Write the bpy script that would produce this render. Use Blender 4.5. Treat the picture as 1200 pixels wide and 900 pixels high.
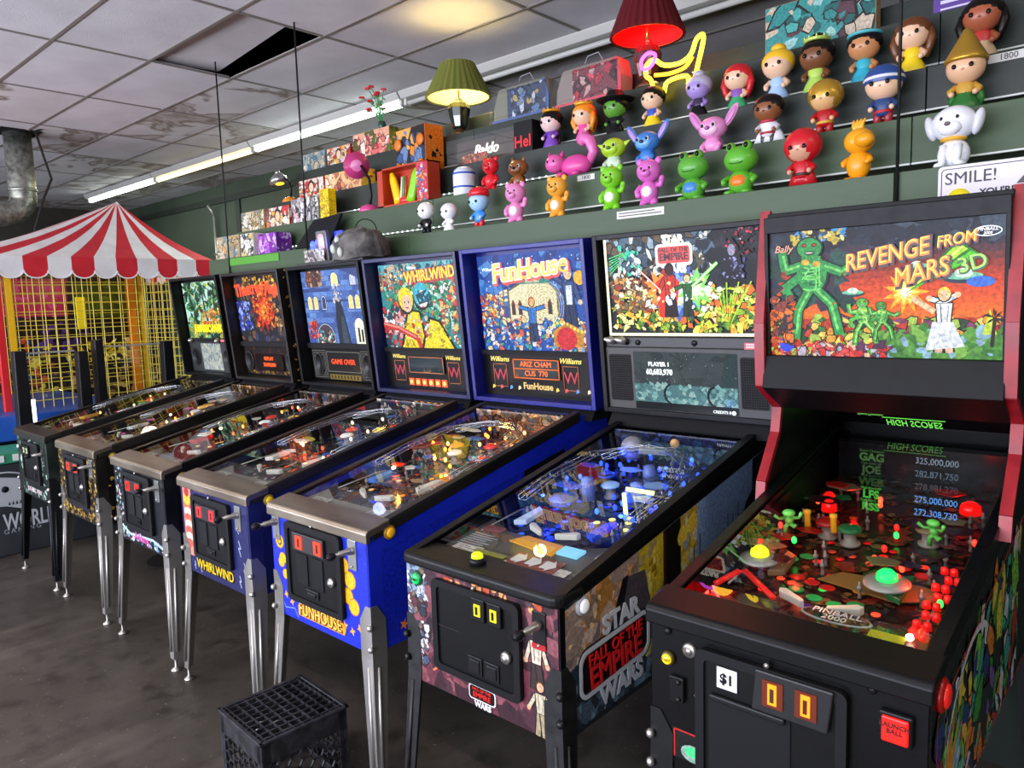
import bpy, math, random
from mathutils import Matrix, Vector, Euler

for o in list(bpy.data.objects):
    bpy.data.objects.remove(o)
SC = bpy.context.scene
COL = SC.collection
PI = math.pi

# ------------------------------------------------------------------ camera
F_PX = 872.94
def make_camera():
    cd = bpy.data.cameras.new('camera')
    cam = bpy.data.objects.new('camera', cd)
    COL.objects.link(cam)
    yaw, pit, rol = 0.7348, 0.108, -0.0304
    fw = Vector((-math.sin(yaw)*math.cos(pit), math.cos(yaw)*math.cos(pit), -math.sin(pit)))
    r = Vector((math.cos(yaw), math.sin(yaw), 0))
    u = r.cross(fw)
    r2 = r*math.cos(rol) + u*math.sin(rol)
    u2 = -r*math.sin(rol) + u*math.cos(rol)
    m = Matrix((r2, u2, -fw)).transposed().to_4x4()
    m.translation = Vector((0.5854, -1.3509, 1.592))
    cam.matrix_world = m
    cd.sensor_width = 36.0
    cd.lens = F_PX/1200*36
    cd.clip_start = 0.02
    SC.camera = cam
make_camera()

# ------------------------------------------------------------------ world, daylight, exposure
w = bpy.data.worlds.new('world'); SC.world = w; w.use_nodes = True
bg = w.node_tree.nodes['Background']
bg.inputs[0].default_value = (0.62, 0.74, 1.0, 1)
bg.inputs[1].default_value = 0.6
SC.view_settings.view_transform = 'Standard'
SC.view_settings.look = 'None'
SC.view_settings.exposure = 0.12
SC.view_settings.gamma = 1.0
SC.view_settings.use_curve_mapping = False
cy = SC.cycles
cy.use_denoising = True
cy.caustics_reflective = False
cy.caustics_refractive = False
cy.max_bounces = 8
cy.diffuse_bounces = 3
cy.glossy_bounces = 3
cy.transmission_bounces = 6
cy.transparent_max_bounces = 12
cy.sample_clamp_indirect = 4.0

def area(name, loc, rot, sx, sy, energy, col):
    l = bpy.data.lights.new(name, 'AREA'); l.shape = 'RECTANGLE'; l.size = sx; l.size_y = sy
    l.energy = energy; l.color = col
    o = bpy.data.objects.new(name, l); COL.objects.link(o); o.location = loc; o.rotation_euler = rot
    return o
# daylight coming through the shop windows of the street side
DAY = area('window_daylight', (-3.2, -4.92, 1.75), (PI/2, 0, 0), 12.5, 2.1, 330, (0.84, 0.88, 1.0))

# added area light at the windows, tilted up to brighten the ceiling
area('added_uplight', (-4.2, -4.9, 1.2), (PI/2+.62, 0, 0), 11, 1.0, 500, (0.80, 0.82, 1.0))

def point(name, loc, energy, col, r=0.03, parent=None):
    l = bpy.data.lights.new(name, 'POINT'); l.energy = energy; l.color = col; l.shadow_soft_size = r
    o = bpy.data.objects.new(name, l); COL.objects.link(o); o.location = loc
    if parent: o.parent = parent
    return o

# ------------------------------------------------------------------ colours and materials
def lin(c):
    if isinstance(c, str):
        c = c.lstrip('#'); c = [int(c[i:i+2], 16)/255 for i in (0, 2, 4)]
        return tuple(x/12.92 if x <= .04045 else ((x+.055)/1.055)**2.4 for x in c)
    return tuple(c[:3])
MATS = {}
def M(col, rough=.5, metal=0., emit=0., coat=0., name=None):
    """plain procedural material, a faint noise breaks up its roughness"""
    k = (col, rough, metal, emit, coat)
    if k in MATS: return MATS[k]
    m = bpy.data.materials.new(name or 'mat_%d' % len(MATS)); m.use_nodes = True
    nt = m.node_tree; b = nt.nodes['Principled BSDF']
    b.inputs['Base Color'].default_value = (*lin(col), 1)
    b.inputs['Roughness'].default_value = rough
    b.inputs['Metallic'].default_value = metal
    if max(lin(col)) < .02 and not metal: b.inputs['Specular IOR Level'].default_value = .22
    if coat: b.inputs['Coat Weight'].default_value = coat
    if emit:
        b.inputs['Emission Color'].default_value = (*lin(col), 1)
        b.inputs['Emission Strength'].default_value = emit
        if emit > .8: b.inputs['Base Color'].default_value = (*[x*.3 for x in lin(col)], 1)
    else:
        n = nt.nodes.new('ShaderNodeTexNoise'); n.inputs['Scale'].default_value = 35
        mr = nt.nodes.new('ShaderNodeMapRange')
        mr.inputs['To Min'].default_value = max(0, rough-.08); mr.inputs['To Max'].default_value = min(1, rough+.08)
        tc = nt.nodes.new('ShaderNodeTexCoord')
        nt.links.new(tc.outputs['Object'], n.inputs['Vector'])
        nt.links.new(n.outputs['Fac'], mr.inputs['Value']); nt.links.new(mr.outputs[0], b.inputs['Roughness'])
    MATS[k] = m
    return m
def noisemat(name, c1, c2, scale=4, rough=.6, detail=6, bump=0., bscale=60, metal=0., stretch=(1, 1, 1), lo=.35, hi=.65, rvar=.12):
    if name in MATS: return MATS[name]
    m = bpy.data.materials.new(name); m.use_nodes = True
    nt = m.node_tree; N = nt.nodes; L = nt.links; b = N['Principled BSDF']
    tc = N.new('ShaderNodeTexCoord'); mp = N.new('ShaderNodeMapping'); mp.inputs['Scale'].default_value = stretch
    L.new(tc.outputs['Object'], mp.inputs['Vector'])
    n = N.new('ShaderNodeTexNoise'); n.inputs['Scale'].default_value = scale; n.inputs['Detail'].default_value = detail
    L.new(mp.outputs[0], n.inputs['Vector'])
    r = N.new('ShaderNodeValToRGB'); r.color_ramp.elements[0].position = lo; r.color_ramp.elements[1].position = hi
    r.color_ramp.elements[0].color = (*lin(c1), 1); r.color_ramp.elements[1].color = (*lin(c2), 1)
    L.new(n.outputs['Fac'], r.inputs[0]); L.new(r.outputs[0], b.inputs['Base Color'])
    b.inputs['Metallic'].default_value = metal
    mr = N.new('ShaderNodeMapRange'); mr.inputs['To Min'].default_value = max(.02, rough-rvar); mr.inputs['To Max'].default_value = min(1, rough+rvar)
    L.new(n.outputs['Fac'], mr.inputs['Value']); L.new(mr.outputs[0], b.inputs['Roughness'])
    if bump:
        n2 = N.new('ShaderNodeTexNoise'); n2.inputs['Scale'].default_value = bscale; n2.inputs['Detail'].default_value = 3
        L.new(mp.outputs[0], n2.inputs['Vector'])
        bp = N.new('ShaderNodeBump'); bp.inputs['Strength'].default_value = bump; bp.inputs['Distance'].default_value = .004
        L.new(n2.outputs['Fac'], bp.inputs['Height']); L.new(bp.outputs[0], b.inputs['Normal'])
    MATS[name] = m
    return m
def printmat(name, emit=0., rough=.35, grain=.25, gscale=90):
    """printed film: colours come from the artwork's own shapes, a fine noise gives it the look of ink"""
    if name in MATS: return MATS[name]
    m = bpy.data.materials.new(name); m.use_nodes = True
    nt = m.node_tree; N = nt.nodes; L = nt.links; b = N['Principled BSDF']
    a = N.new('ShaderNodeVertexColor'); a.layer_name = 'Col'
    tc = N.new('ShaderNodeTexCoord'); n = N.new('ShaderNodeTexNoise')
    n.inputs['Scale'].default_value = gscale; n.inputs['Detail'].default_value = 5
    L.new(tc.outputs['Object'], n.inputs['Vector'])
    mr = N.new('ShaderNodeMapRange'); mr.inputs['From Min'].default_value = .3; mr.inputs['From Max'].default_value = .7
    mr.inputs['To Min'].default_value = 1-grain*1.6; mr.inputs['To Max'].default_value = 1+grain
    L.new(n.outputs['Fac'], mr.inputs['Value'])
    mx = N.new('ShaderNodeVectorMath'); mx.operation = 'SCALE'
    L.new(a.outputs[0], mx.inputs[0]); L.new(mr.outputs[0], mx.inputs['Scale'])
    b.inputs['Roughness'].default_value = rough
    if emit:
        L.new(mx.outputs[0], b.inputs['Emission Color']); b.inputs['Emission Strength'].default_value = emit
        b.inputs['Base Color'].default_value = (.015, .015, .015, 1); b.inputs['Specular IOR Level'].default_value = .12
    else:
        L.new(mx.outputs[0], b.inputs['Base Color'])
    MATS[name] = m
    return m
def glassmat(name='clear_glass', tint=(.96, .975, .98), ior=1.85, boost=1.0):
    if name in MATS: return MATS[name]
    m = bpy.data.materials.new(name); m.use_nodes = True
    nt = m.node_tree; N = nt.nodes; L = nt.links
    for x in list(N): N.remove(x)
    out = N.new('ShaderNodeOutputMaterial'); mix = N.new('ShaderNodeMixShader')
    t = N.new('ShaderNodeBsdfTransparent'); t.inputs[0].default_value = (*tint, 1)
    g = N.new('ShaderNodeBsdfGlossy'); g.inputs['Roughness'].default_value = 0.0
    fr = N.new('ShaderNodeFresnel'); ge = N.new('ShaderNodeNewGeometry')
    mi = N.new('ShaderNodeMath'); mi.operation = 'MULTIPLY_ADD'; mi.inputs[1].default_value = 1.0001-ior; mi.inputs[2].default_value = ior
    L.new(ge.outputs['Backfacing'], mi.inputs[0]); L.new(mi.outputs[0], fr.inputs['IOR'])
    L.new(fr.outputs[0], mix.inputs[0]); L.new(t.outputs[0], mix.inputs[1]); L.new(g.outputs[0], mix.inputs[2])
    L.new(mix.outputs[0], out.inputs[0])
    MATS[name] = m
    return m
GLASS = glassmat()
CHROME = noisemat('brushed_steel', '#a09c96', '#cfccc6', 3, .36, 3, metal=.85, stretch=(1, 1, .2))
STEEL_DK = noisemat('worn_dark_steel', '#33332f', '#4c4a45', 12, .42, 5, metal=.8)
BLACK = M('#0b0b0c', .42)
BLACKM = M('#141416', .62)
PRINT = printmat('printed_art')
PRINTG = printmat('printed_gloss', 0, .2, .3)

# ------------------------------------------------------------------ mesh building
class MB:
    def __init__(s): s.v = []; s.f = []; s.sm = []
    def add(s, vs, fs, smooth=False):
        o = len(s.v); s.v += [tuple(x) for x in vs]
        for f in fs: s.f.append([i+o for i in f]); s.sm.append(smooth)
        return s
    def hexa(s, p):
        return s.add(p, [(0, 3, 2, 1), (4, 5, 6, 7), (0, 1, 5, 4), (1, 2, 6, 5), (2, 3, 7, 6), (3, 0, 4, 7)])
    def box(s, c, d, rot=None):
        x, y, z = [q/2 for q in d]
        p = [(-x, -y, -z), (x, -y, -z), (x, y, -z), (-x, y, -z), (-x, -y, z), (x, -y, z), (x, y, z), (-x, y, z)]
        if rot: e = Euler(rot).to_matrix(); p = [e @ Vector(q) for q in p]
        return s.hexa([(q[0]+c[0], q[1]+c[1], q[2]+c[2]) for q in p])
    def bx(s, x0, x1, y0, y1, z0, z1):
        return s.box(((x0+x1)/2, (y0+y1)/2, (z0+z1)/2), (abs(x1-x0), abs(y1-y0), abs(z1-z0)))
    def prism(s, pts, a, b, axis='y', smooth=False):
        """extrude a 2-D outline: axis y -> pts are (x,z); axis x -> (y,z); axis z -> (x,y)"""
        def m(p, t): return {'y': (p[0], t, p[1]), 'x': (t, p[0], p[1]), 'z': (p[0], p[1], t)}[axis]
        n = len(pts)
        vs = [m(p, a) for p in pts]+[m(p, b) for p in pts]
        fs = [list(range(n))[::-1], list(range(n, 2*n))]+[(i, (i+1) % n, n+(i+1) % n, n+i) for i in range(n)]
        area2 = sum(pts[i][0]*pts[(i+1) % n][1]-pts[(i+1) % n][0]*pts[i][1] for i in range(n))
        flip = (area2 < 0) != (b < a)
        if axis == 'y': flip = not flip
        if flip: fs = [list(f)[::-1] for f in fs]
        return s.add(vs, fs, smooth)
    def lathe(s, prof, n=16, c=(0, 0, 0), axis='z', smooth=True, ex=1., ey=1., flute=0., nf=0):
        vs = []; fs = []; k = len(prof)
        for r, h in prof:
            for i in range(n):
                a = 2*PI*i/n; rr = r*(1+flute*math.cos(nf*a)) if nf else r
                p = (rr*ex*math.cos(a), rr*ey*math.sin(a), h)
                if axis == 'y': p = (p[0], -h, p[1])
                elif axis == 'x': p = (h, p[0], p[1])
                vs.append((p[0]+c[0], p[1]+c[1], p[2]+c[2]))
        for j in range(k-1):
            for i in range(n):
                fs.append((j*n+i, j*n+(i+1) % n, (j+1)*n+(i+1) % n, (j+1)*n+i))
        if prof[0][0] > 1e-6: fs.append(list(range(n))[::-1])
        if prof[-1][0] > 1e-6: fs.append(list(range((k-1)*n, k*n)))
        return s.add(vs, fs, smooth)
    def ell(s, c, r, n=14, m=9, rot=None):
        vs = []; fs = []
        e = Euler(rot).to_matrix() if rot else None
        for j in range(m+1):
            t = PI*j/m
            for i in range(n):
                a = 2*PI*i/n
                p = Vector((r[0]*math.sin(t)*math.cos(a), r[1]*math.sin(t)*math.sin(a), -r[2]*math.cos(t)))
                if e: p = e @ p
                vs.append((p[0]+c[0], p[1]+c[1], p[2]+c[2]))
        for j in range(m):
            for i in range(n):
                fs.append((j*n+i, j*n+(i+1) % n, (j+1)*n+(i+1) % n, (j+1)*n+i))
        return s.add(vs, fs, True)
    def tube(s, pts, r, n=6, closed=False, smooth=True):
        pts = [Vector(p) for p in pts]; k = len(pts); vs = []; fs = []
        rr = r if isinstance(r, (list, tuple)) else [r]*k
        prev = None
        for i, p in enumerate(pts):
            if closed: t = pts[(i+1) % k]-pts[i-1]
            else: t = pts[min(i+1, k-1)]-pts[max(i-1, 0)]
            t.normalize()
            if prev is None:
                a = t.cross(Vector((0, 0, 1)))
                if a.length < 1e-3: a = t.cross(Vector((1, 0, 0)))
            else: a = prev-t*prev.dot(t)
            a.normalize(); prev = a; b = t.cross(a)
            for j in range(n):
                q = 2*PI*j/n; vs.append(p+(a*math.cos(q)+b*math.sin(q))*rr[i])
        m = k if closed else k-1
        for i in range(m):
            for j in range(n):
                i2 = (i+1) % k
                fs.append((i*n+j, i*n+(j+1) % n, i2*n+(j+1) % n, i2*n+j))
        if not closed: fs += [list(range(n))[::-1], list(range((k-1)*n, k*n))]
        return s.add(vs, fs, smooth)
    def mesh(s, name, mat):
        me = bpy.data.meshes.new(name); me.from_pydata(s.v, [], s.f)
        me.polygons.foreach_set('use_smooth', s.sm); me.materials.append(mat)
        me.update()
        return me
    def build(s, name, mat, parent=None, loc=None, rot=None, bevel=0, seg=2):
        o = bpy.data.objects.new(name, s.mesh(name, mat)); COL.objects.link(o)
        if parent is not None: o.parent = parent
        if loc is not None: o.location = loc
        if rot is not None: o.rotation_euler = rot
        if bevel:
            bv = o.modifiers.new('bevel', 'BEVEL'); bv.width = bevel; bv.segments = seg; bv.limit_method = 'ANGLE'
        return o
def tag(o, label=None, cat=None, group=None, kind=None):
    if label: o['label'] = label
    if cat: o['category'] = cat
    if group: o['group'] = group
    if kind: o['kind'] = kind
    return o
def empty(name, loc=(0, 0, 0), rz=0):
    o = bpy.data.objects.new(name, None); COL.objects.link(o); o.location = loc; o.rotation_euler = (0, 0, rz)
    o.empty_display_size = .05
    return o
def thing(name, label, cat, loc=(0, 0, 0), rz=0, group=None):
    return tag(empty(name, loc, rz), label, cat, group)
def inst(src, name, parent=None, loc=None, rot=None, scale=None):
    """another object that shares src's mesh"""
    o = bpy.data.objects.new(name, src.data); COL.objects.link(o)
    for m in src.modifiers:
        if m.type == 'BEVEL':
            b = o.modifiers.new('bevel', 'BEVEL'); b.width = m.width; b.segments = m.segments; b.limit_method = 'ANGLE'
    if parent is not None: o.parent = parent
    if loc is not None: o.location = loc
    if rot is not None: o.rotation_euler = rot
    if scale is not None: o.scale = scale
    return o
def rrect(x0, x1, z0, z1, r, n=4):
    p = []
    for cx, cz, a0 in ((x1-r, z0+r, -90), (x1-r, z1-r, 0), (x0+r, z1-r, 90), (x0+r, z0+r, 180)):
        for i in range(n+1):
            a = math.radians(a0+90*i/n); p.append((cx+r*math.cos(a), cz+r*math.sin(a)))
    return p
def arc(cx, cz, r, a0, a1, n=12, ry=None):
    ry = r if ry is None else ry
    return [(cx+r*math.cos(math.radians(a0+(a1-a0)*i/n)), cz+ry*math.sin(math.radians(a0+(a1-a0)*i/n))) for i in range(n+1)]

# ------------------------------------------------------------------ flat printed artwork made of shapes
class Art:
    """polygons in a w x h rectangle, stacked as thin ink layers"""
    def __init__(s, w, h, base='#202020', seed=1):
        s.w, s.h = w, h; s.p = []; s.R = random.Random(seed)
        s.poly([(0, 0), (w, 0), (w, h), (0, h)], base)
    def clip(s, pts):
        for ax, lim, sgn in ((0, 0, 1), (0, s.w, -1), (1, 0, 1), (1, s.h, -1)):
            out = []; n = len(pts)
            for i in range(n):
                a, b = pts[i], pts[(i+1) % n]
                da, db = sgn*(a[ax]-lim), sgn*(b[ax]-lim)
                if da >= 0: out.append(a)
                if da*db < 0:
                    t = da/(da-db); out.append((a[0]+(b[0]-a[0])*t, a[1]+(b[1]-a[1])*t))
            pts = out
            if len(pts) < 3: return []
        return pts
    def poly(s, pts, c):
        pts = s.clip(list(pts))
        if len(pts) >= 3:
            a = sum(pts[i][0]*pts[(i+1) % len(pts)][1]-pts[(i+1) % len(pts)][0]*pts[i][1] for i in range(len(pts)))
            if abs(a) < 1e-9: return s
            s.p.append((pts if a > 0 else pts[::-1], lin(c)))
        return s
    def rect(s, x0, x1, y0, y1, c): return s.poly([(x0, y0), (x1, y0), (x1, y1), (x0, y1)], c)
    def disc(s, x, y, rx, c, ry=None, n=14, rot=0):
        ry = rx if ry is None else ry; ca, sa = math.cos(rot), math.sin(rot)
        return s.poly([(x+rx*math.cos(2*PI*i/n)*ca-ry*math.sin(2*PI*i/n)*sa, y+rx*math.cos(2*PI*i/n)*sa+ry*math.sin(2*PI*i/n)*ca) for i in range(n)], c)
    def line(s, pts, wd, c):
        for a, b in zip(pts, pts[1:]):
            dx, dy = b[0]-a[0], b[1]-a[1]; l = math.hypot(dx, dy) or 1; nx, ny = -dy/l*wd/2, dx/l*wd/2
            s.poly([(a[0]+nx, a[1]+ny), (a[0]-nx, a[1]-ny), (b[0]-nx, b[1]-ny), (b[0]+nx, b[1]+ny)], c)
        return s
    def star(s, x, y, r, c, k=9, inner=.45, rot=0):
        return s.poly([(x+(r if i % 2 == 0 else r*inner)*math.cos(PI*i/k+rot), y+(r if i % 2 == 0 else r*inner)*math.sin(PI*i/k+rot)) for i in range(2*k)], c)
    def busy(s, x0, x1, y0, y1, cols, n, size=.02, edge='#101010', thin=.35):
        R = s.R; n = int(n*2.2); size *= .66
        for i in range(n):
            x, y = R.uniform(x0, x1), R.uniform(y0, y1); k = R.choice((4, 5, 6, 7)); a0 = R.uniform(0, PI)
            q = size*R.uniform(.5, 1.5); e = R.uniform(thin, 1)
            pts = []
            for j in range(k):
                a = 2*PI*j/k+R.uniform(-.3, .3); rr = q*R.uniform(.6, 1.1)
                px, py = rr*math.cos(a), rr*e*math.sin(a)
                pts.append((x+px*math.cos(a0)-py*math.sin(a0), y+px*math.sin(a0)+py*math.cos(a0)))
            if edge and R.random() < .6:
                s.poly([(x+(px-x)*1.22, y+(py-y)*1.22) for px, py in pts], edge)
            s.poly(pts, R.choice(cols))
        return s
    def leaves(s, x, y, r, cols, n=9, spread=(0, 360)):
        R = s.R
        for i in range(n):
            a = math.radians(R.uniform(*spread)); l = r*R.uniform(.6, 1); wd = l*.12
            tx, ty = x+l*math.cos(a), y+l*math.sin(a); mx, my = x+l*.5*math.cos(a), y+l*.5*math.sin(a)
            s.poly([(x, y), (mx-wd*math.sin(a), my+wd*math.cos(a)), (tx, ty), (mx+wd*math.sin(a), my-wd*math.cos(a))], R.choice(cols))
        return s
    def person(s, x, y, h, top, leg, skin='#e8b890', hair='#5a3a20', arms=(40, 140), edge='#181018'):
        """a plain standing figure seen from afar"""
        def limb(a, b, w, c):
            s.line([a, b], w*1.5, edge); s.line([a, b], w, c)
        limb((x-.07*h, y), (x-.03*h, y+.45*h), .1*h, leg); limb((x+.08*h, y), (x+.03*h, y+.45*h), .1*h, leg)
        for a, sx in zip(arms, (1, -1)):
            a = math.radians(a); sh = (x+sx*.1*h, y+.72*h)
            limb(sh, (sh[0]+.3*h*math.cos(a), sh[1]+.3*h*math.sin(a)), .07*h, top)
            s.disc(sh[0]+.32*h*math.cos(a), sh[1]+.32*h*math.sin(a), .045*h, skin)
        s.poly([(x-.13*h, y+.76*h), (x-.1*h, y+.4*h), (x+.1*h, y+.4*h), (x+.13*h, y+.76*h)], edge)
        s.poly([(x-.11*h, y+.75*h), (x-.08*h, y+.41*h), (x+.08*h, y+.41*h), (x+.11*h, y+.75*h)], top)
        s.line([(x-.05*h, y+.74*h), (x-.03*h, y+.45*h)], .012*h, edge); s.line([(x+.06*h, y+.72*h), (x+.04*h, y+.45*h)], .008*h, edge)
        s.disc(x, y+.88*h, .1*h, edge, .115*h); s.disc(x, y+.9*h, .09*h, hair, .1*h); s.disc(x, y+.87*h, .075*h, skin, .085*h)
        for sx in (-1, 1): s.disc(x+sx*.028*h, y+.88*h, .007*h, edge, .009*h, 8)
        return s
    def build(s, name, mat, parent=None, frame='y', loc=(0, 0, 0), rot=None, step=.000005, thick=.0015, warp=None):
        """frame 'y': w along +x, h along +z, facing -y;  'x': w along +y, h along +z, facing +x;  'z': w along x, h along y, facing up"""
        def mp(x, y, t):
            if warp: x, y = warp(x, y)
            if frame == 'y': return (x, -t, y)
            if frame == 'x': return (t, x, y)
            return (x, y, t)
        vs = []; fs = []; cs = []
        # a thin backing gives the sheet its thickness
        for (x, y) in ((0, 0), (s.w, 0), (s.w, s.h), (0, s.h)): vs.append(mp(x, y, -thick))
        for (x, y) in ((0, 0), (s.w, 0), (s.w, s.h), (0, s.h)): vs.append(mp(x, y, -step))
        for f in ((0, 3, 2, 1), (0, 1, 5, 4), (1, 2, 6, 5), (2, 3, 7, 6), (3, 0, 4, 7)): fs.append(f); cs.append((.03, .03, .03))
        for i, (pts, c) in enumerate(s.p):
            o = len(vs); vs += [mp(x, y, i*step) for x, y in pts]
            fs.append(tuple(range(o, o+len(pts)))); cs.append(c)
        me = bpy.data.meshes.new(name); me.from_pydata(vs, [], fs)
        ca = me.color_attributes.new('Col', 'FLOAT_COLOR', 'CORNER')
        buf = []
        for f, c in zip(fs, cs): buf += [c[0], c[1], c[2], 1.]*len(f)
        ca.data.foreach_set('color', buf)
        me.materials.append(mat); me.update()
        o = bpy.data.objects.new(name, me); COL.objects.link(o)
        if parent is not None: o.parent = parent
        o.location = loc
        if rot is not None: o.rotation_euler = rot
        return o

def smooth(p, n=5, closed=False):
    """Catmull-Rom points through p"""
    out = []; k = len(p)
    for i in range(k if closed else k-1):
        q = [Vector(p[(i+j) % k] if closed else p[min(max(i+j, 0), k-1)]) for j in (-1, 0, 1, 2)]
        for s_ in range(n):
            t = s_/n
            out.append(.5*((2*q[1])+(q[2]-q[0])*t+(2*q[0]-5*q[1]+4*q[2]-q[3])*t*t+(3*q[1]-q[0]-3*q[2]+q[3])*t**3))
    if not closed: out.append(Vector(p[-1]))
    return out
TXT = {}
def text(name, s, size, mat, parent=None, loc=(0, 0, 0), rot=(PI/2, 0, 0), ext=.0008, shear=0., bold=0., align='CENTER', sx=1., space=1., lead=1.):
    """raised lettering; the default rotation makes it upright and facing -y"""
    k = (s, ext, shear, bold, align, space, size, lead)
    if k not in TXT:
        c = bpy.data.curves.new('lettering', 'FONT'); c.body = s; c.size = size; c.extrude = ext; c.shear = shear
        c.offset = bold; c.align_x = align; c.align_y = 'CENTER'; c.space_character = space; c.space_line = lead; c.resolution_u = 3
        ob = bpy.data.objects.new('lettering', c)
        TXT[k] = bpy.data.meshes.new_from_object(ob); bpy.data.objects.remove(ob)
    me = TXT[k].copy(); me.materials.clear(); me.materials.append(mat)
    o = bpy.data.objects.new(name, me); COL.objects.link(o)
    if parent is not None: o.parent = parent
    o.location = loc; o.rotation_euler = rot; o.scale = (sx, 1, 1)
    return o
# ------------------------------------------------------------------ the room
X0, X1, Y0, Y1, ZC = -13.2, 3.6, -5.0, 3.93, 3.36
CEILT = noisemat('ceiling_tile', '#cfcbcc', '#dedadb', 2.2, .9, 4, bump=.5, bscale=160)
CEILS = None
def stainmat():
    m = noisemat('ceiling_tile_stained', '#cbc7c5', '#d8d4d1', 2.2, .9, 4, bump=.5, bscale=160).copy()
    m.name = 'ceiling_tile_water_stained'
    N = m.node_tree.nodes; L = m.node_tree.links; b = N['Principled BSDF']
    src = b.inputs['Base Color'].links[0].from_socket
    tc = N.new('ShaderNodeTexCoord'); oi = N.new('ShaderNodeObjectInfo')
    ad = N.new('ShaderNodeVectorMath'); ad.operation = 'ADD'
    L.new(tc.outputs['Object'], ad.inputs[0]); L.new(oi.outputs['Location'], ad.inputs[1])
    n = N.new('ShaderNodeTexNoise'); n.inputs['Scale'].default_value = 1.9; n.inputs['Detail'].default_value = 3
    n.inputs['Distortion'].default_value = .6
    L.new(ad.outputs[0], n.inputs['Vector'])
    r = N.new('ShaderNodeValToRGB'); e = r.color_ramp.elements
    e[0].position = .5; e[0].color = (0, 0, 0, 1); e[1].position = .56; e[1].color = (.85, .85, .85, 1)
    q = r.color_ramp.elements.new(.6); q.color = (.3, .3, .3, 1)
    q = r.color_ramp.elements.new(.7); q.color = (.7, .7, .7, 1)
    L.new(n.outputs['Fac'], r.inputs[0])
    mx = N.new('ShaderNodeMixRGB'); mx.inputs[2].default_value = (*lin('#6b5236'), 1)
    L.new(r.outputs[0], mx.inputs[0]); L.new(src, mx.inputs[1]); L.new(mx.outputs[0], b.inputs['Base Color'])
    return m
CEILS = stainmat()
GREEN = noisemat('dark_green_paint', '#35482e', '#42573a', 3, .5, 5, bump=.15, bscale=40, stretch=(.4, 1, 1))
GREEN_D = noisemat('black_green_paint', '#18221c', '#222d25', 3, .45, 5, bump=.12, bscale=40, stretch=(.3, 1, 1))
WALLG = noisemat('wall_green_paint', '#333f31', '#3d4b39', 2, .6, 5, bump=.1, bscale=30)
def floormat():
    m = noisemat('worn_dark_concrete', '#38332e', '#5c554d', 1.3, .36, 9, bump=.12, bscale=70, lo=.3, hi=.72, rvar=.18)
    N = m.node_tree.nodes; L = m.node_tree.links; b_ = N['Principled BSDF']
    src = b_.inputs['Base Color'].links[0].from_socket; tc = N.new('ShaderNodeTexCoord')
    def layer(src, scale, lo, hi, col, amt, detail=6, st=(1, 1, 1)):
        mp = N.new('ShaderNodeMapping'); mp.inputs['Scale'].default_value = st; L.new(tc.outputs['Object'], mp.inputs[0])
        n = N.new('ShaderNodeTexNoise'); n.inputs['Scale'].default_value = scale; n.inputs['Detail'].default_value = detail; L.new(mp.outputs[0], n.inputs['Vector'])
        r = N.new('ShaderNodeMapRange'); r.inputs['From Min'].default_value = lo; r.inputs['From Max'].default_value = hi; r.inputs['To Max'].default_value = amt; L.new(n.outputs['Fac'], r.inputs['Value'])
        mx = N.new('ShaderNodeMixRGB'); mx.inputs[2].default_value = (*lin(col), 1); L.new(r.outputs[0], mx.inputs[0]); L.new(src, mx.inputs[1]); return mx.outputs[0]
    src = layer(src, 9, .5, .7, '#1f1b18', .55, 9)
    src = layer(src, 5, .58, .75, '#7a7268', .4, 8, (1, .25, 1))
    src = layer(src, 55, .68, .74, '#8f867a', .6, 2)
    L.new(src, b_.inputs['Base Color'])
    return m
FLOORM = floormat()
tag(MB().bx(X0, X1, Y0, Y1, -.1, 0).build('floor', FLOORM), kind='structure')
cl = tag(MB().bx(X0, X1, Y0, Y1, 3.75, 3.85).build('ceiling', M('#0a0a0a', .9)), kind='structure')
tag(MB().bx(X0-.15, X1, Y1, Y1+.15, 0, 3.8).build('wall_back', WALLG), kind='structure')
tag(MB().bx(X0-.15, X0, Y0, Y1, 0, 3.8).build('wall_left', noisemat('brown_wall', '#2a2620', '#3a342b', 3, .7)), kind='structure')
tag(MB().bx(X1, X1+.15, Y0, Y1, 0, 3.8).build('wall_right', WALLG), kind='structure')
fm = MB(); fm.bx(X0, X1, Y0-.15, Y0, 0, .7); fm.bx(X0, X1, Y0-.15, Y0, 2.8, 3.8)
tag(fm.build('wall_front', WALLG), kind='structure')
wn = MB()
for i in range(8):
    x = X0+.05+i*(X1-X0-.1)/7; wn.bx(x-.04, x+.04, Y0-.12, Y0-.04, .7, 2.8)
tag(wn.build('window_1', M('#8a8a88', .4, .6)), kind='structure')
tag(MB().bx(X0, X1, Y1-.03, Y1, 3.12, 3.2).build('trim_1', M('#20281f', .6)), kind='structure')
tag(MB().bx(-9.2, -9.08, Y1-.02, Y1, 0, 3.12).build('trim_2', M('#232b23', .6)), kind='structure')
tag(MB().bx(-7.72, -7.6, Y1-.02, Y1, 0, 3.12).build('trim_3', M('#2a352b', .6)), kind='structure')
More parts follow.
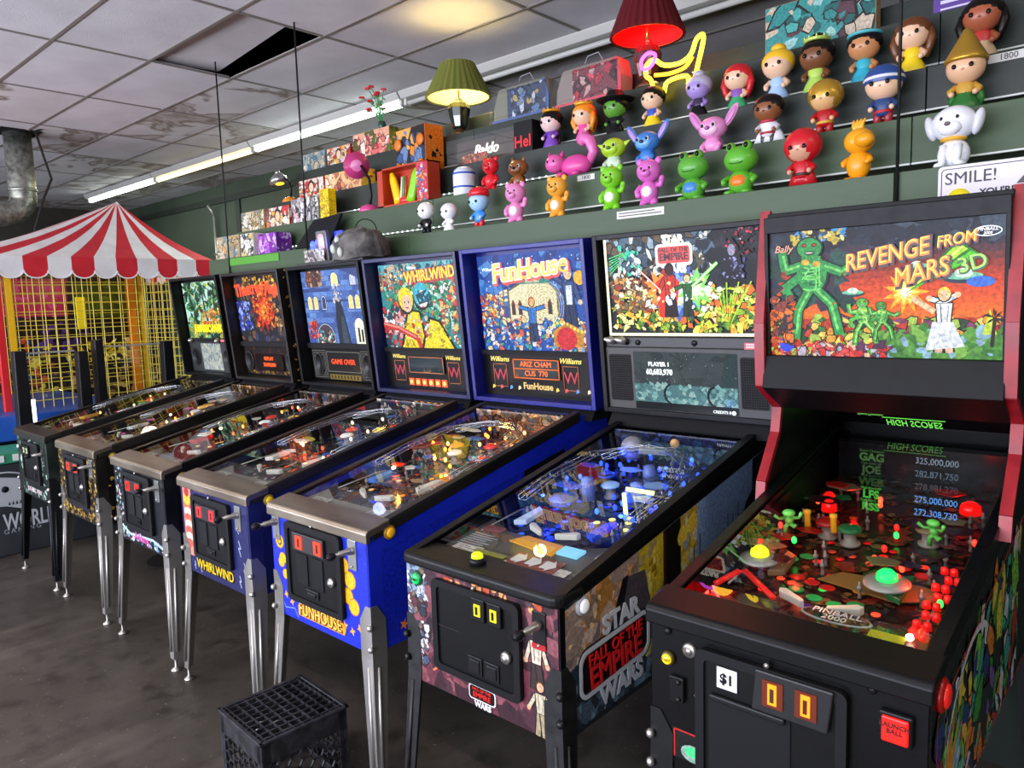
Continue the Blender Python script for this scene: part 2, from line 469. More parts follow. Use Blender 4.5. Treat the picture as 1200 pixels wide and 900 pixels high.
# tiles and grid
GX = [-4.9+1.22*i for i in range(-7, 8)]
GY = [.42+.61*i for i in range(-9, 7)]
HOLE = (-4.9, 1.03)
tilem = MB(); tilem.bx(-.6, .6, -.295, .295, 0, .015)
proto = {}
gr = MB()
for x in GX: gr.bx(x-.011, x+.011, Y0, Y1, ZC-.006, ZC+.002)
for y in GY: gr.bx(X0, X1, y-.011, y+.011, ZC-.007, ZC+.001)
gr.build('ceiling_grid', M('#837c74', .6), cl)
rt = random.Random(4)
for x in GX:
    for y in GY:
        if x < X0-.3 or x+1.22 > X1+.9: continue
        st = (x < -6.5 and rt.random() < .42) or (abs(x+6.12) < .1 and abs(y-1.64) < .1) or (abs(x+4.9) < .1 and abs(y-2.86) < .05)
        loc = (x+.61, y+.305, ZC); rot = None
        if abs(x-HOLE[0]) < .1 and abs(y-HOLE[1]) < .1:
            loc = (x+.50, y+.2, ZC+.05); rot = (math.radians(2), math.radians(-1), math.radians(-5))
        sc_ = None
        if y+.61 > Y1+.05: loc = (x+.61, (y+Y1)/2, ZC); sc_ = (1, (Y1-y)/.61, 1)      # the cut row along the wall
        if st not in proto: proto[st] = o = tilem.build('ceiling_tile', CEILS if st else CEILT, cl, loc, rot)
        else: o = inst(proto[st], 'ceiling_tile', cl, loc, rot)
        if sc_: o.scale = sc_

# partition behind the machines
tag(MB().bx(-4.95, X1, 1.46, 1.52, 0, 1.97).build('wall_partition', M('#1c241e', .7)), kind='structure')

# ------------------------------------------------------------------ tiered display shelf
TY = [1.40, 1.575, 1.75, 1.925]
TZ = [1.983, 2.193, 2.394, 2.630]
TL = [-4.95, -4.86, -4.62, -4.55]
STEP = ['lowest step of the dark green display shelf, just above the backboxes', 'second step of the dark green display shelf, behind the toy bears', 'third step of the dark green display shelf, holding the dolls', 'top step of the dark green display shelf, under the table lamps']
STEPS = [thing('shelf_step', STEP[i], 'shelf', (0, 0, 0), 0, 'steps of the display shelf') for i in range(4)]
SEAM = [-2.62, -.15, 2.3, X1-.01]
def boards(name, x0, y0, y1, z0, z1, mat, par):
    a = x0
    for b in SEAM:
        MB().bx(a+.0015, b-.0015, y0, y1, z0, z1).build(name, mat, par, bevel=.002); a = b
boards('front_board', TL[0], 1.38, 1.402, 1.80, 1.983, GREEN, STEPS[0])
LED = M('#d4ffe8', .3, 0, 5)
led = MB().ell((0, 0, 0), (.006, .004, .004), 8, 5)
l0 = None
for i in range(4):
    y1 = TY[i+1]-.004 if i < 3 else 2.098
    boards('shelf_plank', TL[i], TY[i]+.003, y1, TZ[i]-.02, TZ[i]-.001, GREEN_D, STEPS[i])
    if i < 3:
        boards('riser_board', TL[i+1], TY[i+1]-.002, TY[i+1]+.016, TZ[i]+.045, TZ[i+1], GREEN if i == 0 else GREEN_D, STEPS[i+1])
        boards('light_strip', TL[i+1], TY[i+1]-.008, TY[i+1]-.003, TZ[i]+.046, TZ[i]+.053, M('#d0d4ce', .3, 0, .1), STEPS[i+1])
bkb = thing('back_board', 'low dark board standing along the back of the top shelf step', 'board', (0, 0, 0))
boards('plank', -3.05, 2.1, 2.118, TZ[3]+.002, TZ[3]+.13, GREEN_D, bkb)
for i, (xa, xb) in ((0, (-4.1, -2.5)), (1, (-3.6, -1.9))):
    n = int((xb-xa)/.045)
    for k in range(n):
        p = (xa+(k+.5)*(xb-xa)/n, TY[i+1]-.010, TZ[i]+.05)
        if l0 is None: l0 = led.build('led', LED, STEPS[i+1], p)
        else: inst(l0, 'led', STEPS[i+1], p)
for (x, lab) in ((-4.62, 'thin black hanging rod nearest the striped canopy'), (-3.6, 'thin black hanging rod in front of the stacked game boxes'), (-.14, 'thin black hanging rod beside the brown-haired yellow doll')):
    t = thing('hanging_rod', lab, 'rod', (x, 1.372, 1.83), group='rods holding the shelf to the ceiling')
    MB().tube([(0, 0, 0), (0, 0, ZC-1.83)], .0055, 8).build('rod', M('#1c1e1c', .5), t)
    MB().bx(-.014, .014, -.004, .008, 0, .05).build('bracket', M('#22261f', .5), t)

# ------------------------------------------------------------------ lights on the ceiling
def fluo(xa, xb, lab, col, emit, energy, y=2.87):
    t = thing('fluorescent_light', lab, 'ceiling light', ((xa+xb)/2, y, 3.30), group='strip lights on the ceiling')
    l = xb-xa
    MB().prism([(-.055, 0), (.055, 0), (.085, .045), (.085, .055), (-.085, .055), (-.085, .045)], -l/2, l/2, 'x').build('housing', M('#c9c8c0', .4), t)
    for s in (-1, 1):
        MB().bx(s*(l/2-.035), s*(l/2-.005), -.03, .03, -.05, .005).build('lamp_holder', M('#d8d6cc', .5), t, bevel=.004)
        MB().bx(s*(l/2-.6)-.01, s*(l/2-.6)+.01, -.03, .03, .055, .075).build('mounting_clip', M('#7a7a75', .4, .5), t)
    m = M(col, .3, 0, emit) if emit else M('#dcdcd4', .3)
    MB().tube([(-l/2+.03, 0, -.03), (l/2-.03, 0, -.03)], .019, 10).build('tube', m, t)
    if energy:
        L_ = bpy.data.lights.new('tube_glow', 'AREA'); L_.shape = 'RECTANGLE'; L_.size = l-.1; L_.size_y = .05; L_.energy = energy; L_.color = lin(col)
        o = bpy.data.objects.new('tube_glow', L_); COL.objects.link(o); o.parent = t; o.location = (0, 0, -.052)
fluo(-11.5, -9.2, 'white strip light farthest from the camera, above the striped canopy', '#f4fff6', 14, 20)
fluo(-9.18, -6.78, 'yellowish strip light between the two white strip lights', '#ffeeb0', 4.5, 10)
fluo(-6.76, -4.34, 'bright white strip light behind the red artificial flowers', '#f0fff8', 16, 40)
fluo(-4.32, -1.9, 'unlit strip light right of the lit ones, above the green lamp', '#ffffff', 0, 0)
fluo(-1.88, .54, 'unlit strip light above the red lamp shade', '#ffffff', 0, 0)

for i_ in range(4):  # row of fixtures added behind the camera to brighten the room
    fluo(-10.2+3.3*i_, -7.8+3.3*i_, ['added unseen strip light over the aisle at the far end', 'second added unseen strip light over the aisle from the far end', 'third added unseen strip light over the aisle from the far end', 'added unseen strip light over the aisle nearest the camera'][i_], '#fff0d8', 5, 20, -2.0)

fluo(1.0, 3.4, 'added unseen strip light in the right-hand corner of the room', '#fff2e0', 5, 22, .3)  # added out of view to light the sides facing right

# vent duct and cable
t = thing('vent_duct', 'galvanised round vent duct hanging from the ceiling at far left', 'duct', (-7.8, .98, 2.6))
GALV = noisemat('galvanised_sheet', '#7d8078', '#b2b4a8', 25, .38, 4, metal=.85)
MB().lathe([(.115, .12), (.118, .14), (.118, .76)], 20).build('riser_pipe', GALV, t)
MB().tube([(0, 0, .2), (0, 0, .12), (0, -.03, .05), (0, -.09, 0), (0, -.17, -.02), (0, -.7, -.02)], .117, 16).build('elbow', GALV, t)
MB().lathe([(.122, .2), (.126, .205), (.126, .225), (.122, .23)], 20).build('clamp_band', GALV, t)
MB().bx(-.17, .17, -.17, .17, .75, .765).build('ceiling_collar', M('#121212', .8), t)
MB().tube([(-7.55, 1.12, 3.36), (-7.5, 1.05, 3.33), (-7.5, 1.1, 3.1), (-7.5, 1.15, 2.9), (-7.45, 1.05, 2.7), (-7.5, .98, 2.45), (-7.5, .9, 2.2)], .012, 6).build('cable', M('#24211e', .6))
tag(bpy.data.objects['cable'], 'black cable hanging beside the galvanised duct', 'cable')
t = thing('wall_conduit', 'pale vertical conduit pipe on the green back wall', 'pipe', (-9.75, 3.88, 1.2))
MB().tube([(0, 0, 0), (0, 0, 1.75)], .022, 8).build('pipe', M('#a9aaa2', .4, .5), t)
MB().tube([(0, 0, 1.75), (0, -.03, 1.82), (-.05, -.06, 1.9)], .02, 8).build('elbow', M('#a9aaa2', .4, .5), t)
for z in (.4, 1.2): MB().bx(-.04, .04, -.025, .04, z, z+.03).build('strap', M('#8c8c86', .4, .6), t)
# ------------------------------------------------------------------ pinball machines
LIT = printmat('lit_backglass', 1.15, .35, .3, 110)
LITD = printmat('lit_panel_dim', .35, .2, .3, 110)
LITS = printmat('lit_screen', .8, .1, .25, 200)
RAILM = noisemat('side_rail_steel', '#3a3835', '#55524c', 6, .38, 4, metal=.85, stretch=(1, .15, 1))
LOCKM = noisemat('worn_lockbar_steel', '#8d8070', '#b3a999', 8, .36, 5, metal=.9, stretch=(.3, 1, 1))
GUN = M('#2b2a29', .4, .5)
SLOPE = .21
def T(s, size, col, parent, x, z, y=.043, e=1.1, **k):
    """lettering on an upright face"""
    a = k.pop('ang', 0)
    return text(k.pop('name', 'lettering'), s, size, M(col, .4, 0, e) if e else M(col, .45), parent, (x, y, z), (PI/2, -math.radians(a), 0), **k)

def legs(root, hw, y0, y1, mat, boltmat, ztop=.66, rear=True):
    spots = [(-1, y0), (1, y0)]+([(-1, y1), (1, y1)] if rear else [])
    for sx, y in spots:
        sy = -1 if y == y0 else 1
        zt_ = ztop+(.08 if sy > 0 else 0)
        m = MB()
        bx_, by_ = sx*(hw+.003), y+sy*.003      # at the corner
        fx, fy = sx*(hw+.033), y+sy*.030        # at the foot
        w0, w1, th = .058, .036, .005
        def sect(x, y_, w, z):
            # an angle section hugging the corner
            return [(x, y_, z), (x-sx*w, y_, z), (x-sx*w, y_-sy*th, z), (x-sx*th, y_-sy*th, z), (x-sx*th, y_-sy*w, z), (x, y_-sy*w, z)]
        lv = [(bx_, by_, .026, zt_), (bx_, by_, w0, zt_-.05), (bx_+sx*.002, by_+sy*.002, w0, zt_-.17), (fx, fy, w1, .055)]
        vs = []; fs = []
        for q in lv: vs += sect(*q)
        for i in range(len(lv)-1):
            for j in range(6):
                fs.append((i*6+j, i*6+(j+1) % 6, (i+1)*6+(j+1) % 6, (i+1)*6+j))
        fs.append(tuple(range(6))); fs.append(tuple(range((len(lv)-1)*6, len(lv)*6))[::-1])
        if sx*sy > 0: fs = [f[::-1] for f in fs]
        m.add(vs, fs)
        lg = m.build('leg', mat, root)
        # a pressed rib down each flange
        rb = MB()
        rb.tube([(bx_-sx*.02, by_+sy*.0025, zt_-.2), (fx-sx*.017, fy+sy*.0025, .09)], .006, 6)
        rb.tube([(bx_+sx*.0025, by_-sy*.02, zt_-.2), (fx+sx*.0025, fy-sy*.017, .09)], .006, 6)
        rb.build('rib', mat, lg)
        for k, zz in enumerate((zt_-.065, zt_-.135)):
            MB().lathe([(.0, .016), (.007, .015), (.011, .01), (.011, 0)][::-1], 10, (0, 0, 0), 'y').build('bolt', boltmat, lg, (bx_-sx*.006, by_+(sy*.0), zz), (0, 0, math.radians(45*sx) if sy < 0 else math.radians(180-45*sx)))
        fo = MB(); fo.lathe([(.0, 0), (.022, 0), (.022, .006), (.012, .014), (.005, .018), (.005, .06), (0, .06)], 14, (fx-sx*.012, fy-sy*.012, 0))
        fo.build('leveler', CHROME, lg)

def cabinet(root, hw, mat, inner, y1=1.30, zf=.885, zb=.505):
    m = MB()
    yb = 1.10
    for s in (-1, 1):
        a, b = (s*hw, s*(hw-.018)) if s < 0 else (s*(hw-.018), s*hw)
        m.prism([(0, zb), (y1, zb+.03), (y1, zf+SLOPE*yb), (yb, zf+SLOPE*yb), (0, zf)], a, b, 'x')
    m.bx(-hw+.018, hw-.018, 0, .018, zb, zf)
    m.bx(-hw+.018, hw-.018, y1-.018, y1, zb+.03, zf+SLOPE*yb)
    m.hexa([(-hw+.018, .018, zb), (hw-.018, .018, zb), (hw-.018, y1-.018, zb+.03), (-hw+.018, y1-.018, zb+.03), (-hw+.018, .018, zb+.014), (hw-.018, .018, zb+.014), (hw-.018, y1-.018, zb+.044), (-hw+.018, y1-.018, zb+.044)])
    o = m.build('cabinet', mat, root)
    for s in (-1, 1):
        x = s*(hw-.0215)
        MB().prism([(.02, .74), (yb, .86), (yb, zf+SLOPE*yb-.02), (.02, zf-.018)], x-.003, x+.003, 'x').build('inner_liner', inner, root)
    return o

def topside(root, hw, rail, lock, zf=.885, yb=1.10, lockw=.006, side=.042, rounded=False, glass_y1=None):
    gy1 = glass_y1 or yb-.01
    for s in (-1, 1):
        m = MB()
        xo, xi = s*(hw+.004), s*(hw-.026)
        ya, yb_ = .02, yb
        za, zb_ = zf+SLOPE*ya+.022, zf+SLOPE*yb_+.022
        x0, x1 = min(xo, xi), max(xo, xi)
        m.hexa([(x0, ya, za-.006), (x1, ya, za-.006), (x1, yb_, zb_-.006), (x0, yb_, zb_-.006), (x0, ya, za), (x1, ya, za), (x1, yb_, zb_), (x0, yb_, zb_)])
        x0, x1 = min(xo, s*(hw+.0005)), max(xo, s*(hw+.0005))
        m.hexa([(x0, ya, za-side), (x1, ya, za-side), (x1, yb_, zb_-side), (x0, yb_, zb_-side), (x0, ya, za-.006), (x1, ya, za-.006), (x1, yb_, zb_-.006), (x0, yb_, zb_-.006)])
        m.build('side_rail', rail, root, bevel=.002)
    # lockdown bar
    w = hw+lockw+.004
    za = zf+.026
    if rounded:
        m = MB(); m.prism(rrect(-w, w, -.018, .11, .035, 5), za-.034, za, 'z'); m.build('lockbar', lock, root, bevel=.011, seg=3)
    else:
        m = MB(); m.prism([(-.012, za-.045), (-.012, za-.012), (-.004, za-.002), (.085, za+.016), (.085, za-.01), (.006, za-.026), (.006, za-.045)], -w, w, 'x')
        m.build('lockbar', lock, root, bevel=.004)
    y0 = .085 if not rounded else .105
    zt = lambda y: zf+SLOPE*y+.012
    m = MB().hexa([(-hw+.03, y0, zt(y0)-.002), (hw-.03, y0, zt(y0)-.002), (hw-.03, gy1, zt(gy1)-.002), (-hw+.03, gy1, zt(gy1)-.002), (-hw+.03, y0, zt(y0)+.002), (hw-.03, y0, zt(y0)+.002), (hw-.03, gy1, zt(gy1)+.002), (-hw+.03, gy1, zt(gy1)+.002)])
    m.build('playfield_glass', GLASS, root)

def coin_door(root, x0, x1, z0, z1, y=0., slotcol='#ff2a18', slotx=None, slotz=None, style='williams', dig=('8', '8')):
    d = MB().prism(rrect(x0, x1, z0, z1, .018), y-.012, y+.002).build('coin_door', BLACK, root, bevel=.003)
    fr = MB()
    o = rrect(x0, x1, z0, z1, .018); i_ = rrect(x0+.02, x1-.02, z0+.02, z1-.02, .012)
    n = len(o)
    vs = [(p[0], y-.018, p[1]) for p in o]+[(p[0], y-.018, p[1]) for p in i_]+[(p[0], y-.01, p[1]) for p in o]+[(p[0], y-.01, p[1]) for p in i_]
    fs = []
    for k in range(n):
        k2 = (k+1) % n
        fs += [(k, n+k, n+k2, k2)[::-1], (k, k2, 2*n+k2, 2*n+k)[::-1], (n+k, 3*n+k, 3*n+k2, n+k2)[::-1]]
    fr.add(vs, fs); fr.build('door_frame', BLACKM, d)
    w, h = x1-x0, z1-z0
    sx0 = slotx if slotx is not None else x0+w*.14
    sz0 = slotz if slotz is not None else z1-h*.34
    if style == 'williams':
        MB().bx(sx0, sx0+w*.56, y-.022, y-.012, sz0, sz0+h*.22).build('slot_panel', M('#4a474a', .35, .6), d, bevel=.002)
        for k in range(2):
            cx = sx0+w*(.09+.34*k)
            MB().bx(cx-.006, cx+w*.1, y-.025, y-.021, sz0+.008, sz0+h*.19).build('coin_slot', M(slotcol, .3, 0, 1.6), d)
            MB().bx(cx+w*.03, cx+w*.055, y-.027, y-.0245, sz0+.016, sz0+h*.16).build('slot_mark', M('#3a0600', .4), d)
        for k in range(2):
            cx = x0+w*(.2+.28*k)
            MB().bx(cx, cx+w*.2, y-.016, y-.012, z0+h*.25, sz0-.012).build('slot_cover', BLACKM, d, bevel=.002)
    elif style == 'modern':
        for k in range(2):
            cx = sx0+w*.18*k
            MB().bx(cx, cx+w*.15, y-.022, y-.012, sz0, sz0+h*.24).build('slot_panel', M('#171717', .35), d, bevel=.003)
            MB().bx(cx+w*.045, cx+w*.11, y-.025, y-.0215, sz0+h*.06, sz0+h*.18).build('coin_slot', M(slotcol, .3, 0, 1.1), d)
            MB().bx(cx+w*.065, cx+w*.09, y-.0265, y-.0245, sz0+h*.08, sz0+h*.16).build('slot_mark', M('#201c00', .4), d)
        MB().bx(x0+w*.06, x0+w*.33, y-.0145, y-.012, z0+h*.5, z0+h*.505).build('door_seam', M('#303030', .4), d)
        for k in range(2):
            cx = x0+w*(.42+.19*k)
            c = MB(); c.bx(cx, cx+w*.16, y-.016, y-.012, z0+.03, z0+h*.3); c.bx(cx+.008, cx+w*.16-.008, y-.019, y-.016, z0+.036, z0+h*.27)
            c.build('return_cup', M('#1c1c1e', .3), d, bevel=.002)
    elif style == 'wide':
        MB().prism([(sx0-.012, sz0-.012), (sx0+.14, sz0-.012), (sx0+.15, sz0+.075), (sx0-.004, sz0+.075)], y-.026, y-.012).build('slot_panel', M('#2b2b2c', .3, .3), d, bevel=.003)
        for k in range(2):
            cx = sx0+.012+.066*k
            MB().bx(cx, cx+.042, y-.029, y-.0255, sz0+.005, sz0+.06).build('coin_slot', M('#5a2008', .25, 0, .5), d)
            MB().bx(cx+.012, cx+.03, y-.031, y-.0285, sz0+.012, sz0+.055).build('slot_light', M(slotcol, .3, 0, 1.5), d)
            MB().bx(cx+.017, cx+.025, y-.0325, y-.0305, sz0+.018, sz0+.046).build('slot_mark', M('#4a1a00', .4), d)
        b = MB(); b.prism(rrect(x0+.03, x0+w*.66, z0+h*.12, sz0-.015, .012), y-.015, y-.012); b.build('door_relief', BLACKM, d, bevel=.004)
        MB().bx(x0+.035, x0+w*.63, y-.024, y-.012, sz0-.028, sz0-.014).build('relief_lip', M('#1c1c1d', .35), d, bevel=.004)
        MB().bx(x0+w*.42, x0+w*.64, y-.03, y-.012, z0+.03, z0+h*.3).build('return_cup', M('#1a1a1b', .3), d, bevel=.005)
    if style == 'williams':
        c = MB(); c.bx(x0+w*.36, x0+w*.58, y-.017, y-.012, z0+.035, z0+h*.22); c.bx(x0+w*.4, x0+w*.54, y-.021, y-.017, z0+.04, z0+h*.19)
        c.build('return_cup', M('#1b1b1d', .35), d, bevel=.002)
    lx, lz = {'williams': (x1-w*.17, z0+h*.42), 'modern': (x1-w*.14, z0+h*.43), 'wide': (x1-w*.12, z0+h*.4)}[style]
    MB().lathe([(.0165, 0), (.0165, .008), (.013, .012), (.009, .012), (.009, .016), (0, .016)], 16, (lx, y-.012, lz), 'y').build('lock', CHROME, d)
    MB().lathe([(.006, 0), (.006, .004), (0, .006)], 8, ((x0+x1)/2, y-.012, z1+.006), 'y').build('screw', CHROME, d)
    return d

def plunger(root, x, z, y=0., plate=M('#a9aba8', .3, .8), knob=M('#16161a', .3)):
    p = MB().prism(rrect(x-.022, x+.022, z-.065, z+.035, .006), y-.006, y+.001).build('plunger_housing', plate, root, bevel=.002)
    MB().lathe([(.013, 0), (.013, .012), (.009, .02), (.009, .045), (.006, .047), (.006, .062)], 12, (x, y-.006, z), 'y').build('plunger_rod', CHROME, p)
    MB().lathe([(.006, .06), (.012, .064), (.014, .075), (.010, .088), (0, .092)], 12, (x, y-.006, z), 'y').build('plunger_knob', knob, p)
    MB().lathe([(.005, 0), (.005, .004), (0, .006)], 8, (x, y-.006, z-.052), 'y').build('screw', CHROME, p)
    return p
def button(root, loc, axis, col, ring, r=.016, emit=0., name='flipper_button'):
    d = 1 if axis == 'x' else 1
    b = MB().lathe([(r*1.25, -.002), (r*1.3, .004), (r*1.05, .009), (r*.9, .009)], 18, (0, 0, 0), axis).build(name, M(ring, .3), root, loc)
    MB().lathe([(r*.9, .004), (r*.88, .012), (r*.6, .015), (0, .0155)], 18, (0, 0, 0), axis).build('button_cap', M(col, .3, 0, emit), b)
    return b

def backbox(root, yb, mat, rim, hw=.352, h=.70, depth=.24, lean=.098, zb=1.145, rec=.05, fr=-.028):
    yb -= fr
    m = MB(); t = .02
    for s in (-1, 1): m.bx(min(s*hw, s*(hw-t)), max(s*hw, s*(hw-t)), fr, depth, 0, h)
    m.bx(-hw+t, hw-t, fr, depth, h-t, h); m.bx(-hw+t, hw-t, fr, depth, 0, t); m.bx(-hw+t, hw-t, depth-.015, depth, t, h-t)
    m.bx(-hw+t, hw-t, rec+.012, rec+.02, t, h-t)
    o = m.build('backbox', mat, root, (0, yb, zb), (math.atan(lean), 0, 0), bevel=.003)
    # pedestal between cabinet and backbox
    pd = MB(); pd.prism([(yb-.02, zb-.05), (yb+.2, zb-.05), (yb+.2, zb+.03), (yb+.02, zb+.004)], -hw+.03, hw-.03, 'x')
    pd.build('neck', rim, root)
    return o

def put(art, name, mat, parent, x0, z0, y=.045):
    return art.build(name, mat, parent, 'y', (x0, y, z0))
def speaker(parent, x, z, r, y=.04, ry=None):
    s = MB().lathe([(r*1.12, 0), (r*1.12, .004), (r, .005), (r*.9, .002), (0, .001)], 20, (x, y, z), 'y', ey=(ry or r)/r).build('speaker', M('#0c0c0c', .7), parent)
    MB().lathe([(r*1.12, .003), (r*1.14, .007), (r*1.0, .007), (r*.98, .003)], 20, (x, y, z), 'y', ey=(ry or r)/r).build('speaker_ring', M('#3a3a3a', .4, .5), s)
    return s

# ---- what lies under the glass
POST = MB().lathe([(.0055, 0), (.004, .006), (.004, .022), (.0065, .023), (.0065, .029), (.003, .031), (.003, .04), (0, .042)], 8)
BULB = MB().ell((0, 0, 0), (.007, .007, .01), 8, 6)
def playfield(root, seed, cols, edge, lamp, caps, apron, wid=.50, lng=1.03, z0=.870, y0=.03, n_post=22, n_plast=12, n_bulb=16, n_insert=26, apl=.14, plast=None, wires=True, bump3=((-.1, .74), (.06, .78), (-.03, .66)), back=None, glow=.6, bright=1., pfl=()):
    R = random.Random(seed)
    a = Art(wid, lng, cols[0], seed)
    a.busy(0, wid, 0, lng, cols, 150, .05, edge, .3)
    a.busy(0, wid, .15, lng, cols, 130, .022, edge, .3)
    pf = a.build('playfield', PRINTG, root, 'z', (-wid/2, y0, z0), (math.atan(.13), 0, 0))
    def at(x, v, h=0): return (x+wid/2, v, h+.003)
    ins = MB().lathe([(.0105, 0), (.0105, .0012), (0, .0014)], 12)
    for i in range(n_insert):
        c = R.choice(lamp); on = R.random() < .6
        ins.build('insert', M(c, .2, 0, 1.0*bright if on else 0.), pf, at(R.uniform(-.17, .17), R.uniform(.26, .72)))
    # apron with its two cards
    ap = MB().prism([(0.004, 0), (wid-.004, 0), (wid-.004, apl+.06), (wid-.12, apl), (.12, apl), (.004, apl+.06)], .0, .022, 'z').build('apron', apron, pf, bevel=.003)
    for sx in (-1, 1):
        cd = Art(.1, .07, '#d9d6cc', seed+sx+5)
        for k in range(6): cd.rect(.012, .012+R.uniform(.04, .076), .008+k*.0095, .011+k*.0095, '#5a5650')
        cd.build('instruction_card', PRINT, pf, 'z', (wid/2+sx*.16-.05, .055, .0245))
    # flippers, slingshots, lane guides
    for sx in (-1, 1):
        f = MB().prism([(0, -.011), (.062, -.006), (.068, 0), (.062, .006), (0, .011), (-.011, 0)], .012, .03, 'z')
        f.build('flipper', M('#e8e2d0' if sx < 0 else '#e8e2d0', .35), pf, at(sx*.085, max(.235, apl+.06)), (0, 0, math.radians(-28 if sx < 0 else 208)), bevel=.002)
        s = MB().prism([(0, 0), (.035*-sx, .02), (.028*-sx, .11), (0, .13)], .018, .034, 'z').build('slingshot', M(R.choice(caps), .25, 0, .12), pf, at(sx*.15, .30), bevel=.002)
        MB().tube([at(sx*.215, .22, .018), at(sx*.215, .4, .018), at(sx*.2, .44, .018)], .003, 6).build('lane_guide', CHROME, pf)
    # pop bumpers
    for i, (x, v) in enumerate(bump3):
        c = caps[i % len(caps)]
        b = MB().lathe([(.026, 0), (.026, .006), (.016, .01), (.016, .036), (.03, .04)], 18).build('pop_bumper', M('#8a867a', .3), pf, at(x, v))
        MB().lathe([(.03, .04), (.031, .046), (.02, .052), (0, .054)], 18).build('bumper_cap', M(c, .2, 0, .4*bright), pf, at(x, v))
    p0 = None
    for i in range(n_post):
        q = at(R.choice((-1, 1))*R.uniform(.03, .225), R.uniform(.3, .95))
        if p0 is None: p0 = POST.build('post', M(R.choice(('#8a8478', '#7a766e')), .3), pf, q)
        else: inst(p0, 'post', pf, q)
    pc = plast or caps
    for i in range(n_plast):
        x, v = R.choice((-1, 1))*R.uniform(.06, .21), R.uniform(.34, .98); s = R.uniform(.03, .065)
        an = R.uniform(0, PI); pts = [(s*R.uniform(.6, 1.1)*math.cos(an+2*PI*k/5), s*.6*R.uniform(.6, 1.1)*math.sin(an+2*PI*k/5)) for k in range(5)]
        h = R.uniform(.036, .06)
        MB().prism(pts, h, h+.003, 'z').build('plastic', M(R.choice(pc), .2, 0, .1), pf, at(x, v))
    b0 = {}
    for i in range(n_bulb):
        q = at(R.choice((-1, 1))*R.uniform(.02, .23), R.uniform(apl+.2, 1.0), R.uniform(.012, .05)); c = R.choice(lamp)
        if c not in b0: b0[c] = BULB.build('bulb', M(c, .3, 0, 3.2*bright), pf, q)
        else: inst(b0[c], 'bulb', pf, q)
    if wires:
        for k in range(2):
            sx = -1 if k == 0 else 1
            path = [(sx*.21, .42, .05), (sx*.22, .6, .07), (sx*.19, .8, .085), (sx*.05, .92, .09), (-sx*.1, .9, .085), (-sx*.14, .8, .08)]
            m = MB()
            for dx in (-.012, .012):
                m.tube([at(x+dx, v+dx*.4, h) for x, v, h in path], .0019, 5)
                m.tube([at(x+dx*1.2, v+dx*.4, h+.014) for x, v, h in path], .0016, 5)
            for x, v, h in path:
                m.tube([at(x-.0145, v-.005, h+.014), at(x-.012, v-.005, h-.002), at(x+.012, v+.005, h-.002), at(x+.0145, v+.005, h+.014)], .0016, 5)
            m.build('wire_ramp', M('#b9bcc0', .22, .9), pf)
    bb = Art(wid, .12, back[0] if back else cols[0], seed+9); bb.busy(0, wid, 0, .12, back or cols, 60, .03, edge)
    bb.build('back_panel', PRINTG, pf, 'y', (0, lng-.004, 0))
    for k, (x, v, h, en, c) in enumerate(pfl):
        point('playfield_lamp', at(x, v, h), en, lin(c), .008, pf)
    return pf, at
# ------------------------------------------------------------------ the seven machines, left to right
XK = [-4.552, -3.797, -3.004, -2.27, -1.541, -.784, 0.]
GRP = 'pinball machines in the row'
def pin(k, lab, dy=0.):
    return thing('pinball_machine', lab, 'pinball machine', (XK[k], dy, 0), 0, GRP)
def panel_text(bb, s, z, size=.03, col='#ff5a1e', x=0, y=.0325, e=1.5, **k):
    return T(s, size, col, bb, x, z, y, e, name='display_text', **k)

# ---------- 1: jungle machine with a screen
r = pin(0, 'leftmost pinball machine, with the green jungle backglass and black legs', -.01)
cabinet(r, .282, noisemat('m1_paint', '#141a17', '#26302a', 8, .4, 6), BLACKM)
legs(r, .282, 0, 1.28, M('#17181a', .45, .3), CHROME)
topside(r, .282, GUN, M('#3b3936', .4, .6))
fa = Art(.5, .35, '#18201c', 3); fa.busy(0, .5, 0, .35, ['#8fae9a', '#5f7d6d', '#b9d2c0', '#2c3a32', '#1a241e'], 70, .03, '#10140f')
fa.rect(.11, .43, .05, .33, '#0e100f'); put(fa, 'front_art', PRINT, r, -.25, .515, -.0015)
T('JURASSIC PARK', .04, '#d9c9c9', r, 0, .548, -.003, 0)
coin_door(r, -.14, .17, .60, .85, slotcol='#c9d8b0', style='modern')
plunger(r, .225, .80, plate=M('#30312f', .4, .4))
button(r, (-.225, -.002, .80), 'y', '#d8d8d0', '#30302e', .013, 0, 'start_button')
bb = backbox(r, 1.12, BLACK, BLACKM)
a = Art(.62, .40, '#b9e4d8', 21)
a.rect(0, .62, .25, .4, '#cfeee6'); a.rect(0, .62, 0, .12, '#9a9a40')
a.busy(0, .62, 0, .4, ['#2f6a48', '#4f9a5e', '#8fc06a', '#17402c', '#c8d878', '#103024', '#6fc8b8'], 130, .04, '#0c2018', .25)
for x, y in ((.08, .34), (.3, .38), (.55, .3), (.15, .2), (.48, .15)): a.leaves(x, y, .13, ['#0d2a1c', '#1d5a38', '#3f8a4c'], 13)
a.line([(.33, .05), (.3, .2), (.29, .38)], .022, '#1a2a1a'); a.line([(.42, .1), (.47, .38)], .018, '#203018')
a.busy(.2, .55, .08, .2, ['#e8a030', '#d86a20', '#f0d060', '#7a9a30'], 45, .025, '#3a2408')
put(a, 'backglass', LIT, bb, -.31, .262)
for dy, c, y in ((-.003, '#2a2000', .0395), (0, '#ffe400', .038)): T('JURASSIC PARK', .07, c, bb, .0+dy, .33+dy, y, 1.0, bold=.004, sx=.86, name='title_lettering')
MB().bx(-.325, .325, .03, .05, .235, .262).build('divider', BLACKM, bb)
MB().bx(-.325, .325, .034, .05, .02, .235).build('speaker_panel', M('#2b2c2b', .5), bb)
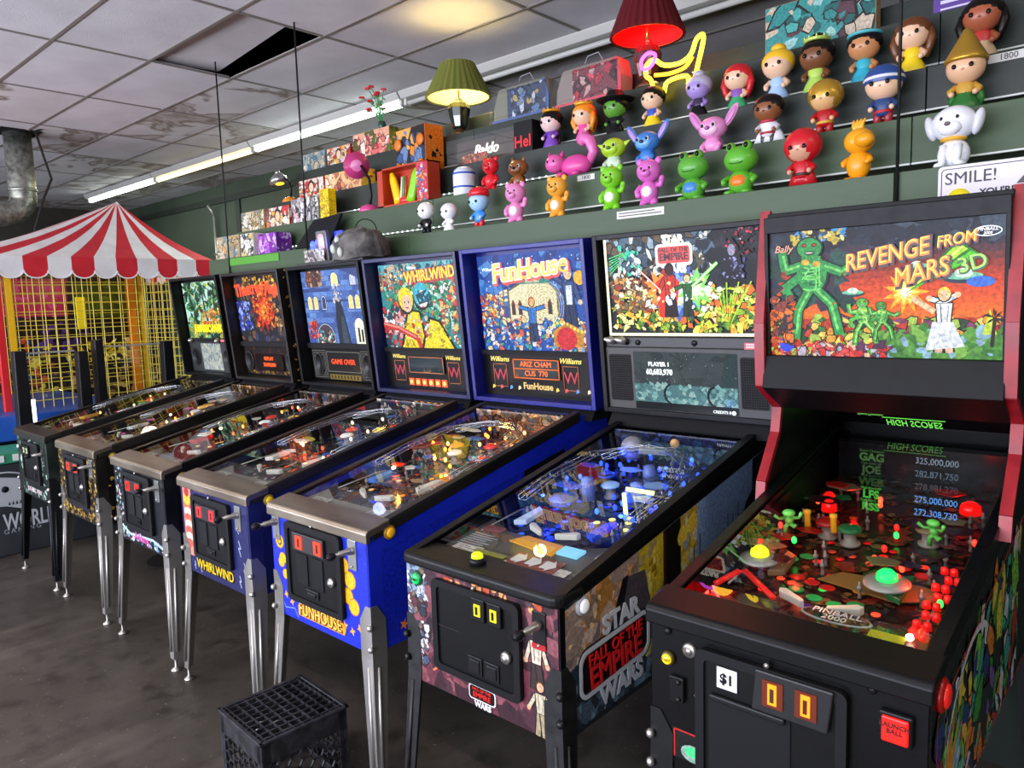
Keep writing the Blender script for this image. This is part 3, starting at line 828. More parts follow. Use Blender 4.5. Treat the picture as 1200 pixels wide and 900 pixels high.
sp = Art(.29, .19, '#b9c4c4', 8); sp.busy(0, .29, 0, .19, ['#cfd8d6', '#a8b4b6', '#dfe2d0', '#93a2a6'], 60, .03, None); put(sp, 'display_screen', LITS, bb, -.145, .035, .033)
for s in (-1, 1): speaker(bb, s*.235, .125, .055, .034)
MB().bx(.17, .27, .028, .034, .24, .256).build('sticker', M('#d86a6a', .5), bb)
for s in (-1, 1): MB().lathe([(.016, 0), (.02, .01), (.008, .03), (0, .032)], 12, (s*.2-.06, .03, .248), 'y').build('spot_lamp', CHROME, bb)
playfield(r, 31, ['#3a3426', '#5a4a2a', '#7a5a30', '#29402f', '#8a7a50'], '#151008', ['#ffd070', '#fff0c0', '#80ff90'], ['#c03020', '#d8a030', '#3a7a4a'], M('#2a2a28', .4), n_post=14, n_plast=8, n_bulb=8, n_insert=10, pfl=((0, .6, .07, .35, '#ffc070'),))

# ---------- 2: gold filigree machine
r = pin(1, 'pinball machine with gold filigree cabinet and red flame backglass', -.005)
cabinet(r, .282, noisemat('m2_paint', '#0f0d0b', '#1c1814', 8, .4), BLACKM)
legs(r, .282, 0, 1.28, CHROME, CHROME)
topside(r, .282, RAILM, LOCKM)
GOLD = ['#b08a3a', '#8a6a28', '#d0b060', '#6a4e1c']
fa = Art(.55, .36, '#17130e', 5)
for x0, x1 in ((0, .09), (.44, .55)): fa.busy(x0, x1, 0, .36, GOLD+['#17130e', '#17130e'], 60, .018, '#0d0a06')
fa.busy(0, .55, 0, .05, GOLD, 60, .014, '#0d0a06'); fa.rect(.1, .43, .05, .34, '#2a2634'); put(fa, 'front_art', PRINT, r, -.275, .515, -.0015)
sa = Art(1.2, .34, '#120f0b', 6); sa.busy(0, 1.2, 0, .34, GOLD+['#0d0a08']*3, 220, .02, '#0a0806')
wp = lambda x, y: (x, y*(1+x*.16/.34))
sa.build('side_art', PRINT, r, 'x', (.2825, .05, .53), warp=wp)
coin_door(r, -.15, .16, .585, .85, slotcol='#ff3a18', style='williams')
plunger(r, .215, .82)
button(r, (.284, .085, .865), 'x', '#d8b040', '#8a7020')
bb = backbox(r, 1.12, noisemat('m2_box', '#0d0b0a', '#1a1511', 8, .4), BLACKM)
sb = Art(.27, .68, '#120e0a', 4); sb.busy(0, .27, 0, .68, GOLD+['#120e0a']*3, 90, .02, '#080604'); sb.build('side_art', PRINT, bb, 'x', (.3525, .005, .01))
a = Art(.62, .42, '#1a1c28', 22)
a.busy(0, .62, 0, .42, ['#20222e', '#3a3c4c', '#51402c', '#14141c', '#6a4a2c', '#2a3a6a', '#7a5030'], 120, .04, '#07070c')
a.busy(0, .16, .08, .26, ['#3a52d0', '#6a80ff', '#24349a', '#9ab0ff'], 40, .025, '#080a20')
for rr, c in ((.16, '#7a1408'), (.13, '#c4200c'), (.1, '#f04a14'), (.06, '#ff8a2a')): a.star(.33, .2, rr, c, 11, .55, .3)
a.busy(.2, .46, .1, .32, ['#f0501a', '#ff7a20', '#c82a10', '#801808', '#ffb040'], 60, .022, '#3a0804')
a.busy(.44, .62, .05, .36, ['#c08a50', '#8a5a30', '#e0b070', '#503018'], 40, .025, '#120a04')
a.busy(.1, .5, .34, .42, ['#e0a020', '#f0c040', '#b06a10'], 40, .02, '#3a2004')
put(a, 'backglass', LIT, bb, -.31, .245)
T('Theatre', .11, '#ff4a1c', bb, -.15, .585, .0385, 1.0, bold=.004, ang=4, sx=.85, name='title_lettering'); T('of Magic', .1, '#ff4a1c', bb, .12, .585, .0385, 1.0, bold=.004, ang=-4, sx=.75, name='title_lettering')
MB().bx(-.325, .325, .03, .05, .215, .245).build('divider', BLACKM, bb)
p = Art(.62, .18, '#2a1210', 7); p.busy(0, .62, 0, .18, ['#5a1c14', '#3a1410', '#7a3020', '#1c0c0a'], 60, .03, '#100606'); p.busy(.05, .57, .005, .025, ['#e0a030', '#f0c860'], 24, .014, None)
put(p, 'speaker_panel', LITD, bb, -.31, .03, .045)
MB().prism(rrect(-.17, .17, .055, .165, .02), .036, .044).build('display', M('#160a08', .2), bb); panel_text(bb, 'REPLAY', .135, .034, y=.0345); panel_text(bb, '20,000,000', .095, .034, y=.0345)
for s in (-1, 1): speaker(bb, s*.25, .115, .045, .042, .06)
playfield(r, 32, ['#5a4a34', '#7a6040', '#c8b898', '#3a3028', '#8a5a80', '#b07030'], '#1c140c', ['#ffb040', '#ffe0a0', '#ff60c0'], ['#f0c060', '#e070b0', '#d0d0d0'], M('#8a8478', .4), n_post=16, n_plast=10, n_bulb=10, n_insert=14, pfl=((0, .5, .07, .5, '#ffc890'), (0, .85, .07, .4, '#ff9a50')))

# ---------- 3: blue mansion machine
r = pin(2, 'pinball machine with the blue mansion backglass and black cabinet', 0)
cabinet(r, .282, noisemat('m3_paint', '#0a0a0d', '#15151a', 8, .35), BLACKM)
legs(r, .282, 0, 1.28, CHROME, CHROME)
topside(r, .282, M('#151515', .35, .4), LOCKM)
fa = Art(.55, .36, '#10131a', 9); fa.busy(0, .1, 0, .36, ['#9fc4b4', '#c8d8c0', '#4a6a80', '#e0b0c8', '#1c2430'], 50, .018, '#0a0c10'); fa.busy(.1, .55, 0, .04, ['#8ab0d0', '#e8f0f0', '#c0486a', '#10131a'], 30, .02, '#0a0c10')
fa.line([(.05, .06), (.14, .03), (.4, .045), (.52, .02)], .012, '#bfe0ee'); put(fa, 'front_art', PRINT, r, -.275, .515, -.0015)
T('Addams', .05, '#d060a8', r, 0, .545, -.004, 0, bold=.001)
coin_door(r, -.15, .16, .585, .855, slotcol='#ff2a1c', style='williams')
plunger(r, .215, .82)
sa = Art(1.2, .3, '#0b0b0e', 6); sa.busy(.0, 1.2, 0, .3, ['#0b0b0e', '#18161c', '#3a2c14', '#241c30'], 60, .03, None); sa.build('side_art', PRINT, r, 'x', (.2825, .05, .54))
button(r, (.284, .085, .865), 'x', '#d8c070', '#807030')
bb = backbox(r, 1.12, M('#0d0d10', .4), BLACKM)
sb = Art(.27, .68, '#0e0d12', 4); sb.busy(0, .27, 0, .68, ['#0e0d12', '#20203a', '#34344c', '#16161e'], 60, .03, '#08080a')
for i in range(7): sb.line([(.02+.03*i, .1*i), (.06+.03*i, .08+.1*i), (.03+.03*i, .1+.1*i)], .004, '#5a6a9a')
sb.build('side_art', PRINT, bb, 'x', (.3525, .005, .01))
a = Art(.62, .42, '#4a6ab0', 23)
for i in range(14):
    for j in range(9): a.rect(j*.07+(i % 2)*.035, j*.07+(i % 2)*.035+.066, i*.03, i*.03+.027, a.R.choice(['#4a6cb8', '#5a80cc', '#3c58a0', '#6a92d8']))
a.rect(0, .62, .24, .25, '#28407c'); a.rect(.05, .2, .33, .42, '#5a3a34'); a.busy(.05, .22, .33, .42, ['#7a4a3a', '#a0604a', '#43302c', '#c8a890'], 26, .02, '#180c0a')
def arch(x, y, w_, h_, c, rim='#dfe8ff'):
    for q, cc in ((.008, '#1c2a58'), (.004, rim), (0, c)):
        a.poly([(x-w_/2-q, y-q), (x+w_/2+q, y-q)]+arc(x, y+h_-w_/2, w_/2+q, 0, 180, 8), cc)
for x, y in ((.06, .2), (.12, .2), (.2, .2), (.46, .2), (.52, .2)): arch(x, y, .036, .07, '#ffe080' if x != .2 else '#31406e')
arch(.33, .33, .06, .07, '#fff2a0'); arch(.5, .33, .05, .06, '#c8d0e8', '#a0a8c8')
a.poly([(.38, .42), (.62, .34), (.62, .42)], '#3a4a8a'); a.poly([(.0, .3), (.26, .3), (.28, .32), (.0, .32)], '#324a8c')
arch(.18, .0, .17, .11, '#4a3848', '#c8e0e8'); a.busy(.11, .26, .0, .07, ['#e8e8e0', '#b89060', '#40a0b0', '#2a2a30'], 22, .016, '#101018')
arch(.51, .0, .08, .14, '#ffffe0'); a.line([(.5, .01), (.5, .09)], .018, '#202028'); a.line([(.53, .01), (.53, .08)], .018, '#202028')
a.poly([(.3, 0), (.42, 0), (.385, .16), (.36, .26), (.32, .26), (.3, .14)], '#1d2735'); a.poly([(.34, .0), (.4, .0), (.375, .15), (.35, .16)], '#35475c')
a.busy(.02, .1, .03, .12, ['#e03a30', '#f06a50', '#a01c20'], 20, .02, '#300808'); a.busy(.57, .62, .0, .13, ['#f08030', '#c03a20', '#ffd060'], 18, .018, '#200a04'); a.busy(.3, .38, .24, .34, ['#e8e0e8', '#c8b8a8', '#8098d0'], 14, .018, None)
put(a, 'backglass', LIT, bb, -.31, .245)
MB().bx(-.325, .325, .03, .05, .215, .245).build('divider', BLACKM, bb)
p = Art(.62, .18, '#141414', 8)
for s in (0, 1):
    x0 = .01+s*.47
    for q in range(3): p.line([(x0+q*.012, .01+q*.012), (x0+.13-q*.012, .01+q*.012), (x0+.13-q*.012, .17-q*.012), (x0+q*.012, .17-q*.012), (x0+q*.012, .01+q*.012)], .003, '#c8c8c0')
p.rect(.16, .46, .0, .03, '#d8b850')
for i in range(9): p.rect(.175+i*.031, .188+i*.031, .005, .025, '#3a2c10')
for c, q in (('#c8c8c0', 0), ('#1c1818', .004)): p.rect(.15+q, .47-q, .045+q, .165-q, c)
put(p, 'speaker_panel', LITD, bb, -.31, .03, .045); panel_text(bb, 'GAME OVER', .135, .042, '#ff4a1a', y=.042)
for s in (-1, 1): speaker(bb, s*.236, .118, .04, .042, .062)
playfield(r, 33, ['#5a5046', '#8a7a60', '#c0b0a0', '#30282a', '#a03028', '#4a6a90'], '#140e0a', ['#ffb050', '#ff5a30', '#ffe0a0'], ['#d03020', '#e0c040', '#f0f0e0', '#3a90c0'], M('#7a746a', .4), n_post=18, n_plast=12, n_bulb=14, n_insert=16, pfl=((-.1, .45, .07, .45, '#ffb060'), (.1, .8, .07, .45, '#ff9040')))

# ---------- 4: navy machine with the yellow-coat art
r = pin(3, 'navy pinball machine with a yellow coat figure on its backglass', 0)
NAVY = noisemat('navy_paint', '#161a4a', '#20265c', 8, .32)
cabinet(r, .282, NAVY, BLACKM)
legs(r, .282, 0, 1.28, CHROME, CHROME)
topside(r, .282, RAILM, LOCKM)
fa = Art(.55, .36, '#1b2058', 9)
fa.rect(.012, .085, .06, .35, '#e8907a')
for i in range(8): fa.disc(.048, .3-i*.027, .03, '#f4d8c8' if i % 2 == 0 else '#d8604a', .02)
fa.disc(.048, .3, .028, '#f0c030'); fa.disc(.048, .33, .02, '#b03028')
def bolt(x, y, s):
    fa.line([(x, y), (x+.014*s, y-.03*s), (x-.004*s, y-.028*s), (x+.012*s, y-.06*s)], .0035, '#c8d0f0')
for q in ((.13, .05, .8), (.46, .3, 1.2), (.47, .2, 1), (.5, .12, 1.1), (.46, .06, .8), (.08, .04, .6)): bolt(*q)
put(fa, 'front_art', PRINT, r, -.275, .515, -.0015)
T('WHIRLWIND', .058, '#201804', r, -.012, .551, -.003, 0, bold=.004, sx=.9); T('WHIRLWIND', .058, '#f0c818', r, -.012, .553, -.0045, 0, bold=.0005, sx=.9, name='title_lettering')
T('WHIRLWIND', .022, '#e8b0a8', r, -.1, .868, -.003, 0)
coin_door(r, -.16, .15, .585, .85, slotcol='#e83038', style='williams')
plunger(r, .205, .82)
button(r, (.284, .085, .872), 'x', '#f0c818', '#8a7410', .017)
sa = Art(1.2, .3, '#161a48', 6)
for i in range(6):
    x = .12+.18*i; sa.line([(x, .25), (x+.03, .17), (x+.0, .16), (x+.05, .05)], .005, '#c8a8e0')
sa.build('side_art', PRINT, r, 'x', (.2825, .05, .53))
bb = backbox(r, 1.12, noisemat('backbox_navy', '#10143c', '#181e4c', 5, .4), BLACKM)
a = Art(.62, .43, '#3a8f98', 24)
a.rect(0, .62, .33, .43, '#5ab0c0'); a.busy(0, .62, .3, .43, ['#4a98a8', '#8ac8d0', '#356a80', '#c8b090', '#2a5060'], 60, .03, '#123038')
a.busy(0, .28, .3, .4, ['#d8b080', '#a06848', '#e8d8b0', '#4a3a38'], 50, .018, '#281810')
for i in range(9):
    rr = .3-.026*i; a.poly(arc(.34, .12, rr, -10, 190, 20, rr*.9)+arc(.34, .12, rr-.02, 190, -10, 20, (rr-.02)*.9), ['#2f8a5a', '#9ad8b8', '#1c5a48', '#58b080', '#d8efe0'][i % 5])
a.busy(.04, .6, .12, .34, ['#2f8a5a', '#58b080', '#e8f4ea', '#1c5a48', '#e0703a', '#9ad8c8', '#c82c30'], 110, .025, '#0a2820', .25)
a.busy(.0, .2, .0, .2, ['#d83038', '#f0f0f0', '#e8a0a0', '#1c3a50', '#801c28'], 50, .03, '#180c10')
a.busy(.45, .62, 0, .3, ['#f0f4f0', '#d04038', '#4a9a80', '#e8c070', '#2a5a50'], 60, .025, '#142420')
a.poly([(.12, .0), (.2, .2), (.3, .19), (.34, .0)], '#201c08'); a.poly([(.14, .0), (.21, .19), (.29, .18), (.32, .0)], '#f0d820')
a.poly([(.28, .0), (.36, .16), (.44, .14), (.54, .0)], '#141408'); a.poly([(.3, .0), (.37, .145), (.43, .13), (.52, .0)], '#f4de24')
a.busy(.14, .5, 0, .12, ['#e8cc1c', '#fff060', '#b89a10'], 24, .022, '#5a4c08'); a.busy(.22, .36, .04, .16, ['#f4f0e8', '#e8c8b0', '#d03030'], 16, .02, '#201008')
a.line([(.0, .12), (.12, .1), (.26, .05), (.28, .0)], .03, '#c83028'); a.line([(.0, .125), (.12, .105), (.25, .055)], .01, '#f09080')
for x, y, c1, c2 in ((.2, .24, '#f0d820', '#f0c8a8'), (.32, .26, '#38b8d0', '#f0e8e0')):
    a.disc(x, y, .062, '#101810', .07); a.disc(x, y+.01, .057, c1, .062); a.disc(x+.008, y-.012, .04, c2, .045)
for x_, y_ in ((.205, .235), (.33, .235)):
    for s_ in (-1, 1): a.disc(x_+s_*.014, y_, .005, '#181018', .007, 8)
    a.line([(x_-.012, y_-.028), (x_+.012, y_-.028)], .006, '#c02028')
a.poly([(.28, .27), (.38, .3), (.4, .24), (.3, .22)], '#0f4858'); a.busy(.29, .38, .23, .3, ['#5ad8f0', '#1c7890'], 8, .014, None)
put(a, 'backglass', LIT, bb, -.31, .232)
for c, dx, y, b in (('#a01808', .004, .0395, .009), ('#ffd820', 0, .038, .001)): T('WHIRLWIND', .078, c, bb, .085+dx, .597-dx, y, 1.1, bold=b, sx=.8, ang=3, name='title_lettering')
T('Williams', .02, '#d8f0f0', bb, -.04, .637, .039, .8)
MB().bx(-.325, .325, .03, .05, .21, .232).build('divider', BLACKM, bb)
MB().bx(-.325, .325, .036, .05, .02, .21).build('speaker_panel', M('#0a0a0b', .4), bb)
def w_emblem(bb, x, z):
    m = MB()
    for q0, q1 in (((-.04, -.052), (.04, -.052)), ((.04, -.052), (.04, .052)), ((.04, .052), (-.04, .052)), ((-.04, .052), (-.04, -.052))):
        m.tube([(q0[0], 0, q0[1]), (q1[0], 0, q1[1])], .0016, 5)
    m.build('emblem_frame', M('#c8784a', .4), bb, (x, .034, z)); T('W', .075, '#a8283a', bb, x, z, .0345, .35, name='emblem_letter')
for s in (-1, 1):
    w_emblem(bb, s*.205-.01, .11); T('Williams', .03, '#e8d060', bb, s*.205-.01, .185, .034, .5, shear=.3, name='maker_lettering')
MB().bx(-.13, .13, .026, .036, .105, .185).build('display', M('#1d2c30', .08), bb)
m = MB()
for q0, q1 in (((-.13, .105), (.13, .105)), ((.13, .105), (.13, .185)), ((.13, .185), (-.13, .185)), ((-.13, .185), (-.13, .105))): m.tube([(q0[0], 0, q0[1]), (q1[0], 0, q1[1])], .0025, 5)
m.build('display_frame', M('#c8784a', .4), bb, (0, .026, 0))
for i in range(6):
    MB().bx(-.15+i*.05, -.112+i*.05, .032, .036, .035, .072).build('badge', M('#e0502a', .4, 0, .5), bb); MB().lathe([(.011, 0), (.011, .002), (.006, .0025), (.006, .001), (0, .001)], 10, (-.131+i*.05, .032, .053), 'y').build('badge_mark', M('#ffe060', .4, 0, .6), bb)
playfield(r, 34, ['#4a4a52', '#2a3a58', '#c8c0b0', '#8a3028', '#30302c', '#5a8a6a'], '#0c0a0a', ['#ff8a30', '#ff4a28', '#ffe0b0'], ['#e04028', '#e8d040', '#f0ece0', '#3a70c0'], M('#8f8a80', .4), n_post=20, n_plast=12, n_bulb=18, n_insert=18, pfl=((-.08, .45, .07, .45, '#ff9050'), (.08, .8, .07, .5, '#ffa060')))

# ---------- 5: bright blue machine
r = pin(4, 'bright blue pinball machine with yellow dots and a fun fair backglass', 0)
BLUE = noisemat('blue_paint', '#1426b4', '#1c30c8', 5, .3)
cabinet(r, .282, BLUE, BLACKM)
legs(r, .282, 0, 1.28, CHROME, CHROME)
topside(r, .282, RAILM, LOCKM)
fa = Art(.555, .36, '#1a2ec4', 9)
for x, y, q in ((.045, .26, .024), (.06, .2, .02), (.05, .185, .018), (.073, .145, .017), (.43, .255, .024), (.46, .21, .028), (.445, .155, .026), (.475, .125, .026)):
    fa.disc(x, y, q*1.12, '#c87a08'); fa.disc(x, y, q, '#ffbe28')
fa.disc(.045, .26, .015, '#1a1a3a'); fa.disc(.045, .26, .009, '#ffbe28')
for x, y in ((.07, .07), (.105, .05), (.42, .05), (.46, .04), (.5, .06)): fa.star(x, y, .016, '#ffb030', 4, .4, .3)
fa.line([(.03, .06), (.06, .02), (.12, .03), (.14, .0)], .003, '#8ab0ff'); put(fa, 'front_art', PRINT, r, -.2775, .515, -.0015)
MB().prism([(-.13, .53), (.14, .53), (.15, .55), (.12, .585), (-.1, .585), (-.13, .565)], -.0045, -.0018).build('title_plate', M('#e8a028', .4), r)
T('FUNHOUSE', .062, '#7a2a08', r, .005, .555, -.0052, 0, bold=.003, sx=.78); T('FUNHOUSE', .062, '#ffd858', r, .003, .557, -.0066, 0, sx=.78, name='title_lettering')
coin_door(r, -.17, .155, .585, .865, slotcol='#ff3a1c', style='williams', slotx=-.115, slotz=.775)
plunger(r, .205, .83); plunger(r, -.245, .845)
button(r, (.284, .085, .882), 'x', '#ffc020', '#a87808', .018)
sa = Art(1.18, .3, '#1628b8', 6); sa.disc(.82, .27, .13, '#0a0a10', .1, 24); sa.disc(.82, .27, .12, '#12121c', .09, 24)
for x in (.08, .16, .24): sa.star(x, .03, .02, '#ff8a20', 5, .4)
wp2 = lambda x, y: (x, y*(1+x*.18/.3))
sa.build('side_art', PRINT, r, 'x', (.2825, .05, .53), warp=wp2)
bb = backbox(r, 1.12, noisemat('backbox_blue', '#0e1468', '#161e7e', 5, .4), BLACKM)
a = Art(.62, .43, '#1f4fa8', 25)
a.rect(0, .62, .3, .43, '#1c48a4'); a.rect(0, .62, .2, .3, '#3a78c8')
a.busy(0, .62, .22, .43, ['#2a60b8', '#1a3f94', '#4a8ad0', '#16357c'], 60, .04, None)
for i in range(40): a.disc(a.R.uniform(0, .62), a.R.uniform(.22, .43), .003, '#d8ecff')
a.poly([(.17, .12), (.17, .27), (.24, .3), (.24, .32), (.42, .32), (.42, .29), (.46, .26), (.46, .12)], '#6a5a38'); a.poly([(.18, .12), (.18, .265), (.25, .295), (.41, .295), (.45, .255), (.45, .12)], '#e8e0b8')
for i in range(9): a.poly(arc(.38, .2, .012*i+.012, 0, 360, 16)+arc(.38, .2, .012*i+.009, 360, 0, 16), '#c8bc88')
a.rect(.24, .42, .295, .315, '#2f8a80'); a.rect(.28, .36, .3, .33, '#c8c0a0')
for x in (.2, .24, .41): a.poly([(x-.012, .16), (x+.012, .16), (x+.012, .21), (x, .23), (x-.012, .21)], '#8a4a28'); a.poly([(x-.008, .16), (x+.008, .16), (x+.008, .2), (x, .22), (x-.008, .2)], '#28303c')
for y in (.22, .245, .26): a.line([(.12, y), (.17, y+.01)], .012, '#e8e0c0'); a.line([(.145, .15), (.145, .27)], .008, '#7a5a30')
a.busy(0, .14, .12, .25, ['#e88a40', '#d84a30', '#f0c860', '#5a3a80', '#3a80c0', '#f0e0c0'], 60, .022, '#201020')
a.busy(0, .62, .0, .14, ['#3a70d0', '#e8a060', '#6ab0e8', '#f0d8a0', '#28407c', '#d05a48', '#e8e8f0', '#3aa0a0'], 160, .022, '#141428')
a.person(.31, .04, .2, '#2f7ad0', '#1c3a6a', '#f0b070', '#c06030', (12, 168))
a.person(.52, .1, .26, '#2a4a86', '#1c3058', '#f0c8a0', '#4a90c0', (-70, 145)); a.rect(.505, .535, .2, .28, '#d8e4f0'); a.disc(.58, .31, .03, '#ffb828')
a.poly([(.42, .02), (.42, .09), (.5, .125), (.58, .09), (.58, .02)], '#c8882a'); a.disc(.49, .055, .055, '#d02a34', .05); a.busy(.58, .62, 0, .11, ['#8a4a24', '#b8703a'], 12, .02, '#301808')
for i in range(12): a.disc(.41+i*.018, .105+.02*math.sin(i*.5), .007, '#ffe060')
put(a, 'backglass', LIT, bb, -.31, .232)
for c, dx, y, b in (('#c8301c', .006, .0395, .011), ('#fff4c0', .0, .0385, .006), ('#ffb81c', 0, .037, .0)): T('FunHouse', .115, c, bb, -.005+dx, .59-dx, y, 1.05, bold=b, shear=.12, sx=.92, ang=4, name='title_lettering')
MB().prism([(-.16, .54), (.16, .565), (.15, .578), (-.15, .556)], .038, .0395).build('title_underline', M('#ffa01c', .4, 0, 1), bb)
T('Williams', .022, '#f0f4ff', bb, -.24, .60, .039, .9, name='maker_lettering')
MB().bx(-.325, .325, .03, .05, .212, .232).build('divider', BLACKM, bb)
MB().bx(-.325, .325, .036, .05, .02, .212).build('speaker_panel', M('#09090b', .35), bb)
for s in (-1, 1):
    w_emblem(bb, s*.205-.015, .115); T('Williams', .034, '#f0d868', bb, s*.205-.015, .19, .0345, .6, shear=.3, name='maker_lettering')
m = MB()
for z in (.108, .15, .192):
    m.tube([(-.13, 0, z), (.13, 0, z)], .003, 5)
for x in (-.13, .13): m.tube([(x, 0, .108), (x, 0, .192)], .003, 5)
MB().bx(-.13, .13, .03, .036, .108, .192).build('display', M('#2e3436', .12), bb); m.build('display_frame', M('#d86a2a', .4, 0, .3), bb, (0, .029, 0))
panel_text(bb, 'ARIZ CHAM', .171, .034, '#ff6a1e', y=.0285); panel_text(bb, 'CUS  770', .129, .034, '#ff6a1e', y=.0285)
T('FunHouse', .042, '#c8a860', bb, 0, .07, .0345, .5, bold=.001, name='panel_lettering')
R_ = random.Random(3)
for i, x in enumerate((-.27, -.22, -.16, -.11, .11, .16, .22, .28)):
    MB().prism([(x-.008, .05), (x+.01, .058), (x+.002, .07), (x-.006, .066)], .0345, .036).build('pennant', M(['#f0c040', '#e04050', '#4a90e0', '#f0e0a0'][i % 4], .4, 0, .4), bb)
playfield(r, 35, ['#6a5a48', '#c0a888', '#8a3a28', '#3a2c24', '#a86a38', '#48607a'], '#140c08', ['#ffa030', '#ffd080', '#ff6020'], ['#e8a030', '#d83820', '#f0ead8', '#3a70c0'], M('#9c988c', .4), n_post=26, n_plast=14, n_bulb=30, n_insert=26, pfl=((-.1, .4, .07, .5, '#ffa040'), (.1, .65, .07, .5, '#ff9030'), (0, .9, .08, .6, '#ffb050')))
# ---------- 6: modern machine with forest side art
def TS(s, size, col, parent, y, z, x=.2865, e=0, **k):
    """lettering on the right-hand side of a cabinet"""
    a = k.pop('ang', 0)
    return text(k.pop('name', 'lettering'), s, size, M(col, .45, 0, e) if e else M(col, .45), parent, (x, y, z), (PI/2-0, 0, PI/2) if not a else (PI/2, -math.radians(a), PI/2), **k)
r = pin(5, 'modern black-railed pinball machine with forest side art and blue playfield lights', -.005)
cabinet(r, .285, M('#0c0d10', .35), BLACKM, zf=.862)
legs(r, .285, 0, 1.28, noisemat('black_leg', '#0f0f10', '#1c1c1d', 30, .5, 4), M('#202022', .35, .5), ztop=.70)
topside(r, .285, M('#121214', .38), M('#161617', .42), zf=.862, rounded=True)
fa = Art(.56, .36, '#5a3038', 41)
fa.rect(0, .56, .0, .2, '#6a3440'); fa.busy(0, .56, 0, .36, ['#4a2a34', '#7a4048', '#3a2028', '#8a5058', '#2c1c24'], 70, .06, None)
fa.rect(0, .075, .26, .36, '#8fa0b4'); fa.busy(0, .08, .05, .36, ['#c8ccd4', '#4a5a78', '#2a3040', '#e8e8ec', '#7a6a5a'], 50, .02, '#14161c')
fa.busy(.12, .5, .3, .36, ['#c05030', '#e8a060', '#5a3a40', '#3a2a34'], 30, .02, None)
fa.person(.49, .12, .17, '#d8c8b0', '#3a2c28', '#d8a880', '#3a2418', (-70, -110)); fa.person(.5, .0, .15, '#c8bca0', '#a89878', '#d8a880', '#4a3020', (-60, -120)); fa.line([(.1, .05), (.2, .12)], .006, '#ff8050')
put(fa, 'front_art', PRINT, r, -.28, .505, -.0015)
coin_door(r, -.16, .165, .575, .838, slotcol='#e8e020', style='modern', slotx=.0, slotz=.76)
plunger(r, .222, .80, plate=M('#1a1a1b', .35, .4))
MB().prism(rrect(.2, .245, .738, .752, .004), -.0085, -.006).build('plunger_label', M('#b82028', .4), r)
button(r, (-.232, -.002, .815), 'y', '#18d060', '#0a5a2c', .017, .5, 'start_button'); T('START', .011, '#042a10', r, -.232, .815, -.019, 0)
button(r, (.287, .085, .838), 'x', '#f0f0f4', '#b0b0b4', .02, .25)
ab = MB().lathe([(.024, 0), (.024, .012), (.019, .016)], 20, (0, 0, 0)).build('action_button', M('#1a1a1a', .3), r, (-.035, .045, .888)); MB().lathe([(.017, .014), (.016, .026), (.009, .031), (0, .032)], 20).build('button_cap', M('#e0f020', .25, 0, .9), ab)
# small logo on the front
MB().prism(rrect(-.035, .065, .525, .568, .01), -.0052, -.0018).build('logo_frame', M('#e8e0e0', .4), r); MB().prism(rrect(-.031, .061, .529, .564, .008), -.0062, -.005).build('logo_panel', M('#1a0c0c', .4), r)
T('STAR', .022, '#e8e4e4', r, .012, .578, -.006, 0, bold=.001); T('WARS', .022, '#e8e4e4', r, .018, .515, -.006, 0, bold=.001)
T('FALL OF THE', .012, '#ff2a24', r, .015, .557, -.0066, 0); T('EMPIRE', .02, '#ff2a24', r, .015, .541, -.0066, 0, sx=1.05)
# side art
W_, H_ = 1.22, .335
sa = Art(W_, H_, '#5c6470', 42)
sa.rect(.0, .45, 0, H_, '#8a7468'); sa.busy(0, .45, .05, H_, ['#9a8478', '#b89a84', '#7a6a68', '#a8783c', '#6a5c60', '#c8b0a0'], 70, .07, None)
sa.rect(0, .5, 0, .1, '#3c4a58'); sa.busy(0, .5, 0, .13, ['#4a5a6c', '#2c3a48', '#5a7080', '#28323c', '#6a8898'], 60, .05, None)
sa.busy(.0, .3, .2, H_, ['#d88a40', '#f0c890', '#e0b090'], 10, .018, None)
sa.rect(.33, .47, .08, H_, '#b8a028'); sa.busy(.32, .47, .08, H_, ['#c8b030', '#8a6a20', '#a08c60', '#d8c860'], 26, .03, None)
sa.poly([(.13, .1), (.25, .3), (.36, .28), (.42, .1)], '#4a4448'); sa.poly([(.13, .1), (.25, .3), (.28, .3), (.2, .1)], '#16141a'); sa.poly([(.02, .08), (.13, .16), (.22, .15), (.3, .1)], '#0e0e12'); sa.poly([(.18, .09), (.26, .19), (.35, .16)], '#b05a30')
sa.rect(.46, .56, 0, H_, '#14100e'); sa.rect(.46, .475, 0, H_, '#3a1c14')
sa.rect(.56, .66, 0, H_, '#b0902c'); sa.busy(.56, .66, .03, H_, ['#d8b83a', '#8a98a0', '#6a7c88', '#c8c0a0'], 24, .04, None)
sa.rect(.66, W_, 0, H_, '#7a93b8'); sa.rect(.66, W_, 0, .13, '#2a3a50')
for i in range(16):
    x = .64+i*.038; h = sa.R.uniform(.12, .25); sa.line([(x, .0), (x, h+.06)], .006, '#10161c')
    for k in range(6): sa.poly([(x-.022*(1-k*.15), .03+h*k/7), (x+.022*(1-k*.15), .03+h*k/7), (x, .05+h*(k+1.4)/7)], '#0e161a')
sa.busy(.62, .9, 0, .16, ['#0c1014', '#1a2228', '#2c3438', '#8a9498', '#12181c'], 70, .03, '#08090a')
sa.poly([(.93, .0), (.95, .2), (1.0, .25), (1.06, .27), (1.1, .15), (1.22, .12), (1.22, 0)], '#0c0e12')
sa.rect(1.05, W_, 0, H_, '#08090c')
sa.rect(.0, W_, 0, .012, '#20262c')
wp3 = lambda x, y: (x, y*(1+x*.18/H_))
sa.build('side_art', PRINT, r, 'x', (.2855, .02, .51), warp=wp3)
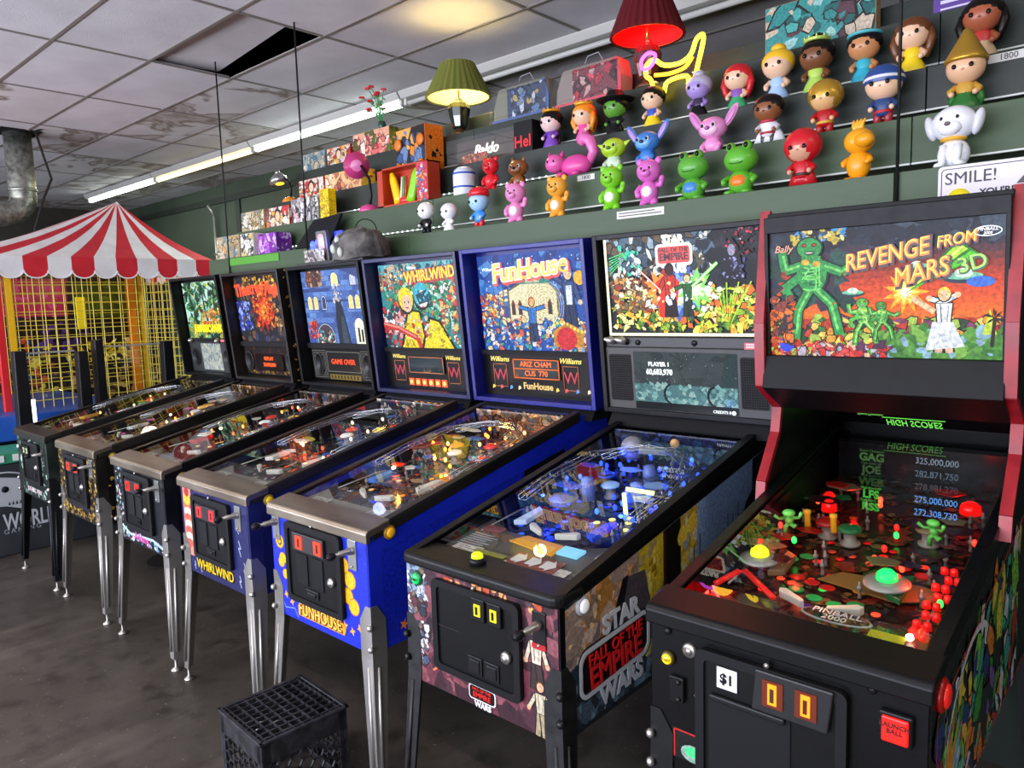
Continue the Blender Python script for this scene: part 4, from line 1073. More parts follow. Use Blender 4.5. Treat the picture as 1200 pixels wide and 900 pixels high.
def fr(y0, y1, z0, z1, rad, w_, x, th, mat, name, parent, sk=0.):
    o = rrect(y0, y1, z0, z1, rad, 6); i_ = rrect(y0+w_, y1-w_, z0+w_, z1-w_, max(.004, rad-w_), 6); n = len(o)
    q = lambda p: (p[0], p[1]+sk*(p[0]-y0))
    vs = [(x+th, *q(p)) for p in o]+[(x+th, *q(p)) for p in i_]+[(x, *q(p)) for p in o]+[(x, *q(p)) for p in i_]
    fs = []
    for k in range(n):
        k2 = (k+1) % n; fs += [(k, k2, n+k2, n+k), (k, 2*n+k, 2*n+k2, k2), (n+k, n+k2, 3*n+k2, 3*n+k)]
    return MB().add(vs, fs).build(name, mat, parent)
SK = .06
fr(.07, .40, .582, .712, .035, .012, .2875, .0015, M('#c8ccd2', .4), 'logo_frame', r, SK)
MB().add([(.2878, y, z+SK*(y-.07)) for y, z in rrect(.086, .384, .598, .696, .022)], [list(range(20))]).build('logo_panel', M('#160b0c', .4), r)
fr(.064, .406, .576, .718, .04, .0035, .2872, .0012, M('#20262c', .4), 'logo_outline', r, SK)
TS('STAR', .07, '#c8ccd2', r, .26, .752, .2885, bold=.003, ang=3, sx=1.05); TS('WARS', .07, '#c8ccd2', r, .26, .565, .2885, bold=.003, ang=3, sx=1.05)
TS('FALL OF THE', .046, '#e01c1e', r, .235, .685, .2892, bold=.001, ang=3.5, sx=.95); TS('EMPIRE', .082, '#e01c1e', r, .235, .634, .2892, bold=.002, ang=3.5, sx=.95, name='title_lettering')
bb = backbox(r, 1.12, M('#141416', .4), BLACKM, hw=.36, rec=.035, fr=0.)
a = Art(.64, .385, '#12141c', 26)
a.rect(0, .64, .26, .385, '#3a4a5c'); a.busy(0, .64, .2, .385, ['#2a3848', '#4a6078', '#8aa0b0', '#16202c', '#c8c8c0', '#5a4a38'], 90, .035, '#0a0c12')
a.busy(.45, .64, .1, .38, ['#0c0e14', '#1a1c26', '#26242e', '#101218'], 60, .05, None)
a.busy(.03, .6, .02, .17, ['#c8d040', '#8ab030', '#f0e860', '#4a7a28', '#e8a830', '#2c4a1c', '#fff8a0', '#d86a28'], 220, .025, '#141c08', .3)
a.busy(.02, .2, .1, .22, ['#d8d0a8', '#c89048', '#6a5a38', '#f0ead0', '#8a3a1c'], 60, .022, '#1c140a')
for i, (rr, c) in enumerate(((.11, '#3a5ab0'), (.08, '#7aa0e8'), (.05, '#d8ecff'))): a.star(.31, .16, rr, c, 12, .7)
a.star(.24, .18, .075, '#ff8a30', 9, .5); a.star(.38, .17, .08, '#7ae060', 9, .5); a.star(.38, .17, .045, '#d8ffc0', 9, .5)
a.poly([(.23, .07), (.22, .2), (.28, .24), (.32, .2), (.3, .07)], '#d83018'); a.person(.28, .07, .2, '#c02c18', '#241010', '#301818', '#181010', (150, -120)); a.person(.35, .07, .16, '#245a2c', '#1a2c1c', '#d8b890', '#5a4020', (20, 200))
a.line([(.13, .27), (.24, .17)], .008, '#ff5030'); a.line([(.13, .27), (.24, .17)], .0035, '#fff0e0'); a.line([(.37, .18), (.47, .26)], .012, '#7aff50'); a.line([(.37, .18), (.47, .26)], .005, '#f4ffe8')
for i in range(6): a.line([(.02, .24+i*.012), (.1, .3+i*.004)], .003, '#4ae080')
a.busy(.07, .16, .22, .34, ['#dfe8f0', '#8aa0b0', '#3a5060', '#40c0a0'], 24, .018, '#101820')
a.busy(.16, .5, .1, .2, ['#ffffff', '#d8ecff', '#ffe0a0'], 18, .016, None)
for i in range(9): a.poly([(.5, .02), (.47+i*.015, .15+.02*(i % 3)), (.475+i*.015, .15+.02*(i % 3))], '#a8d838')
a.poly([(.49, .2), (.5, .31), (.525, .345), (.55, .31), (.57, .2)], '#0c0c16'); a.disc(.525, .3, .014, '#8a8aa8', .02); a.busy(.49, .57, .2, .27, ['#4a4a80', '#20203c', '#8a8ac0'], 14, .012, None); a.busy(.5, .62, .28, .37, ['#8a2030', '#c83a48', '#1c1014'], 20, .012, None)
a.line([(0, .004), (.64, .004)], .014, '#fff6d0'); a.line([(.004, 0), (.004, .385)], .014, '#fff6d0'); a.line([(.636, 0), (.636, .385)], .012, '#fff6d0'); a.line([(0, .381), (.64, .381)], .01, '#e8e8e0')
put(a, 'backglass', printmat('lit_backglass_bright', 1.5, .35, .25, 110), bb, -.32, .307, .03)
m = MB().prism(rrect(-.095, .055, .565, .645, .016), .0245, .0255).build('title_plate', M('#f4ecd0', .4, 0, 1.1), bb); MB().prism(rrect(-.085, .045, .575, .635, .01), .0235, .0246).build('title_panel', M('#e02018', .4, 0, .9), bb)
T('STAR', .036, '#fff4d8', bb, -.02, .66, .0235, 1.2, bold=.002); T('WARS', .036, '#fff4d8', bb, -.02, .552, .0235, 1.2, bold=.002); T('FALL OF THE', .021, '#380404', bb, -.02, .622, .0228, 0, bold=.0006); T('EMPIRE', .038, '#380404', bb, -.02, .597, .0228, 0, bold=.001, name='title_lettering')
MB().bx(-.34, .34, .018, .034, .262, .302).build('divider', M('#3a3a3a', .4), bb, bevel=.004)
MB().bx(.24, .32, .0165, .019, .262, .286).build('sticker', M('#c85a60', .5), bb); [MB().bx(.247, .247+.05+.01*k_, .0155, .0166, .268+k_*.006, .2705+k_*.006).build('sticker_print', M('#fff0f0', .5), bb) for k_ in range(3)]
for s in (-.24, -.19, .05): MB().lathe([(.011, 0), (.011, .004), (.005, .006), (0, .006)], 12, (s, .018, .282), 'y').build('latch', M('#0c0c0c', .3), bb)
for s in (-.29, -.24): MB().lathe([(.012, 0), (.016, .02), (.006, .045), (0, .046)], 12).build('spot_lamp', CHROME, bb, (s, .01, .285), (math.radians(70), 0, math.radians(-50)))
MB().bx(-.34, .34, .014, .034, .012, .262).build('speaker_panel', M('#3c3c3b', .45), bb, bevel=.003)
for s in (-1, 1):
    sp = MB().prism(rrect(s*.275-.05, s*.275+.05, .05, .235, .008), .011, .0142).build('speaker_grille', M('#1c1c1c', .6), bb)
    g = MB()
    for i in range(11):
        for j in range(20): g.lathe([(.0028, 0), (.0022, .0012)], 6, (s*.275-.043+i*.0086, .011, .057+j*.0089), 'y')
    g.build('grille_holes', M('#090909', .8), sp)
sc = Art(.425, .225, '#3c484a', 44)
sc.busy(0, .425, .1, .225, ['#404c4e', '#364244', '#465254'], 30, .07, None); sc.rect(0, .425, .03, .1, '#5a8a90')
sc.busy(0, .425, .03, .1, ['#6aa0a4', '#8ac0c0', '#4a787e', '#a8d0cc'], 60, .02, None)
for x in (.14, .32): sc.line(arc(x+.03, .065, .04, 110, 250, 8), .009, '#101c20')
sc.rect(0, .425, 0, .03, '#0d1618'); sc.poly([(.36, .1), (.38, .2), (.425, .225), (.425, .1)], '#30484c')
for i in range(26): sc.disc(sc.R.uniform(0, .42), sc.R.uniform(.11, .22), .0012, '#d8e8e8')
put(sc, 'display_screen', LITS, bb, -.2125, .022, .0128)
T('PLAYER 1', .022, '#f4ffff', bb, -.1, .2, .0105, 1.3, bold=.0005); T('60,683,970', .03, '#f4ffff', bb, -.1, .17, .0105, 1.3, bold=.0006, sx=.85); T('CREDITS 0', .015, '#f4ffff', bb, .15, .032, .0105, 1.2); MB().lathe([(.008, 0), (.008, .001)], 12, (.195, .0115, .032), 'y').build('credit_dot', M('#f4ffff', .4, 0, 1.2), bb)
pf, at = playfield(r, 36, ['#141a34', '#1c2850', '#2a3a68', '#0c1020', '#40508a', '#183858'], '#060810', ['#1c3cff', '#2a50ff', '#3a6aff', '#2040ff'], ['#3050e0', '#20305a', '#8ab0e0', '#c8d8f0'], M('#4a4844', .35), n_post=28, n_plast=14, n_bulb=44, n_insert=30, z0=.846, apl=.255, bright=1.0, pfl=((-.15, .45, .07, .35, '#1830ff'), (.12, .62, .07, .6, '#1428ff'), (-.1, .85, .08, .5, '#2038ff'), (.17, .42, .07, .35, '#2038ff')))
# apron furniture
ap = Art(.17, .07, '#8a3a38', 3); ap.busy(0, .17, 0, .07, ['#e8e0e0', '#c03030', '#7a2828', '#b8a8a8'], 6, .016, '#401818'); ap.build('apron_sign', PRINT, pf, 'z', (.25, .085, .026))
for k in range(3): MB().prism([(.262+.052*k, .1), (.285+.052*k, .1), (.285+.052*k, .09), (.306+.052*k, .12), (.285+.052*k, .15), (.285+.052*k, .14), (.262+.052*k, .14)], .0275, .0285, 'z').build('apron_arrow', M('#e8e4e0', .4), pf)
MB().bx(.355, .425, .19, .235, .024, .032).build('apron_display', M('#8ad8ff', .3, 0, .9), pf)
MB().prism([(.17, .2), (.35, .175), (.35, .24), (.2, .25)], .02, .026, 'z').build('apron_light', M('#d8922a', .4, 0, .25), pf)
MB().prism(rrect(.12, .24, .095, .115, .004), .0235, .026, 'z').build('apron_label', M('#8a8a2a', .4), pf)
for k in range(7): MB().bx(.03, .03+.08+.012*(k % 3), .12+.013*k, .1245+.013*k, .0235, .0245).build('apron_print', M('#a8a8a8', .5), pf)
MB().prism(rrect(.03, .11, .225, .26, .01), .0235, .026, 'z').build('apron_badge', M('#8a4a48', .4), pf)
pl = MB().ell((0, 0, 0), (.045, .045, .045), 18, 12).build('planet_ball', noisemat('planet', '#6a6a70', '#a0a0a8', 20, .5), pf, (.14, .93, .085)); MB().lathe([(.043, 0), (.0455, .002), (.0455, .006), (.043, .008)], 18, (0, 0, -.004)).build('planet_band', M('#50505a', .5), pf, (.14, .93, .085))
MB().prism([(-.06, -.01), (.03, -.014), (.07, 0), (.03, .014), (-.06, .012)], -.008, .012, 'z').build('toy_ship', M('#9a9a9e', .45), pf, (.25, .91, .09), (.1, .1, .5), bevel=.003)
MB().ell((0, 0, 0), (.017, .017, .017), 12, 8).build('toy_sun', M('#c89a60', .4, 0, .3), pf, (.28, .99, .1))
for x, v in ((.35, .62), (.17, .6), (.3, .78)):
    q = MB().lathe([(.024, 0), (.024, .06), (.02, .065), (.02, .075), (0, .08)], 16).build('toy_tower', M('#6a80c8', .25), pf, (x, v, .01)); 
m = MB().bx(.34, .35, .55, .56, .0, .075); m.box((.375, .6, .07), (.09, .012, .01), (0, .2, .5)); m.build('lit_gantry', M('#f4ffb0', .3, 0, 1.6), pf)
m = MB().lathe([(.0, 0), (.05, 0), (.05, .004), (.02, .012), (0, .013)], 20).build('spinning_disc', M('#8a98b8', .3, .3), pf, (.13, .52, .035))
for x, v in ((.36, .47), (.39, .5), (.33, .5), (.37, .53), (.30, .46), (.41, .45)):
    MB().lathe([(.011, 0), (.011, .0015), (0, .002)], 14).build('insert', M('#fff08a', .3, 0, 1.3), pf, (x, v, .004))

# ---------- 7: red-edged machine with the overhead hood
r = pin(6, 'rightmost pinball machine, black with red edges and an orange alien-sky backglass', .06)
hw = .283
cabinet(r, hw, M('#0a0a0b', .3), M('#0a0a0c', .3), y1=1.31, zf=.882)
legs(r, hw, 0, 1.28, M('#0f0f10', .4, .2), CHROME)
topside(r, hw, M('#0d0d0e', .3), M('#0e0e0f', .33), zf=.882, yb=1.25, glass_y1=1.22)
coin_door(r, -.165, .15, .50, .842, slotcol='#ff9a18', style='wide', slotx=-.022, slotz=.765)
MB().bx(-.115, -.07, -.0155, -.0135, .768, .814).build('price_sticker', M('#e8e8ea', .5), r); T('$1', .03, '#141414', r, -.0925, .79, -.0165, 0, bold=.0008, name='price_lettering')
lb = MB().bx(.205, .262, -.014, .0, .772, .832).build('launch_button', M('#141415', .3), r, bevel=.004); MB().bx(.211, .256, -.021, -.013, .778, .826).build('button_cap', M('#f01c14', .3, 0, .75), lb, bevel=.003)
T('LAUNCH\nBALL', .0125, '#3a0404', r, .2335, .806, -.0218, 0, bold=.0003, lead=.9)
button(r, (-.238, -.002, .79), 'y', '#ffd820', '#4a4008', .013, .5, 'start_button'); T('START', .008, '#4a3a00', r, -.238, .79, -.0178, 0)
MB().lathe([(.017, 0), (.017, .006), (.013, .01), (.008, .01), (.008, .013), (0, .013)], 18, (-.185, 0, .823), 'y').build('lock', CHROME, r)
for x, z in ((-.24, .852), (-.17, .722), (.19, .86), (.185, .64), (.27, .57)): MB().lathe([(.009, 0), (.009, .004), (.004, .008), (0, .008)], 10, (x, 0, z), 'y').build('carriage_bolt', M('#1a1a1b', .25), r)
for x in (-.215,):
    h_ = MB().prism(rrect(x-.018, x+.018, .695, .755, .005), -.012, 0).build('hinge_plate', M('#141415', .3), r, bevel=.002)
    for z in (.705, .745): MB().lathe([(.006, 0), (.006, .004), (0, .006)], 8, (x+.006, -.012, z), 'y').build('screw', GUN, h_)
pt = Art(.13, .07, '#0a0a0b', 2)
pt.line([(.004, 0), (.004, .066), (.126, .066), (.126, 0)], .003, '#d82020'); pt.disc(.05, .02, .03, '#8aa898', .02); pt.disc(.05, .024, .02, '#48d080', .012); put(pt, 'front_art', PRINT, r, -.23, .56, -.0008)
button(r, (hw+.002, .085, .845), 'x', '#f02820', '#a01410', .026, .1)
sa = Art(1.15, .335, '#0a0a0c', 51)
sa.busy(.06, .95, .0, .28, ['#38a030', '#88d848', '#f08a20', '#e8e8f0', '#8a50b8', '#1c3a80', '#f0d040', '#101014', '#c83020', '#40b0a0', '#0e0e12', '#14301c'], 150, .07, '#08080a', .3)
sa.poly(arc(.34, .12, .24, 50, 200, 22, .17)+arc(.34, .12, .225, 200, 50, 22, .157), '#e8e8f4'); sa.busy(.0, .2, .0, .12, ['#f07a18', '#ffb030', '#e8502a', '#fff0c0', '#7a90d0'], 60, .022, '#1a0c04', .2); sa.leaves(.1, .05, .2, ['#f0a030', '#ffffff', '#60c840', '#8ac0f0'], 26, (10, 80))
sa.line([(.03, .0), (.03, .29), (1.1, .3)], .004, '#e02420'); sa.line([(.0, .01), (1.15, .01)], .003, '#e02420')
wp4 = lambda x, y: (x, y*(1+x*.18/.335))
sa.build('side_art', printmat('side_art_gloss', 0, .15, .3), r, 'x', (hw+.0008, .02, .52), warp=wp4)
# head: two side panels with red edging
YF = .60
prof = [(.64, 1.815), (.605, 1.515), (.615, 1.34), (.735, 1.265), (.72, 1.19), (.625, 1.06), (.62, 1.02), (1.31, 1.02), (1.31, 1.815)]
RED = noisemat('red_edging', '#7e0a16', '#98121e', 20, .35, 3)
for s in (-1, 1):
    x0, x1 = (.287, .308) if s > 0 else (-.308, -.287)
    hd = MB().prism(prof, x0, x1, 'x').build('head_side', M('#0b0b0c', .35), r)
    e = MB(); fp = [(.645, 1.825)]+prof[1:6]+[(.618, 1.0)]
    for i in range(len(fp)-1):
        (ya, za), (yb, zb_) = fp[i], fp[i+1]; d = Vector((yb-ya, zb_-za)).normalized(); n = Vector((d.y, -d.x))*.004
        if n.x > 0: n = -n
        xa, xb = x0-.003, x1+.003
        P = [(ya+n.x, za+n.y), (ya-n.x*3, za-n.y*3), (yb-n.x*3, zb_-n.y*3), (yb+n.x, zb_+n.y)]
        e.hexa([(xa, *P[0]), (xa, *P[1]), (xa, *P[2]), (xa, *P[3]), (xb, *P[0]), (xb, *P[1]), (xb, *P[2]), (xb, *P[3])])
    e.build('edge_trim', RED, hd)
bxm = MB(); bxm.bx(-.287, .287, .63, 1.31, 1.795, 1.815); bxm.bx(-.287, .287, 1.29, 1.31, 1.1, 1.795); bxm.bx(-.287, .287, .67, .68, 1.3, 1.795)
bxm.prism([(.60, 1.335), (.62, 1.425), (.68, 1.425), (.75, 1.27), (.735, 1.262)], -.287, .287, 'x')
bx_ = bxm.build('head_box', M('#080809', .5), r, bevel=.002)
ax = math.atan(.075)
fm_ = MB(); fm_.bx(-.287, .287, 0, .02, .335, .378); fm_.bx(-.287, -.276, 0, .02, -.01, .34); fm_.bx(.276, .287, 0, .02, -.01, .34); fm_.bx(-.287, .287, -.004, .02, -.012, 0)
bb = fm_.build('backglass_frame', M('#0a0a0b', .45), r, (0, .632, 1.425), (ax, 0, 0), bevel=.002)
a = Art(.552, .336, '#b83818', 27); w_, h_ = .552, .336
for i in range(14): a.rect(0, w_, .1+i*.017, .1+(i+1)*.017, ['#f0701c', '#f4681c', '#ec5c1a', '#e4501a', '#d84818', '#c84018', '#b03a1c', '#943424', '#74302c', '#562c34', '#3c2a3a', '#2c283a', '#242636', '#1c2030'][i])
a.busy(0, .2, .14, .3, ['#1c3a34', '#28504a', '#3a2a3c', '#20283c'], 40, .04, None); a.busy(0, w_, .29, h_, ['#141824', '#202a3c', '#3a4a5c', '#1a2030'], 50, .04, None); a.busy(.06, .2, .3, .335, ['#c8b040', '#4a90d0', '#3a6a40', '#e8d890'], 24, .014, None)
a.busy(0, w_, 0, .1, ['#3a7a30', '#5aa83c', '#c83a28', '#e8a030', '#284a24', '#f0d060', '#7a3a60', '#a8c850'], 150, .022, '#141008')
a.rect(.28, w_, 0, .06, '#4a8a34'); a.busy(.28, w_, .0, .07, ['#5a9a3a', '#3a7a2c', '#7ab048', '#8ab0c8'], 40, .026, None); a.busy(.03, .3, .0, .035, ['#d02c28', '#e8504a', '#b8b0c0', '#f0c0a0', '#5a2c50'], 40, .02, '#200c10')
# a big green shape striding on the left, smaller green ones in the middle
def creature(x, y, h, c1, c2, c3):
    for q, c in ((1.35, '#0e2818'), (1., c1)):
        for p in ([(x, y+.55*h), (x-.14*h, y+.3*h), (x-.17*h, y)], [(x, y+.55*h), (x+.2*h, y+.35*h), (x+.27*h, y+.05*h)], [(x-.1*h, y+.75*h), (x-.27*h, y+.7*h), (x-.3*h, y+.9*h)], [(x+.1*h, y+.75*h), (x+.3*h, y+.66*h), (x+.42*h, y+.75*h)], [(x-.1*h, y+.65*h), (x-.28*h, y+.52*h), (x-.2*h, y+.4*h)]): a.line(p, .085*h*q, c)
        a.disc(x, y+.66*h, .15*h*q**.5, c, .19*h*q**.5); a.disc(x-.02*h, y+.92*h, .12*h*q**.5, c, .1*h*q**.5)
    for p in ([(x-.02*h, y+.5*h), (x-.13*h, y+.3*h), (x-.16*h, y+.06*h)], [(x+.03*h, y+.52*h), (x+.19*h, y+.35*h), (x+.25*h, y+.1*h)], [(x-.12*h, y+.75*h), (x-.25*h, y+.71*h), (x-.285*h, y+.86*h)], [(x+.13*h, y+.74*h), (x+.29*h, y+.67*h), (x+.38*h, y+.72*h)]): a.line(p, .025*h, c2)
    for k in range(5): a.poly(arc(x, y+(.52+.055*k)*h, .1*h, 200, 340, 6, .03*h)+arc(x, y+(.535+.055*k)*h, .09*h, 340, 200, 6, .03*h), '#14502c' if k % 2 else c2)
    for s_ in (-1, 1): a.disc(x-.02*h+s_*.05*h, y+.95*h, .026*h, '#0e2818', .022*h, 10); a.disc(x-.02*h+s_*.05*h, y+.95*h, .016*h, '#e03018', .012*h, 8)
    a.busy(x-.1*h, x+.1*h, y+.5*h, y+.84*h, [c1, c2, '#1c6a38', '#50b858'], 14, .03*h, '#0e3a1c')
    a.disc(x-.02*h, y+.87*h, .05*h, '#0e2818', .022*h, 10); a.rect(x-.055*h, x+.015*h, y+.867*h, y+.88*h, '#d8d0c0')
    for i in range(10): a.line([(x-.1*h+a.R.uniform(0, .2)*h, y+.5*h+a.R.uniform(0, .35)*h)]*1+[(x-.1*h+a.R.uniform(0, .2)*h, y+.5*h+a.R.uniform(0, .35)*h)], .012*h, c2)
    a.disc(x-.06*h, y+.78*h, .04*h, c3, .028*h); a.disc(x+.05*h, y+.76*h, .04*h, c3, .028*h)
creature(.115, .045, .265, '#2f9a4c', '#7ad870', '#e8b040')
creature(.245, .03, .12, '#58b848', '#b8f080', '#c8f060'); creature(.29, .04, .1, '#3f9a40', '#9ae070', '#c8f060')
a.star(.345, .165, .055, '#ffb020', 11, .5); a.star(.345, .165, .035, '#ffe860', 11, .5); a.star(.345, .165, .018, '#fffbe0', 11, .5)
a.poly([(.35, .165), (.455, .285), (.51, .245)], '#287a18'); a.poly([(.352, .168), (.458, .278), (.478, .262)], '#b8f838'); a.poly([(.352, .166), (.485, .258), (.502, .246)], '#58d020'); a.poly([(.351, .167), (.465, .27), (.47, .266)], '#ffff80')
for x, y, s in ((.37, .225, .03), (.47, .195, .045), (.22, .165, .03)): a.disc(x, y, s, '#243848', s*.3); a.disc(x, y+s*.1, s*.9, '#7ac8a8', s*.2); a.disc(x, y+s*.25, s*.45, '#d8f0e0', s*.25)
a.disc(.505, .185, .03, '#3a70d8', .013)
a.person(.43, .015, .16, '#e8ecf4', '#e8b898', '#f0c8a0', '#f0c848', (160, 30)); a.poly([(.405, .09), (.45, .09), (.475, .03), (.39, .02)], '#dfe6f2')
a.line([(.41, .115), (.36, .15)], .014, '#f0c8a0')
a.poly([(.51, .06), (.525, .12), (.54, .06)], '#c8e040'); a.line([(.53, .03), (.535, .1)], .008, '#2a1810'); a.leaves(.535, .1, .03, ['#2a1810'], 10); a.disc(.045, .03, .02, '#3048ff', .02)
a.busy(.0, .06, .03, .16, ['#e87a28', '#8a3a2c', '#c85a28', '#3a2a30'], 30, .018, '#180c08')
put(a, 'backglass', LIT, bb, -.276, .0, .012)
for c, dx, y, b in (('#2a0c04', .004, .0046, .006), ('#ff7a14', .001, .0035, .002), ('#ffe43c', -.0006, .0024, -.0012)):
    T('REVENGE', .06, c, bb, .02+dx, .258-dx, y, 1.05, bold=b, shear=.25, ang=10, sx=.78, name='title_lettering'); T('FROM', .037, c, bb, .176+dx, .286-dx, y, 1.05, bold=b*.5, shear=.25, ang=8, sx=.85, name='title_lettering')
    T('MARS', .062, c, bb, .1+dx, .212-dx, y, 1.05, bold=b, shear=.25, ang=12, sx=.8, name='title_lettering')
T('3D', .05, '#1c4a10', bb, .213, .226, .0036, 1, bold=.003, ang=14); T('3D', .05, '#98f048', bb, .212, .228, .0024, 1.1, ang=14); T('Bally', .026, '#f0a080', bb, -.235, .29, .003, .9, shear=.3)
fr_ = MB()
ov = [(.241+.028*math.cos(2*PI*i/20), -.0, .300+.011*math.sin(2*PI*i/20)) for i in range(20)]
fr_.tube(ov, .0012, 4, closed=True).build('badge_ring', M('#e8e8f0', .4, 0, .7), bb, (0, .0035, 0)); T('PINBALL', .011, '#e8e8f0', bb, .241, .304, .003, .7, shear=.2); T('2000', .009, '#e8e8f0', bb, .241, .295, .003, .7, shear=.2)
# under the glass
pf, at = playfield(r, 37, ['#3a1c18', '#5a2a1c', '#241418', '#7a5a34', '#1c3420', '#8a2c20', '#4a3c28'], '#0a0606', ['#ff2018', '#ff3a28', '#ff5030', '#30ff60'], ['#8a1812', '#1c5a30', '#6a5a40', '#301418'], M('#6a2a26', .35), lng=1.12, z0=.842, n_post=30, n_plast=16, n_bulb=18, n_insert=24, wires=False, bright=.8, bump3=((-.115, .62), (-.05, .6), (.12, .68)), back=['#050506', '#08080a'], pfl=((-.13, .42, .07, .3, '#ff4030'), (.18, .35, .06, .3, '#ff3a20'), (-.12, .85, .05, .12, '#ff1010'), (.15, .9, .05, .1, '#ff1810'), (.0, .25, .07, .25, '#ffb080')))
at2 = lambda x, v, h=0: at(x+(.012 if .39 < v < .42 else 0), v-(.065 if v > .24 else .008), h)
for x, v, c in ((-.195, .40, '#f0ff20'), (.10, .41, '#20ff70')):
    s = MB().lathe([(.0, 0), (.03, .002), (.05, .012), (.05, .016), (.026, .024), (0, .026)], 24).build('toy_saucer', M('#9a9a92', .35, .4), pf, at2(x, v, .03)); MB().lathe([(.024, .022), (.022, .036), (.012, .044), (0, .046)], 18).build('saucer_dome', M(c, .2, 0, 1.1), pf, at2(x, v, .03))
    MB().tube([at2(x, v, 0), at2(x, v, .034)], .006, 8).build('saucer_stem', CHROME, pf)
    point('saucer_lamp', at2(x, v, .1), .06, lin(c), .02, pf)
def sprite(x, v, h, rz):
    m = MB(); m.tube([(-.012, 0, 0), (-.01, 0, .3*h), (0, 0, .45*h)], .006, 8); m.tube([(.016, 0, .03), (.012, 0, .3*h), (0, 0, .45*h)], .006, 8); m.ell((0, 0, .55*h), (.012, .01, .16*h), 10, 6)
    m.tube([(.008, 0, .65*h), (.025, -.004, .68*h), (.032, -.008, .9*h)], [.005, .004, .005], 6); m.tube([(-.008, 0, .65*h), (-.025, -.004, .6*h), (-.036, -.01, .75*h)], [.005, .004, .005], 6); m.ell((0, -.002, .84*h), (.017, .014, .13*h), 10, 7)
    m.build('toy_figure', M('#5ab848', .35), pf, at2(x, v, .035), (0, 0, rz))
sprite(-.18, .585, .075, .3); sprite(.15, .665, .075, -.4)
for x, v in ((-.16, .66), (-.09, .66)): MB().lathe([(.008, 0), (.008, .04), (.01, .042), (.01, .05), (0, .052)], 10).build('yellow_post', M('#e0a020', .3, 0, .3), pf, at2(x, v, .03))
for x, v, s in ((.18, .93, 1.4), (-.17, .86, 1.), (-.15, .8, 1.1)): MB().lathe([(.02*s, 0), (.018*s, .02), (.01*s, .03), (0, .032)], 14).build('flasher_dome', M('#f01410', .2, 0, 1.1), pf, at2(x, v, .03))
for x in (.205, .225):
    for k in range(9): MB().lathe([(.009, 0), (.008, .014), (0, .018)], 10).build('lane_lamp', M('#e01812', .3, 0, .7), pf, at2(x+.01*math.sin(k*3), .2+.045*k, .02))
MB().ell((0, 0, 0), (.008, .008, .008), 8, 6).build('bulb', M('#fff0d0', .3, 0, 9), pf, at2(.205, .17, .03))
og = MB().lathe([(.075, 0), (.075, .003), (.068, .004)], 28, ey=.36).build('apron_badge', M('#b8b8b4', .4), pf, at2(.055, .185, .023)); MB().lathe([(.07, .003), (.07, .0045)], 28, ey=.34).build('badge_face', M('#0c0c0e', .4), pf, at2(.055, .185, .023))
text('badge_lettering', 'PINBALL', .028, M('#c8c8c4', .4, 0, .15), pf, at2(.055, .194, .029), (0, 0, 0)); text('badge_lettering', '2000', .026, M('#c8c8c4', .4, 0, .15), pf, at2(.055, .172, .029), (0, 0, 0))
MB().prism(rrect(-.035, .035, -.018, .018, .004), 0, .002, 'z').build('yellow_label', M('#c8c020', .4), pf, at2(.165, .155, .024))
for s_, pts in ((-1, [(-.235, .2), (-.215, .34), (-.2, .35), (-.09, .2)]), (1, [(.2, .2), (.2, .3), (.1, .2)])):
    MB().tube([at2(x, v, .026) for x, v in pts], .007, 8).build('red_rail', M('#e02018', .25, 0, .5), pf)
for k, (x, v, c) in enumerate(((-.1, .36, '#a01814'), (-.06, .35, '#a01814'), (-.02, .34, '#a01814'), (-.08, .30, '#1c7a3c'), (-.03, .28, '#1c8a44'), (.02, .27, '#1c8a44'), (.06, .29, '#1c7a3c'), (.0, .38, '#20603a'), (.05, .36, '#b06a20'), (.1, .52, '#c01812'), (.15, .5, '#c01812'), (-.15, .45, '#287a3c'), (-.12, .48, '#287a3c'))):
    MB().lathe([(.019, 0), (.019, .0015), (.014, .002), (0, .002)], 18, ey=.8).build('ring_insert', M(c, .25, 0, .45), pf, at(x, v))
MB().prism([(-.1, 0), (.08, -.03), (.19, .03), (.12, .07), (-.06, .06)], .006, .009, 'z').build('arched_guide', M('#8a6a38', .3), pf, at(.05, .36))

# score monitor up in the head, facing down: the playfield glass shows it the right way round
gz0, gs = .894, SLOPE
nrm = Vector((0, -gs, 1)).normalized()
RF = Matrix.Identity(4)
for i_ in range(3):
    for j_ in range(3): RF[i_][j_] -= 2*nrm[i_]*nrm[j_]
p0_ = Vector((0, 0, gz0)); RF.translation = 2*nrm.dot(p0_)*nrm
def flip(o):
    o.data = o.data.copy(); o.data.transform(RF @ o.matrix_basis); o.data.flip_normals(); o.matrix_basis = Matrix.Identity(4); return o
mon = flip(MB().bx(-.26, .26, 1.162, 1.175, .82, 1.105).build('score_monitor', M('#020203', .3), r))
SX = 1.160
flip(T('HIGH SCORES', .03, '#6ad050', mon, -.03, 1.093, SX, 1.2, shear=.2, sx=.85)); flip(MB().bx(-.12, .06, SX-.001, SX, 1.076, 1.078).build('underline', M('#6ad050', .4, 0, 1.2), mon))
